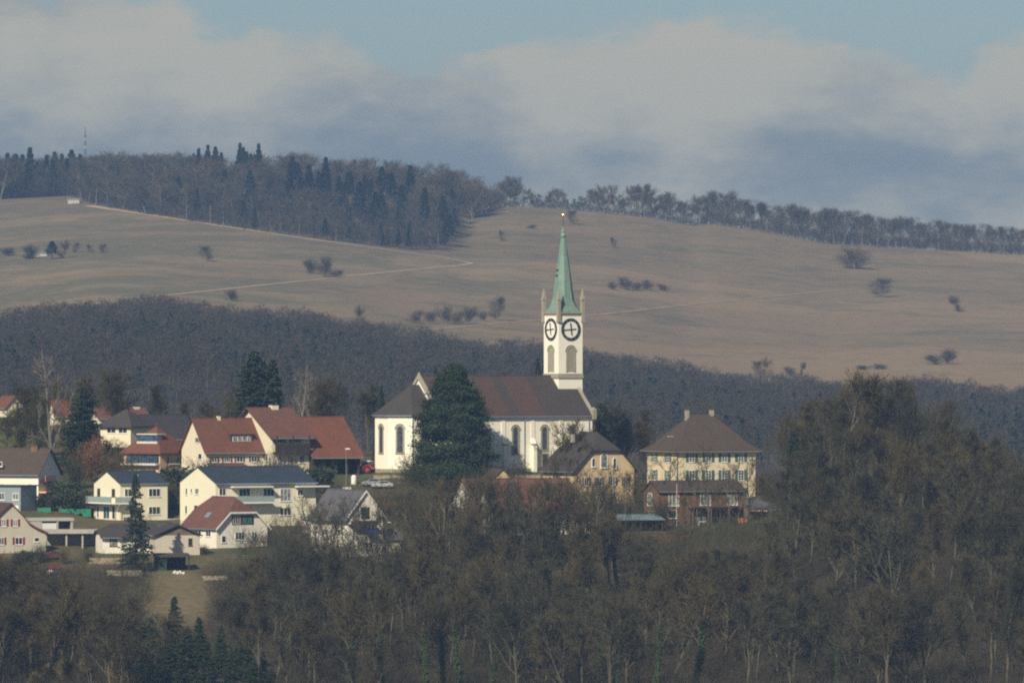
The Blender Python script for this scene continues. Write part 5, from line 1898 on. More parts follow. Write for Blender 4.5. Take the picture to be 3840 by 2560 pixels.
def proto_bare(seed, bark='bark', tw='twigs', ivy=False, twigw=0.05, **kw):
    limbs, fine, tp, td, tl_, rng = grow_bare(seed, **kw)
    trunk = np_mesh('trunk', *tubes(limbs, 6), [bark])
    a = tubes(fine, 3); b = slivers(tp, td, tl_, twigw, rng)
    V, Fc, M = merge([(*a, 0), (*b, 0)])
    crown = np_mesh('crown', V, Fc, [tw])
    extra = None
    if ivy:
        H = kw.get('H', 18)
        n = 2600
        z = rng.uniform(0.2, H * 0.6, n)
        seg = np.array(limbs[:8])
        ctr = np.stack([np.interp(z, seg[:, 2], seg[:, 0]), np.interp(z, seg[:, 2], seg[:, 1]), z], 1)
        ang = rng.uniform(0, 6.28, n); r = rng.uniform(0.1, 0.75, n) * (1 - z / H * 0.6)
        p = ctr + np.stack([np.cos(ang) * r, np.sin(ang) * r, np.zeros(n)], 1)
        extra = np_mesh('ivy', *leaves(p, 0.22, rng), ['ivy_leaves'])
    return trunk, crown, extra


def leaves(p, size, rng, tilt=None, aspect=1.0):
    """small quads of random orientation"""
    k = len(p)
    n = rng.normal(size=(k, 3))
    if tilt is not None: n = n * 0.8 + tilt
    n /= np.linalg.norm(n, axis=1, keepdims=True) + 1e-9
    u = np.cross(n, rng.normal(size=(k, 3))); u /= np.linalg.norm(u, axis=1, keepdims=True) + 1e-9
    v = np.cross(n, u)
    s = (size * rng.uniform(0.6, 1.3, (k, 1))) * 0.5
    V = np.stack([p - u * s - v * s * .3 * aspect, p + u * s * .3 - v * s * aspect, p + u * s + v * s * .3 * aspect, p - u * s * .3 + v * s * aspect], 1).reshape(-1, 3)
    return V, np.arange(4 * k).reshape(k, 4)


def proto_spruce(seed, H=16.0, rad=3.0, mat='spruce', gaps=0.0, dense=1.0, power=0.8):
    rng = np.random.default_rng(seed)
    trunk = np_mesh('trunk', *tubes([(0, 0, -0.5, 0, 0, H * 0.5, 0.24, 0.15), (0, 0, H * .5, 0, 0, H * 0.97, 0.15, 0.03)], 6), ['bark'])
    P, S_ = [], []
    nl = int(H / 0.42)
    bows = []
    for i in range(nl):
        f = (i + 0.5) / nl
        z = 0.6 + f * (H - 0.6)
        r = rad * (1 - f) ** power * rng.uniform(0.8, 1.12)
        nb = int((6 + 5 * (1 - f)) * dense)
        for b in range(nb):
            if rng.random() < gaps: continue
            a = rng.uniform(0, 6.283); rr = r * rng.uniform(0.65, 1.15) + 0.12
            d = np.array([math.cos(a), math.sin(a), 0])
            droop = -0.22 * rr * (1 - f)
            tip = d * rr + np.array([0, 0, z + droop])
            bows.append((0, 0, z + 0.15, *tip, 0.04, 0.012))
            n = int(10 + 16 * rr)
            t = rng.uniform(0.12, 1.05, n) ** 0.75
            wv = 0.42 * (1.1 - t)[:, None] * min(rr, 2.5) * 0.5 + 0.07
            q = d * (rr * t)[:, None] + np.array([0, 0, z]) + np.stack([np.zeros(n), np.zeros(n), droop * t + 0.0], 1)
            sd = np.array([-d[1], d[0], 0])
            q = q + sd * rng.normal(size=(n, 1)) * wv + UP * rng.normal(size=(n, 1)) * 0.09 - UP * np.abs(rng.normal(size=(n, 1))) * 0.12
            P.append(q)
    P = np.concatenate(P)
    a = tubes(bows, 3); b = leaves(P, 0.36, rng, tilt=np.array([0, 0, 0.8]), aspect=0.6)
    V, Fc, M = merge([(*a, 0), (*b, 1)])
    crown = np_mesh('crown', V, Fc, ['bark', mat], M)
    return trunk, crown, None


def proto_big_conifer(seed, H=21.0, rad=8.0, mat='conifer'):
    """broad old conifer: lobed egg-shaped mass of flat sprays"""
    rng = np.random.default_rng(seed)
    limbs = [(0, 0, -1, 0, 0, H * .5, .55, .35), (0, 0, H * .5, 0, 0, H * .93, .35, .05)]
    P, N = [], []
    nlob = 430
    for i in range(nlob):
        f = rng.uniform(0, 1) ** 1.15
        z = f * H
        # outline measured from the photograph: full at a quarter height, rounded shoulders, blunt tip
        R0 = rad * np.interp(f, [0, .08, .22, .4, .6, .75, .88, .96, 1], [.86, .98, 1, .86, .74, .6, .36, .17, .03])
        a = rng.uniform(0, 6.283)
        rr = R0 * rng.uniform(0.58, 1.06)
        c = np.array([math.cos(a) * rr, math.sin(a) * rr, z - 0.1 * rr])
        if rng.random() < .25: limbs.append((0, 0, max(z - 1, 0), *c, .08, .03))
        n = 150
        q = rng.normal(size=(n, 3)) * np.array([1.0, 1.0, 0.42]) * (0.55 + 0.55 * (1 - f))
        P.append(c + q); N.append(np.broadcast_to(np.array([math.cos(a) * .6, math.sin(a) * .6, .9]), (n, 3)))
    n = 7000
    f = rng.uniform(0, .97, n); a = rng.uniform(0, 6.283, n)
    R0 = rad * np.interp(f, [0, .08, .22, .4, .6, .75, .88, .96, 1], [.86, .98, 1, .86, .74, .6, .36, .17, .03]) * rng.uniform(0.3, .8, n)
    P.append(np.stack([np.cos(a) * R0, np.sin(a) * R0, f * H], 1)); N.append(np.broadcast_to(np.array([0, 0, 1.0]), (n, 3)))
    P = np.concatenate(P); N = np.concatenate(N)
    trunk = np_mesh('trunk', *tubes(limbs, 6), ['bark'])
    return trunk, np_mesh('crown', *leaves(P, 0.42, rng, tilt=N, aspect=0.6), [mat]), None


def proto_far_bare(seed, H=14.0, width=0.36, n=1150, tw='far_twigs', fork=0.35, trunkless=False, w=0.085, sp=.032):
    """leafless tree seen from kilometres away: trunk, limbs and a haze of twigs in one mesh"""
    rng = np.random.default_rng(seed)
    segs, tips = [], []
    top = np.array([rng.normal() * .4, rng.normal() * .4, H * .8])
    ns = rng.integers(3, 6) if trunkless else 1
    for s in range(ns):
        b = np.array([rng.normal() * (1.2 if trunkless else 0), rng.normal() * (1.0 if trunkless else 0), -0.5])
        tpt = b + np.array([rng.normal() * (.13 * H if trunkless else .3), rng.normal() * .1 * H, H * rng.uniform(.6, .85)])
        mid = (b + tpt) / 2 + rng.normal(size=3) * .25
        segs += [(*b, *mid, .018 * H, .012 * H), (*mid, *tpt, .012 * H, .04)]
        for i in range(int((30 if trunkless else 14) / ns) + 3):
            f = rng.uniform(fork, 1)
            q = b + (tpt - b) * f
            a = rng.uniform(0, 6.283)
            ln = H * width * (1.25 - .7 * f) * rng.uniform(.6, 1.1)
            e = q + np.array([math.cos(a) * ln, math.sin(a) * ln, ln * rng.uniform(.25, 1.1)])
            e[2] = min(e[2], H)
            segs.append((*q, *e, .0065 * H, .02))
            tips.append((q, e))
    P, D = [], []
    for q, e in tips:
        k = int(n / len(tips)) + 1
        t = rng.uniform(.2, 1.05, (k, 1))
        P.append(q + (e - q) * t + rng.normal(size=(k, 3)) * H * sp)
        D.append(unit(e - q) * .5 + rng.normal(size=(k, 3)) * .5 + UP * .45)
    P, D = np.concatenate(P), np.concatenate(D)
    a = tubes(segs, 4); b = slivers(P, D, rng.uniform(.5, 1.3, len(P)) * H * .07, w, rng)
    V, Fc, M = merge([(*a, 0), (*b, 1)])
    return np_mesh('far_tree', V, Fc, ['far_bark', tw], M)


def proto_far_conifer(seed, H=18.0, rad=3.0, bare=0.15, mat='far_conifer'):
    rng = np.random.default_rng(seed)
    n = 1300
    f = rng.uniform(0, 1, n) ** .85
    a = rng.uniform(0, 6.283, n)
    ring = 0.75 + 0.25 * np.sin(f * H * 2.6 + np.sin(a * 2))
    r = rad * np.clip(1 - f, 0, 1) ** .75 * np.sqrt(rng.uniform(.15, 1, n)) * ring + .1
    P = np.stack([np.cos(a) * r, np.sin(a) * r, H * (bare + (1 - bare) * f) - .15 * r], 1)
    A = tubes([(0, 0, -.5, 0, 0, H * .95, .22, .03)], 4); B = leaves(P, .85, rng, tilt=np.array([0, 0, .9]), aspect=.6)
    V, Fc, M = merge([(*A, 0), (*B, 1)])
    return np_mesh('far_conifer', V, Fc, ['bark', mat], M)


def proto_shrub(seed, H=3.0, rad=2.0, tw='twigs', n=1500, leaf=False):
    rng = np.random.default_rng(seed)
    k = 14
    segs = []
    P, D = [], []
    for i in range(k):
        a = rng.uniform(0, 6.283); sp = rng.uniform(.1, 1) * rad
        e = np.array([math.cos(a) * sp, math.sin(a) * sp, H * rng.uniform(.55, .95)])
        segs.append((0, 0, -.3, *e, .05, .015))
        m = n // k
        t = rng.uniform(.15, 1.05, (m, 1))
        P.append(e * t + rng.normal(size=(m, 3)) * np.array([.17 * rad, .17 * rad, .08 * H])); D.append(unit(e) * .5 + rng.normal(size=(m, 3)) * .55 + UP * .4)
    P, D = np.concatenate(P), np.concatenate(D); P[:, 2] = np.abs(P[:, 2])
    A = tubes(segs, 4)
    B = leaves(P, .26, rng) if leaf else slivers(P, D, rng.uniform(.3, .8, len(P)) * (0.35 + .12 * H), .035, rng)
    V, Fc, M = merge([(*A, 0), (*B, 1)])
    return np_mesh('shrub', V, Fc, ['bark', tw], M)


def make_tree(name, proto, label, cat, group, x, y, z, sc, rz):
    o = bpy.data.objects.new(name, None); COL.objects.link(o); o.empty_display_size = 1
    o.location = (x, y, z); o.rotation_euler = (0, 0, rz); o.scale = (sc, sc, sc) if not isinstance(sc, tuple) else sc
    tag(o, label, cat, group)
    for nm, me in (('trunk', proto[0]), ('crown', proto[1]), ('ivy', proto[2])):
        if me is not None: link(nm, me, o)
    return o


def near_tree(name, proto, label, cat, px, base_py=None, top_py=None, d=None, H=None, rz=0.0, group=None, wk=1.0):
    """tree whose foot is on the ground at px and whose top reaches top_py"""
    d = d or hit(px, base_py)
    x, y, z = at(px, d)
    zt = (1280 - top_py) * d / F
    s = (zt - z) / H
    return make_tree(name, proto, label, cat, group, x, y, z - .1, (s * wk, s * wk, s), rz)


rnd = random.Random(11)
BARE = [proto_bare(s, H=18, width=w_, up=u_, density=dn, fork=fk) for s, w_, u_, dn, fk in
        ((1, .34, .9, 1.0, .26), (2, .28, 1.3, 1.05, .3), (3, .40, .75, 1.0, .2), (4, .32, 1.1, 1.1, .34), (5, .25, 1.6, 1.05, .22), (6, .36, 1.0, 1.1, .18))]
IVY = [proto_bare(s, H=18, width=.32, up=.9, density=.85, fork=.45, ivy=True) for s in (21, 22)]
PALE = [proto_bare(31, bark='pale_bark', H=18, width=.26, up=1.2, density=.7, fork=.55)]
RUSSET = proto_bare(41, tw='russet_leaves', H=10, width=.42, up=.6, density=1.0, fork=.12, twigw=.12)
BIRCH = proto_bare(51, bark='pale_bark', tw='birch_twigs', H=18, width=.22, up=1.3, density=.62, fork=.22, twigw=.03)
OCHRE = [proto_bare(s, bark='bark', tw='ochre_twigs', H=9, width=.4, up=1.4, density=1.0, fork=.05, twigw=.05, tl=.9) for s in (61, 62)]
H0 = 18 * .98


def tree_height(proto):
    co = np.empty(len(proto[1].vertices) * 3, dtype=np.float32); proto[1].vertices.foreach_get('co', co)
    return float(np.percentile(co[2::3], 99.7))


HT = {id(p): tree_height(p) for p in BARE + IVY + PALE + [RUSSET, BIRCH] + OCHRE}

# --- single trees the photograph shows clearly
big = proto_big_conifer(7)
near_tree('conifer_tree', big, 'huge dense dark green conifer hiding the middle of the church nave', 'tree', 1702, top_py=1368, d=1534, H=21.0, wk=0.93)
sp1 = proto_spruce(71, 17, 4.3, dense=1.5, power=.62); sp2 = proto_spruce(72, 15, 2.3, dense=1.2, power=.7); sp3 = proto_spruce(73, 18, 3.2, gaps=.35, dense=1.0)
near_tree('spruce_tree', sp1, 'tall broad spruce behind the cream farmhouse roof', 'tree', 958, top_py=1313, d=1572, H=17, rz=1, wk=1.35)
near_tree('spruce_tree', sp2, 'narrower spruce leaning against the tall spruce behind the farmhouse', 'tree', 1022, top_py=1345, d=1570, H=15, rz=2, wk=1.35)
near_tree('thuja_tree', proto_spruce(74, 12, 3.2, mat='conifer', dense=2.0, power=.5), 'dense dark conifer between the birch and the cream house with four small windows', 'tree', 308, top_py=1446, d=1560, H=12, wk=1.05)
near_tree('spruce_tree', sp3, 'thin ragged spruce in front of the small pale yellow house', 'tree', 508, top_py=1768, d=1424, H=18, rz=.7, wk=1.12)
near_tree('spruce_tree', sp2, 'slim dark conifer just left of the church chancel', 'tree', 1430, top_py=1440, d=1568, H=15, rz=.3, wk=.75)
near_tree('spruce_tree', sp2, 'slim conifer spire just left of the church tower', 'tree', 2016, top_py=1340, d=1590, H=15, rz=1.3, wk=.7)
near_tree('conifer_tree', proto_spruce(75, 13, 2.6, mat='conifer', gaps=.3, dense=1.4, power=.25), 'dark ragged conifer at the right end of the church', 'tree', 2256, top_py=1505, d=1572, H=13, wk=.72)
near_tree('conifer_tree', proto_spruce(76, 15, 3.0, mat='conifer', gaps=.15, dense=1.5, power=.45), 'dark green conifer among bare trees right of the cream manor', 'tree', 2976, top_py=1608, d=1464, H=15, wk=.72)
near_tree('birch_tree', BIRCH, 'tall white-stemmed birch left of the dark conifer', 'tree', 200, top_py=1325, d=1540, H=HT[id(BIRCH)], wk=.85)
near_tree('birch_tree', BIRCH, 'slender birch with pale limbs behind the farmhouse roof', 'tree', 1125, top_py=1378, d=1566, H=HT[id(BIRCH)], rz=2, wk=.8)
near_tree('birch_tree', BIRCH, 'small leaning birch right of the slender birch behind the farm', 'tree', 1150, top_py=1420, d=1572, H=HT[id(BIRCH)], rz=4, wk=.6)
near_tree('apple_tree', BARE[2], 'small bare tree in front of the church wall beside the parish house', 'tree', 2130, top_py=1560, d=1533, H=HT[id(BARE[2])], wk=1.2)
for px, dd, tp, wk, lab in ((3165, 1475, 1372, .62, 'tallest sparse bare tree rising above the right-hand hill wood'), (3290, 1478, 1400, .7, 'tall bare tree on the crest of the right-hand wood beside the tallest one')):
    near_tree('bare_tree', PALE[0] if px < 3200 else BARE[4], lab, 'tree', px, top_py=tp, d=dd, H=HT[id(PALE[0] if px < 3200 else BARE[4])], wk=wk * 1.3, rz=.4)

# --- bare wood on the slope below and around the village
TOPX = [-200, 0, 120, 300, 480, 580, 700, 780, 900, 1000, 1100, 1200, 1260, 1460, 1520, 1600, 1900, 2200, 2330, 2450, 2600, 2780, 2850, 2900, 2960, 3050, 3130, 3250, 3400, 3520, 3600, 3700, 3840, 4100]
TOPY = [1990, 2080, 2100, 2190, 2230, 2260, 2360, 2250, 2110, 2030, 2000, 2010, 2080, 2080, 1960, 1880, 1880, 1900, 1930, 2030, 2050, 2040, 1960, 1640, 1545, 1500, 1480, 1415, 1430, 1485, 1535, 1620, 1725, 1880]
WOOD_L = [
    (-300, 700, 'bare broadleaf tree in the brushy wood below the left-hand houses'),
    (700, 1500, 'bare broadleaf tree on the slope below the white gabled house'),
    (1500, 2350, 'bare broadleaf tree in the wood below the church'),
    (2350, 2880, 'bare broadleaf tree on the slope below the brown timber house'),
    (2880, 4200, 'bare broadleaf tree in the tall wood on the right-hand hill')]
count = 0
placed = []
rng = np.random.default_rng(5)
tries = 0
while count < 172 and tries < 20000:
    tries += 1
    px = rng.uniform(-200, 4050)
    d = rng.uniform(1335, 1505 if px > 2880 else (1432 if px < 1000 else 1480)) if rng.random() < .74 else rng.uniform(1262, 1335)
    if 1000 < px < 2350 and d > 1470 and rng.random() < .45: continue
    x, y, z = at(px, d)
    if any((x - a) ** 2 + ((y - b) * .8) ** 2 < r * r for a, b, r in placed): continue
    if 560 < px < 790 and 1345 < d < 1445: continue
    if 500 < px < 1060 and d < 1345 and rng.random() < .7: continue
    if 2035 < px < 2235 and 1425 < d: continue
    lim = np.interp(px, TOPX, TOPY)
    for k in (-70, 70): lim = max(lim, np.interp(px + k, TOPX, TOPY) - 40)
    zl = (1280 - lim) * d / F
    Hm = rng.uniform(13, 21)
    if z + Hm > zl: Hm = zl - z - rng.uniform(0, .8)
    if Hm < 5.5: continue
    r = rng.random()
    if px > 1300 and px < 2700 and d < 1450 and r < .14: pr, nm, extra = IVY[int(rng.integers(2))], 'ivy_clad_tree', 1
    elif px > 1500 and r > .96: pr, nm, extra = PALE[0], 'pale_stemmed_tree', 2
    else: pr, nm, extra = BARE[int(rng.integers(6))], 'bare_tree', 0
    lab = [l for a, b, l in WOOD_L if a <= px < b][0]
    if extra == 1: lab = 'bare tree with ivy-covered trunk in the wood below the village'
    if extra == 2: lab = 'straight tree with pale grey trunk in the wood below the village'
    s = Hm / HT[id(pr)]
    wk = rng.uniform(.85, 1.15) * (1 if Hm > 11 else 1.25)
    make_tree(nm, pr, lab, 'tree', ['bare trees of the wooded slope', 'ivy-covered trees of the wooded slope', 'pale-trunked trees of the wooded slope'][extra], x, y, z, (s * wk, s * wk, s), rng.uniform(0, 6.28))
    placed.append((x, y, 2.2 + Hm * .12 if px < 2880 else 1.8 + Hm * .11))
    count += 1

SPARSE = [proto_bare(s, H=18, width=.42, up=.75, density=.62, fork=.2, twigw=.04) for s in (24, 25, 26)]
for p in SPARSE: HT[id(p)] = tree_height(p)
# skyline of the right-hand hill and the brushy edge under the left-hand houses
for i in range(23):
    px = 2868 + i * 47 + rng.uniform(-14, 14)
    d = rng.uniform(1482, 1512)
    x, y, z = at(px, d)
    Hm = (1280 - np.interp(px, TOPX, TOPY) - rng.uniform(-26, 44)) * d / F - z
    pr = SPARSE[i % 3] if i % 2 else BARE[int(rng.integers(6))]; s = Hm / HT[id(pr)]
    make_tree('bare_tree', pr, 'bare tree on the skyline of the right-hand hill wood', 'tree', 'skyline trees of the right-hand hill', x, y, z, (s * 1.05, s * 1.05, s), rng.uniform(0, 6.28))
for i in range(16):
    px = -60 + i * 37 + rng.uniform(-12, 12)
    if 455 < px < 560: continue
    d = rng.uniform(1402, 1424)
    x, y, z = at(px, d)
    Hm = (1280 - np.interp(px, TOPX, TOPY) - rng.uniform(-15, 45)) * d / F - z
    if Hm < 3: continue
    pr = BARE[int(rng.integers(6))]; s = Hm / HT[id(pr)]
    make_tree('bare_tree', pr, 'small bare tree at the upper edge of the wood under the left-hand houses', 'tree', 'small bare trees under the left-hand houses', x, y, z, (s * 1.3, s * 1.3, s), rng.uniform(0, 6.28))
# a thicker row close in front of the long red-roofed house
for i in range(62):
    px = 1010 + i * 36 + rng.uniform(-12, 12) if i < 38 else 1560 + (i - 38) * 30 + rng.uniform(-8, 8)
    d = rng.uniform(1442, 1462) if px > 1460 or px < 1190 else rng.uniform(1405, 1430)
    x, y, z = at(px, d)
    Hm = (1280 - np.interp(px, [1000, 1100, 1190, 1260, 1500, 1600, 2200, 2400], [1930, 1870, 1840, 1880, 1830, 1765, 1765, 1900]) - rng.uniform(0, 45)) * d / F - z
    if Hm < 4: continue
    pr = SPARSE[int(rng.integers(3))]; s = Hm / HT[id(pr)]
    make_tree('bare_tree', pr, 'bare tree close in front of the long red-roofed house and the white chalet', 'tree', 'bare trees in front of the long red roof', x, y, z, (s * .95, s * .95, s), rng.uniform(0, 6.28))
for px, tp, d, lab in ((2275, 1730, 1500, 'thin bare tree standing in front of the ochre parish house'), (2345, 1760, 1498, 'thin bare tree at the right corner of the ochre parish house'), (2440, 1690, 1512, 'thin bare tree before the left end of the cream manor'), (2655, 1660, 1484, 'tall thin bare tree in front of the timber house and the manor'),
                       (2735, 1720, 1480, 'thin bare tree right of the tall one before the timber house'), (2810, 1700, 1482, 'thin bare tree at the right corner of the cream manor'), (1950, 1700, 1528, 'small thin tree before the nave windows'), (1165, 1850, 1452, 'bare tree before the left end of the grey slate roof'), (1215, 1870, 1436, 'bare tree in front of the grey slate roof'), (1255, 1850, 1434, 'bare tree before the middle of the grey slate roof'), (1290, 1900, 1426, 'bare tree at the left corner of the white gable wall'), (1415, 1900, 1428, 'bare tree at the right corner of the white gable wall'),
                       (2180, 1760, 1506, 'short bare tree at the left corner of the ochre parish house'), (2255, 1790, 1495, 'short bare tree below the arched windows of the parish house'), (2385, 1740, 1500, 'bare tree in the gap between the parish house and the manor'), (2425, 1800, 1486, 'short bare tree at the left end of the timber house'), (2570, 1850, 1476, 'low bare tree before the left windows of the timber house'), (2700, 1840, 1476, 'low bare tree before the right windows of the timber house'), (2120, 1700, 1512, 'thin bare tree before the dark roof of the ochre parish house'), (2310, 1740, 1505, 'small thin bare tree before the arched windows of the parish house'), (2510, 1700, 1508, 'thin bare tree before the left corner of the manor'), (2600, 1760, 1482, 'small bare tree in front of the middle of the timber house'), (2770, 1800, 1478, 'small bare tree before the right part of the timber house'), (2210, 1640, 1525, 'thin bare tree between the church and the ochre parish house')):
    pr = SPARSE[px % 3]
    near_tree('bare_tree', pr, lab, 'tree', px, top_py=tp, d=d, H=HT[id(pr)], rz=px, wk=1.15)

# --- bare trees standing behind the village
BX = [-100, 60, 200, 330, 440, 560, 640, 740, 850, 1080, 1180, 1300, 1390, 1440, 2240, 2320, 2400, 2480, 2560]
BY = [1400, 1400, 1420, 1400, 1345, 1400, 1480, 1500, 1460, 1420, 1400, 1390, 1420, 1500, 1520, 1480, 1540, 1600, 1640]
n = 0
tries = 0
pl2 = []
while n < 54 and tries < 5000:
    tries += 1
    px = rng.uniform(-60, 1440) if rng.random() < .82 else rng.uniform(2250, 2600)
    d = rng.uniform(1610, 1690) if px < 2000 else rng.uniform(1585, 1680)
    x, y, z = at(px, d)
    if any((x - a) ** 2 + (y - b) ** 2 < 14 for a, b in pl2): continue
    tp = np.interp(px, BX, BY) + rng.uniform(0, 90)
    Hm = (1280 - tp) * d / F - z
    if Hm < 3: continue
    pr = BARE[int(rng.integers(6))]; s = Hm / HT[id(pr)]
    lab = 'bare tree behind the red and dark roofs on the left' if px < 1440 else 'bare tree between the church and the cream manor'
    make_tree('bare_tree', pr, lab, 'tree', 'bare trees behind the village', x, y, z, (s * 1.1, s * 1.1, s), rng.uniform(0, 6.28))
    pl2.append((x, y)); n += 1

# --- green conifers at the bottom left
con = [proto_spruce(81, 15, 3.4, mat='conifer', gaps=.25, dense=1.2, power=.6), proto_spruce(82, 12, 3.4, mat='conifer', gaps=.3, dense=1.2, power=.4)]
for i, (px, tp, d, k) in enumerate(((655, 2232, 1338, 0), (560, 2310, 1325, 1), (745, 2310, 1330, 0), (700, 2370, 1305, 1), (830, 2340, 1322, 0), (915, 2380, 1318, 1), (985, 2440, 1305, 0), (610, 2390, 1300, 0), (870, 2430, 1290, 1), (780, 2400, 1290, 0), (950, 2470, 1285, 1), (680, 2450, 1280, 0), (545, 2440, 1285, 1), (1020, 2500, 1290, 1))):
    labs = ['pointed dark conifer standing highest of the conifers below the grassy slope', 'dark conifer in the dense clump at the foot of the grassy slope']
    near_tree('conifer_tree', con[k], labs[0 if i == 0 else 1], 'tree', px, top_py=tp, d=d, H=(15, 12)[k], rz=i * 1.3, wk=.95 + .13 * (i % 4), group=None if i == 0 else 'conifers at the foot of the slope')
for i, (px, tp, lab) in enumerate(((1448, 2170, 'leftmost ivy-wrapped trunk at the bottom of the wood'), (1605, 2200, 'ivy-wrapped tree at the bottom of the wood below the chalet'), (1668, 2230, 'ivy-wrapped tree just right of the one below the chalet'), (2292, 2210, 'ivy-wrapped tree at the bottom below the blue-grey carport'), (2442, 2160, 'ivy-wrapped trunk at the bottom below the timber house'), (3150, 2220, 'ivy-wrapped tree low on the right-hand hill'))):
    pr = IVY[i % 2]
    near_tree('ivy_clad_tree', pr, lab, 'tree', px, top_py=tp, d=1268 + (i % 3) * 6, H=HT[id(pr)], rz=i, wk=.7)
for i, (px, d, tp, lab) in enumerate(((20, 1590, 1530, 'bare tree in front of the cream gable at the far left edge'), (95, 1585, 1470, 'bare tree left of the tall birch'), (150, 1578, 1540, 'low bare tree at the foot of the tall birch'), (245, 1570, 1560, 'bare tree between the birch and the dark conifer'), (60, 1560, 1600, 'bare tree behind the brown-roofed left house'), (395, 1566, 1640, 'bare tree under the four small white windows'), (450, 1556, 1650, 'small bare tree left of the red pyramid roof'))):
    pr = BARE[i % 6]
    near_tree('bare_tree', pr, lab, 'tree', px, top_py=tp, d=d, H=HT[id(pr)], rz=i * 2, wk=1.4)
# ochre willows along the bottom left
for i, (px, tp) in enumerate(((170, 2510), (250, 2480), (330, 2490), (420, 2500), (480, 2470), (560, 2520), (120, 2540))):
    pr = OCHRE[i % 2]
    near_tree('willow_shrub', pr, 'ochre-twigged willow shrub at the bottom left of the slope', 'shrub', px, top_py=tp - 25, d=1292 + (i % 3) * 5, H=HT[id(pr)], rz=i, group='ochre willows at the bottom', wk=.9)
# young beeches that kept their russet leaves
for i, (px, tp, d) in enumerate(((2800, 2035, 1452), (2860, 2050, 1448), (2560, 2120, 1432), (3090, 2030, 1440), (1460, 1880, 1500))):
    labs = ['young beech with russet leaves below the open timber shed', 'smaller russet-leaved beech right below the timber shed', 'russet-leaved beech in the wood under the timber house', 'russet-leaved beech among the bare trees of the right-hand hill', 'russet-brown young beech on the bank under the church chancel']
    near_tree('beech_tree', RUSSET, labs[i], 'tree', px, top_py=tp, d=d, H=HT[id(RUSSET)], rz=i, wk=.8)

# --- garden shrubs and bushes among the houses
SH = [proto_shrub(91, 3.2, 2.2), proto_shrub(92, 4.2, 2.4), proto_shrub(93, 2.6, 2.0, tw='shrub_leaves', n=2600, leaf=True), proto_shrub(94, 4.5, 2.6, tw='russet_leaves', n=1800)]
SHH = [3.2, 4.2, 2.6, 4.5]
shr = [(340, 1640, 1545, 3, 'round russet-brown bush under the dark conifer'), (290, 1700, 1532, 1, 'brown bare bush between the left house and the pyramid-roofed house'), (420, 1680, 1535, 1, 'grey-brown bush left of the pyramid-roofed house'),
       (460, 1710, 1525, 1, 'bare bush against the loggia wall of the pyramid-roofed house'), (250, 1800, 1508, 2, 'dark green bush beyond the net fence left of the yellow house'), (180, 1850, 1500, 2, 'green bush beside the grey annex'),
       (270, 1830, 1500, 2, 'yellow-green garden bush left of the small yellow house'), (310, 1840, 1500, 1, 'brown hedge bush left of the small yellow house'), (700, 1720, 1520, 2, 'green bush right of the pyramid-roofed house'),
       (640, 1790, 1505, 1, 'bare bush between the two pale yellow houses'), (560, 1960, 1470, 1, 'brown bush below the small yellow house'), (450, 1960, 1468, 0, 'low bush on the bank above the bungalow roof'),
       (780, 1690, 1523, 0, 'bare bush in front of the red-roofed dormer house'), (1010, 1700, 1526, 1, 'bare tree-like bush in front of the farmhouse wall'), (1060, 1690, 1527, 1, 'branching bush before the farmhouse balcony'),
       (1200, 1745, 1524, 2, 'green bush at the foot of the barn'), (1130, 1860, 1500, 2, 'green bush right of the long yellow house'), (1550, 1700, 1534, 1, 'brown bush at the foot of the chancel'),
       (1640, 1720, 1530, 1, 'brown bush under the huge conifer'), (1780, 1740, 1530, 0, 'grey-brown bush at the right foot of the huge conifer'), (2090, 1700, 1528, 1, 'bare bush in front of the parish house roof'),
       (2420, 1800, 1520, 0, 'bare bush between parish house and manor'), (2880, 1760, 1530, 1, 'brown bush at the right corner of the manor'), (2480, 1860, 1485, 0, 'bare bush at the left end of the timber house'),
       (120, 1930, 1480, 0, 'bare bush behind the concrete garage'), (60, 1700, 1540, 1, 'bare bush above the roof of the brown-roofed left house'), (150, 2035, 1432, 0, 'bare bush in front of the red parked car'), (235, 2050, 1430, 1, 'brown bush right of the red parked car'), (330, 2050, 1434, 0, 'bare bush in front of the concrete carport'), (90, 2060, 1428, 2, 'green bush under the grey-beige gabled house'), (500, 2080, 1432, 0, 'bush at the foot of the bungalow'), (760, 2060, 1440, 1, 'bare bush right of the beige bungalow wing')]
for i, (px, tp, d, k, lab) in enumerate(shr):
    x, y, z = at(px, d)
    s = ((1280 - tp) * d / F - z) / SHH[k]
    s = max(.5, min(s, 2.4))
    o = link('garden_bush', SH[k]); o.location = (x, y, z); o.scale = (s * 1.05, s * 1.05, s); o.rotation_euler = (0, 0, i * 1.1)
    tag(o, lab, 'bush')

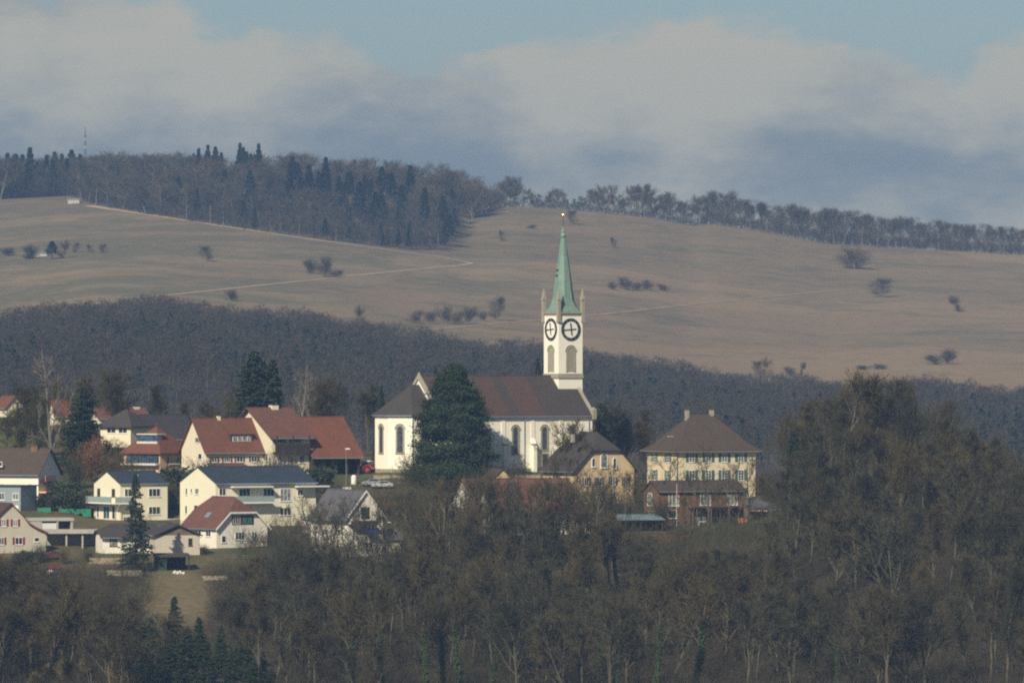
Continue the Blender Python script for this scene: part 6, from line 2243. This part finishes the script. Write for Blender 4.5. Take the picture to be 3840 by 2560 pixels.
# --- the trees between and behind the ones one can tell apart
def wood_mass():
    rg = np.random.default_rng(47)
    kits = []
    for s_, w_, u_ in ((301, .30, 1.2), (302, .36, .9), (303, .26, 1.5)):
        limbs, fine, tp, td, tl_, rr = grow_bare(s_, H=18, width=w_, up=u_, density=.8, fork=.22)
        kits.append(merge([(*tubes(limbs, 4), 0), (*tubes(fine, 3), 1), (*slivers(tp, td, tl_, .07, rr), 1)]))
    parts = []
    k = 0
    while k < 175:
        px = rg.uniform(-150, 4000)
        d = rg.uniform(1264, 1330) if k < 55 else rg.uniform(1335, 1500 if px > 2880 else (1425 if px < 1000 else 1478))
        if 560 < px < 800 and 1345 < d < 1445: continue
        if 500 < px < 1060 and d < 1345 and rg.random() < .6: continue
        if 2035 < px < 2235 and 1430 < d: continue
        x, y, z = at(px, d)
        lim = max(np.interp(px + q, TOPX, TOPY) - (40 if q else 0) for q in (-70, 0, 70))
        Hm = min(rg.uniform(12, 20), (1280 - lim) * d / F - z - rg.uniform(0, 2))
        if Hm < 5: continue
        V, Fc, M = kits[k % 3]
        a = rg.uniform(0, 6.283); s = Hm / 17.5; w_ = s * rg.uniform(.9, 1.2)
        ca, sa = math.cos(a) * w_, math.sin(a) * w_
        Q = np.stack([V[:, 0] * ca - V[:, 1] * sa + x, V[:, 0] * sa + V[:, 1] * ca + y, V[:, 2] * s + z], 1)
        parts.append((Q, Fc, M)); k += 1
    V, Fc, n_, M = [], [], 0, []
    for v, f, m in parts:
        V.append(v.astype(np.float32)); Fc.append((f + n_).astype(np.int32)); M.append(m); n_ += len(v)
    o = link('bare_woodland', np_mesh('bare_woodland', np.concatenate(V), np.concatenate(Fc), ['bark', 'twigs_deep'], np.concatenate(M)))
    tag(o, 'tangle of leafless branches filling the wood below the village', 'woodland', kind='stuff')


plain('twigs_deep', (0.055, 0.050, 0.028), 0.55, 0.07)
wood_mass()

# --- undergrowth: brush and saplings all over the wooded slope (nobody could count it)
def undergrowth(name, label, seed, n, mat, zone, hmin, hmax):
    rg = np.random.default_rng(seed)
    px = rg.uniform(-500, 4400, n * 2); d = rg.uniform(*zone[:2], n * 2)
    k = zone[2](px, d)
    px, d = px[k][:n], d[k][:n]
    x = (px - 1920) * d / F; z = ground_z(x, d)
    m = 26
    sc_ = rg.uniform(hmin, hmax, len(x))
    X = np.repeat(np.stack([x, d, z], 1), m, 0); sc2 = np.repeat(sc_, m)[:, None]
    q = rg.normal(size=(len(X), 3)) * np.array([.38, .38, .22]) + np.array([0, 0, .45]); q[:, 2] = np.abs(q[:, 2])
    D = q * .6 + rg.normal(size=q.shape) * .45 + UP * .5
    V, Fc = slivers(X + q * sc2, D, (sc2 * .45).ravel(), .05, rg)
    return tag(link(name, np_mesh(name, V, Fc, [mat])), label, 'undergrowth', kind='stuff')


openg = lambda px, d: ~(((px > 560) & (px < 800) & (d > 1350) & (d < 1425)) | ((px > 520) & (px < 1050) & (d < 1340)))
undergrowth('undergrowth', 'grey-brown leafless brush under the trees of the slope', 1, 12500, 'brush', (1262, 1475, lambda px, d: openg(px, d) & ((d < 1425) | (px > 900))), 1.2, 4.6)
undergrowth('undergrowth', 'dark green bramble and ivy patches on the wooded slope', 2, 2200, 'green_brush', (1300, 1470, lambda px, d: openg(px, d) & ((d < 1420) | (px > 900)) & (np.sin(px * .011 + 2) * np.cos(d * .07 + px * .004) > .25)), .8, 2.6)
undergrowth('undergrowth', 'brushy hedgerow growth between the village gardens', 3, 1500, 'brush', (1470, 1700, lambda px, d: (np.sin(px * .017 + 1) * np.cos(d * .11 + px * .006) > .45)), .7, 1.8)

undergrowth('undergrowth', 'brown scrub on the bank between the church and the houses below', 4, 2300, 'brush', (1482, 1540, lambda px, d: (px > 1180) & (px < 2420) & ~((px > 1240) & (px < 1480) & (d > 1518)) & (d < 1536)), 1.6, 4.4)

# ------------------------------------------------------------------ wooded ridge in the middle distance: one mass
def middle_wood():
    rg = np.random.default_rng(77)
    n = 6200
    px = rg.uniform(-700, 4700, n); d = 2230 + 640 * rg.uniform(0, 1, n) ** .8
    x = (px - 1920) * d / F; z = ground_z(x, d)
    con_ = (rg.random(n) < (d < 2700) * (.02 + .20 * np.clip(np.sin(px * .006 + 1.2) * np.sin(d * .021 + px * .0021), 0, 1)))
    ht = rg.uniform(11, 14, n) * (1 + .08 * np.sin(px * .013)); ht[con_] *= 1.08
    parts = []
    # leafless crowns: upright fans of twig sprays, thicker at the edge of the crown
    i = np.nonzero(~con_)[0]; m = 120
    a = rg.uniform(0, 6.283, (len(i), m)); f = rg.uniform(0, 1, (len(i), m)) ** .7
    rad = (ht[i] * .28)[:, None] * np.sin(np.clip(.12 + f * .86, 0, 1) * math.pi) ** .6 * np.sqrt(rg.uniform(.2, 1, (len(i), m)))
    P = np.stack([x[i][:, None] + np.cos(a) * rad, d[i][:, None] + np.sin(a) * rad, z[i][:, None] + ht[i][:, None] * (.22 + .76 * f)], -1).reshape(-1, 3)
    D = np.stack([np.cos(a) * .35, np.sin(a) * .35, np.full(a.shape, .4)], -1).reshape(-1, 3) + rg.normal(size=(a.size, 3)) * .6
    V1, F1 = slivers(P, D, rg.uniform(.8, 1.7, a.size), .17, rg)
    shade = np.repeat(rg.integers(0, 3, len(i)), m)
    j = np.nonzero(con_)[0]; m2 = 90
    a = rg.uniform(0, 6.283, (len(j), m2)); f = rg.uniform(0, 1, (len(j), m2))
    rad = (ht[j] * .2)[:, None] * (1 - f) ** .55 * np.sqrt(rg.uniform(.2, 1, (len(j), m2)))
    P2 = np.stack([x[j][:, None] + np.cos(a) * rad, d[j][:, None] + np.sin(a) * rad, z[j][:, None] + ht[j][:, None] * (.12 + .88 * f)], -1).reshape(-1, 3)
    V2, F2 = leaves(P2, .95, rg, tilt=np.array([0, 0, .7]))
    t = np.stack([x, d, z - .5, x, d, z + ht * .6, np.full(n, .12), np.full(n, .05)], 1)
    V3, F3 = tubes(t, 3)
    V = np.concatenate([V1, V2, V3]); Fc = np.concatenate([F1, F2 + len(V1), F3 + len(V1) + len(V2)])
    M = np.concatenate([shade, np.full(len(F2), 3), np.full(len(F3), 4)])
    plain('wood_twigs_brown', (0.056, 0.048, 0.038), 0.2, 0.03)
    plain('wood_twigs_grey', (0.047, 0.044, 0.040), 0.2, 0.03)
    plain('wood_twigs_olive', (0.053, 0.049, 0.036), 0.2, 0.03)
    o = link('far_wood', np_mesh('far_wood', V, Fc, ['wood_twigs_brown', 'wood_twigs_grey', 'wood_twigs_olive', 'far_conifer', 'bark'], M))
    tag(o, 'purple-brown leafless wood covering the ridge behind the village', 'wood', kind='stuff')


middle_wood()

# ------------------------------------------------------------------ the meadow hill: forest, ridge trees, lone trees, hedges
FAR = [proto_far_bare(s, 15, width=w_, fork=fk) for s, w_, fk in ((101, .30, .4), (102, .26, .5), (103, .34, .3), (104, .22, .45), (105, .38, .35))]
BELT = [proto_far_bare(s, 15, width=w_, fork=fk, n=800, w=.07) for s, w_, fk in ((106, .17, .15), (107, .15, .22), (108, .20, .12), (109, .16, .3))]
FARO = [proto_far_bare(111, 15, .28, tw='far_ochre_twigs')]
FARB = [proto_far_bare(s, 10, .5, n=3000, fork=.05, trunkless=True, w=.13, sp=.07) for s in (121, 122, 123)]
FARL = [proto_far_bare(s, 12, .42, n=2400, fork=.12, w=.11, sp=.06) for s in (125, 126)]
FCON = [proto_far_conifer(s, 18, r_, b_) for s, r_, b_ in ((131, 2.6, .15), (132, 3.2, .3), (133, 2.2, .1))]


def far_obj(name, mesh, label, cat, group, px, d, Hm, Hp, rz, wk=1.0):
    x, y, z = at(px, d)
    o = link(name, mesh); s = Hm / MH[mesh.name][0]
    o.location = (x, y, z - .15); o.scale = (s * wk, s * wk, s); o.rotation_euler = (0, 0, rz)
    return tag(o, label, cat, group)


MH = {}
for me in FAR + BELT + FARO + FARB + FARL + FCON:
    co = np.empty(len(me.vertices) * 3, dtype=np.float32); me.vertices.foreach_get('co', co); co = co.reshape(-1, 3)
    MH[me.name] = (float(np.percentile(co[:, 2], 99.0)), float(np.percentile(np.abs(co[:, 0]), 97)))


# forest on the left: front edge follows the track, back edge is the ridge
FEX = [-300, 0, 150, 280, 320, 380, 500, 800, 1100, 1400, 1560, 1640, 1690, 1705]
FEY = [745, 735, 728, 738, 768, 776, 800, 848, 888, 925, 940, 935, 915, 880]
TFX = [-300, 0, 120, 250, 500, 700, 900, 1000, 1160, 1300, 1500, 1620, 1700, 1760, 1800]
TFY = [570, 585, 588, 575, 568, 575, 572, 570, 575, 590, 602, 615, 630, 640, 680]
rg = np.random.default_rng(17)
n, tries, pf = 0, 0, []
while n < 285 and tries < 20000:
    tries += 1
    px = rg.uniform(-60, 320) if rg.random() < .22 else rg.uniform(-100, 1710)
    fy = np.interp(px, FEX, FEY)
    df = hit(px, fy, 3300, 4420)
    if df is None: df = 4400
    back = 4520
    u_ = rg.random()
    d = df + 4 + (back - df) * (u_ ** 1.7 if px > 330 else u_ * 1.0)
    if px > 1500:
        d = min(d, df + 4 + (4520 - df) * u_)
        if px > 1560 and d > df + 420 and px > 1660: continue
    x, y, z = at(px, d)
    sep = 4.6 if d - df < 60 else 7.0
    if any((x - a) ** 2 + ((y - b) * .35) ** 2 < sep * sep for a, b in pf): continue
    lim = np.interp(px, TFX, TFY) + rg.uniform(-6, 16)
    Hm = min(rg.uniform(18, 26) if d - df > 90 or px < 320 else rg.uniform(12, 19), (1280 - lim) * d / F - z)
    if 1000 < px < 1600 and d - df < 120: Hm *= .62
    if Hm < 4: continue
    r = rg.random()
    conifer_zone = (px < 300 and r < .4) or (1050 < px < 1540 and 170 < d - df < 380 and r < .97) or (1290 < px < 1700 and d - df < 200 and r < .5) or (870 < px < 960 and r < .6) or r < .07
    if conifer_zone:
        k = int(rg.integers(3))
        if px < 320: Hm *= .9
        far_obj('far_conifer', FCON[k], 'dark conifer in the hilltop forest left of the meadow', 'tree', 'conifers of the hilltop forest', px, d, Hm * 1.03, 18, rg.uniform(0, 6.28), 1.55 if 1050 < px else 1.3)
    elif 1340 < px < 1480 and d - df < 220 and r < .7:
        far_obj('far_larch', FARO[0], 'pale ochre leafless tree near the right end of the hilltop forest', 'tree', 'ochre trees of the hilltop forest', px, d, Hm * .9, 15, rg.uniform(0, 6.28), .9)
    else:
        k = int(rg.integers(5))
        far_obj('far_bare_tree', FAR[k], 'bare grey-brown tree in the hilltop forest left of the meadow', 'tree', 'bare trees of the hilltop forest', px, d, Hm, 15, rg.uniform(0, 6.28), 1.2)
    pf.append((x, y)); n += 1
# brushwood filling the forest
def forest_brush():
    rg = np.random.default_rng(19)
    N = 7000
    px = rg.uniform(-250, 1700, N); u_ = rg.random(N)
    cols = np.arange(-250, 1701, 25.0)
    dfc = np.array([hit(c, np.interp(c, FEX, FEY), 3300, 4420) or 4400 for c in cols])
    df = np.interp(px, cols, dfc)
    d = df + 6 + (4500 - df) * u_ ** 1.2
    x = (px - 1920) * d / F; z = ground_z(x, d)
    m = 34
    hb = np.where((d - df > 80) | (px < 330), rg.uniform(5, 17, N), rg.uniform(3.5, 10, N))
    X = np.repeat(np.stack([x, d, z], 1), m, 0); h2 = np.repeat(hb, m)[:, None]
    q = rg.normal(size=(len(X), 3)) * np.array([.22, .22, .26]) + np.array([0, 0, .5]); q[:, 2] = np.clip(np.abs(q[:, 2]), 0, 1.05)
    V, Fc = slivers(X + q * h2, rg.normal(size=q.shape) * .45 + UP * .6, (h2 * .22).ravel(), .22, rg)
    M = np.repeat(rg.integers(0, 2, N), m)
    tag(link('forest_brush', np_mesh('forest_brush', V, Fc, ['wood_twigs_brown', 'wood_twigs_grey'], M)), 'dense leafless brushwood filling the hilltop forest', 'brushwood', kind='stuff')


forest_brush()
# conifers standing above the forest line
for i, (px, tp, Hm) in enumerate(((112, 556, 20), (268, 562, 18), (28, 572, 17), (85, 582, 15), (55, 580, 15), (232, 575, 15), (175, 584, 14), (300, 578, 14), (745, 541, 20), (780, 545, 16), (808, 543, 18), (830, 556, 15), (900, 538, 26), (912, 545, 27), (925, 552, 24), (970, 540, 24), (60, 578, 16), (205, 568, 18))):
    d = 4360
    x, y, z = at(px, d)
    Hm = (1280 - tp) * d / F - z
    labs = 'conifer standing taller than the hilltop forest around it'
    far_obj('far_conifer', FCON[i % 3], labs, 'tree', 'tall conifers on the forest skyline', px, d - (i % 3) * 25 if px > 330 else 4425 + (i % 3) * 12, Hm if px > 330 else (1280 - tp) * 4435 / F - at(px, 4435)[2], 18, i, 1.15 if px > 330 else 1.5)

# ridge trees to the right of the forest
TRX = [1700, 1760, 1800, 1830, 1880, 1900, 1960, 2010, 2080, 2110, 2150, 2200, 2260, 2300, 2370, 2420, 2470, 2560, 2640, 2700, 2760, 2850, 3000, 3160, 3300, 3500, 3700, 3860]
TRY = [640, 655, 670, 735, 660, 655, 700, 720, 705, 715, 730, 715, 680, 730, 700, 690, 715, 735, 735, 705, 750, 765, 780, 790, 810, 835, 850, 865]
rid = 0
for i in range(215):
    px = 1600 + (i / 215) * 2290 + rg.uniform(-7, 7)
    if 1815 < px < 1845 and i % 2: continue
    row = i % 3
    d = (4405, 4440, 4475)[row] if px > 2640 else (4398, 4415, 4450)[row]
    x, y, z = at(px, d)
    tp = np.interp(px, TRX, TRY) + (rg.uniform(-14, 18) if px > 2640 else rg.uniform(-8, 42))
    Hm = (1280 - tp) * d / F - z
    if Hm < 3: Hm = 4
    if px < 1820: lab, grp = 'thin bare tree of the see-through row right of the hilltop forest', 'see-through row of ridge trees'
    elif px < 2640: lab, grp = 'crooked bare tree on the bare ridge line behind the church spire', 'crooked trees along the ridge'
    else: lab, grp = 'straight bare tree in the dense belt along the right-hand ridge', 'tree belt on the right-hand ridge'
    k = int(rg.integers(5))
    far_obj('ridge_tree', FAR[k] if 1820 < px < 2640 else BELT[k % 4], lab, 'tree', grp, px, d, Hm, 15, rg.uniform(0, 6.28), rg.uniform(.8, 1.5) if px > 2640 else (1.0 if px < 1820 else rg.uniform(.75, 1.0)))
# low brush along the ridge line
def ridge_brush():
    rg = np.random.default_rng(23)
    N = 1300
    px = rg.uniform(1880, 4100, N)
    d = rg.uniform(4380, 4500, N)
    x = (px - 1920) * d / F; z = ground_z(x, d); m = 24
    hb = rg.uniform(2, 5.5, N) * (1.2 + .3 * (px > 2640))
    X = np.repeat(np.stack([x, d, z], 1), m, 0); h2 = np.repeat(hb, m)[:, None]
    q = rg.normal(size=(len(X), 3)) * np.array([.3, .3, .25]) + np.array([0, 0, .45]); q[:, 2] = np.abs(q[:, 2])
    V, Fc = slivers(X + q * h2, rg.normal(size=q.shape) * .45 + UP * .6, (h2 * .3).ravel(), .16, rg)
    tag(link('ridge_brush', np_mesh('ridge_brush', V, Fc, ['wood_twigs_grey'])), 'low brush under the trees along the ridge line', 'brushwood', kind='stuff')


ridge_brush()

# wedge of trees reaching down from the ridge, left of the rounded top
for i, (px, py, tp) in enumerate(((1770, 820, 690), (1790, 815, 670), (1810, 800, 680), (1830, 790, 700), (1850, 780, 720), (1780, 800, 680), (1760, 790, 700), (1870, 775, 720))):
    d = hit(px, py, 3300, 4420) or 4390
    x, y, z = at(px, d); Hm = (1280 - tp) * d / F - z
    far_obj('far_bare_tree', FARB[i % 3], 'bushy bare tree in the wedge of wood running down from the ridge', 'tree', 'wedge of trees below the ridge', px, d, Hm, 10, i * 1.7, .8)

# lone trees and hedges on the meadow: (px, base py, top py, half width px, kind, label)
lone = [
    (3203, 1008, 925, 62, 'big_shrub', 'largest lone dark bushy tree on the meadow, just under the right-hand tree belt'),
    (3310, 1114, 1040, 42, 'far_bare_tree', 'crooked lone tree with dark foot right of the big bushy tree'),
    (3586, 1168, 1108, 32, 'far_bare_tree', 'small V-shaped bare tree near the right edge of the meadow'),
    (775, 980, 920, 26, 'far_bare_tree', 'lone upright bare tree in the middle of the left meadow'),
    (1165, 1025, 970, 26, 'big_shrub', 'left bush of the pair above the track below the forest'),
    (1210, 1038, 960, 40, 'big_shrub', 'taller spreading bush of the group above the lower track'),
    (1262, 1036, 1010, 30, 'big_shrub', 'low bush at the right end of the group above the lower track'),
    (868, 1128, 1085, 24, 'big_shrub', 'tiny low bush just under the lower track on the left'),
    (1350, 1222, 1146, 24, 'far_bare_tree', 'slim bare tree at the lower meadow edge above the dark wood'),
    (1560, 1212, 1160, 30, 'big_shrub', 'leftmost round bush of the hedge left of the spire'),
    (1610, 1212, 1165, 26, 'big_shrub', 'second bush from the left of the hedge left of the spire'),
    (1662, 1212, 1145, 32, 'big_shrub', 'tall middle bush of the hedge left of the spire'),
    (1712, 1214, 1165, 26, 'big_shrub', 'fourth bush of the hedge left of the spire'),
    (1752, 1214, 1150, 30, 'big_shrub', 'rightmost bush of the longer hedge left of the spire'),
    (1806, 1203, 1165, 22, 'big_shrub', 'low bush beside the upright tree left of the clock tower'),
    (1868, 1202, 1110, 32, 'far_bare_tree', 'upright bushy tree closest to the clock tower on its left'),
    (1992, 858, 842, 16, 'big_shrub', 'small dark bush under the ridge left of the gilded ball'),
    (2148, 842, 786, 20, 'far_bare_tree', 'small slanting tree just right of the gilded ball of the spire'),
    (1882, 905, 862, 14, 'far_bare_tree', 'faint small tree on the meadow left of the spire'),
    (2298, 930, 888, 12, 'far_bare_tree', 'faint small tree on the meadow right of the spire'),
    (2300, 1086, 1055, 24, 'big_shrub', 'low bush at the left end of the hedge right of the spire'),
    (2345, 1086, 1036, 30, 'big_shrub', 'tallest bush of the hedge right of the spire'),
    (2390, 1088, 1058, 24, 'big_shrub', 'low middle bush of the hedge right of the spire'),
    (2435, 1089, 1048, 30, 'big_shrub', 'rounded bush right of the middle of the hedge right of the spire'),
    (2485, 1090, 1062, 24, 'big_shrub', 'rightmost bush of the hedge right of the spire'),
    (2845, 1412, 1350, 22, 'far_bare_tree', 'upright dark tree at the lower meadow edge above the manor'),
    (2875, 1412, 1338, 24, 'far_bare_tree', 'tall dark tree of the pair at the lower meadow edge above the manor'),
    (2962, 1410, 1372, 24, 'big_shrub', 'bush right of the dark pair at the lower meadow edge'),
    (3008, 1408, 1356, 16, 'far_bare_tree', 'slim tree right of the bush at the lower meadow edge'),
    (3240, 1386, 1368, 30, 'big_shrub', 'low flat hedge bush above the right-hand wood'),
    (3300, 1384, 1362, 28, 'big_shrub', 'second low hedge bush above the right-hand wood'),
    (3505, 1366, 1328, 28, 'big_shrub', 'dark left half of the broad bush at the lower right meadow'),
    (3555, 1364, 1305, 38, 'big_shrub', 'broad pale bush at the lower right meadow'),
    (195, 972, 903, 24, 'far_conifer', 'lone dark fir on the left meadow beside the white hut'),
    (120, 970, 918, 28, 'big_shrub', 'brown bush behind the white hut on the left meadow'),
    (100, 972, 950, 26, 'big_shrub', 'low bush left of the white hut'),
    (238, 968, 900, 24, 'far_bare_tree', 'bare tree right of the lone dark fir'),
    (285, 948, 908, 16, 'far_bare_tree', 'first of the three small trees in a row right of the fir'),
    (336, 948, 914, 16, 'far_bare_tree', 'middle one of the three small trees in a row right of the fir'),
    (388, 950, 914, 16, 'far_bare_tree', 'last of the three small trees in a row right of the fir'),
    (25, 960, 928, 30, 'big_shrub', 'faint brush at the left edge of the meadow'),
]
for i, (px, py, tp, hw, kind, lab) in enumerate(lone):
    d = hit(px, py, 3000, 4420)
    if d is None: d = 3120
    x, y, z = at(px, d)
    Hm = (py - tp) * d / F
    W_ = hw * d / F
    me = FCON[1] if kind == 'far_conifer' else FARB[i % 3] if kind == 'big_shrub' else FARL[i % 2]
    hp, wp = MH[me.name]
    o = link(kind, me); o.location = (x, y, z - .15)
    o.scale = (W_ / wp, W_ / wp, Hm / hp); o.rotation_euler = (0, 0, i * 2.3)
    tag(o, lab, 'bush' if kind == 'big_shrub' else 'tree')

# sheds and mast on the hill
plain('hut_wall', (0.42, 0.44, 0.34), 0.1, 0.4)


def hill_hut(name, label, px, py, w_px, h_px, d=None):
    d = d or hit(px, py, 3300, 4420) or 4390
    x, y, z = at(px, d)
    o = bpy.data.objects.new(name, None); COL.objects.link(o); o.location = (x, y, z); tag(o, label, 'hut')
    w, h = w_px * d / F, h_px * d / F
    MB().box(-w / 2, 0, -1, w / 2, 5, h * .8).build('wall', 'hut_wall', o)
    MB().slab([[(-w / 2 - .3, -.4, h * .8), (w / 2 + .3, -.4, h * .8), (w / 2 + .3, 2.5, h), (-w / 2 - .3, 2.5, h)], [(-w / 2 - .3, 2.5, h), (w / 2 + .3, 2.5, h), (w / 2 + .3, 5.4, h * .8), (-w / 2 - .3, 5.4, h * .8)]], .15).build('roof', 'zinc', o)
    MB().box(-w * .12, -.06, 0, w * .02, -.003, h * .6).build('door', 'concrete', o)


hill_hut('hill_hut', 'pale hut with light roof at the foot of the hilltop forest', 276, 734, 43, 19, d=4300)
hill_hut('hill_hut', 'small white hut beside the lone fir on the left meadow', 152, 962, 48, 16)
o = place('radio_mast', 'thin red and white lattice radio mast above the hilltop forest', 'mast', 320, d=4410)
h = (1280 - 476) * 4410 / F - o.location.z
m = MB(); k = .8
for sx, sy in ((-k, -k), (k, -k), (k, k), (-k, k)): m.cyl((sx, sy, 0), (sx * .5, sy * .5, h * .88), .26, .2, n=4)
nb = 18
for i in range(nb):
    z0, z1 = h * .88 * i / nb, h * .88 * (i + 1) / nb; q0, q1 = k * (1 - .5 * i / nb), k * (1 - .5 * (i + 1) / nb)
    m.cyl((-q0, -q0, z0), (q1, -q1, z1), .05, n=4).cyl((-q0, -q0, z0), (-q1, q1, z1), .05, n=4)
m.build('lattice', 'dark_metal', o)
MB().cyl((0, 0, h * .88), (0, 0, h), .22, .12).build('antenna', 'dark_metal', o)
for f in (.55, .7, .82):
    MB().cyl((.5, -.5, h * f - .8), (.5, -.5, h * f + .8), .22).cyl((-.5, -.5, h * f - .8), (-.5, -.5, h * f + .8), .22).build('aerial_panel', 'concrete', o)
MB().cyl((-.9, -.7, h * .5), (-.9, -1.0, h * .5), .6, n=12).build('dish', 'white_paint', o)

# ------------------------------------------------------------------ the air between
def haze():
    m = bpy.data.materials.new('haze_air'); m.use_nodes = True
    t = NT(m.node_tree); t.n.clear()
    out = t.node('ShaderNodeOutputMaterial'); v = t.node('ShaderNodeVolumePrincipled')
    v.inputs['Color'].default_value = (0.33, 0.545, 0.95, 1)
    v.inputs['Density'].default_value = HAZE_D
    v.inputs['Anisotropy'].default_value = 0.0
    t.link(v.outputs[0], out.inputs['Volume'])
    MATS['haze_air'] = m
    o = MB().box(-2200, -420, -95, 2200, 5160, 165).build('haze', 'haze_air')
    tag(o, 'thin blue winter haze lying over the valley and the hill', 'haze', kind='stuff')


HAZE_D = 0.76e-4
haze()
print('objects', len(bpy.data.objects), 'tris', sum(len(me.polygons) for me in bpy.data.meshes))
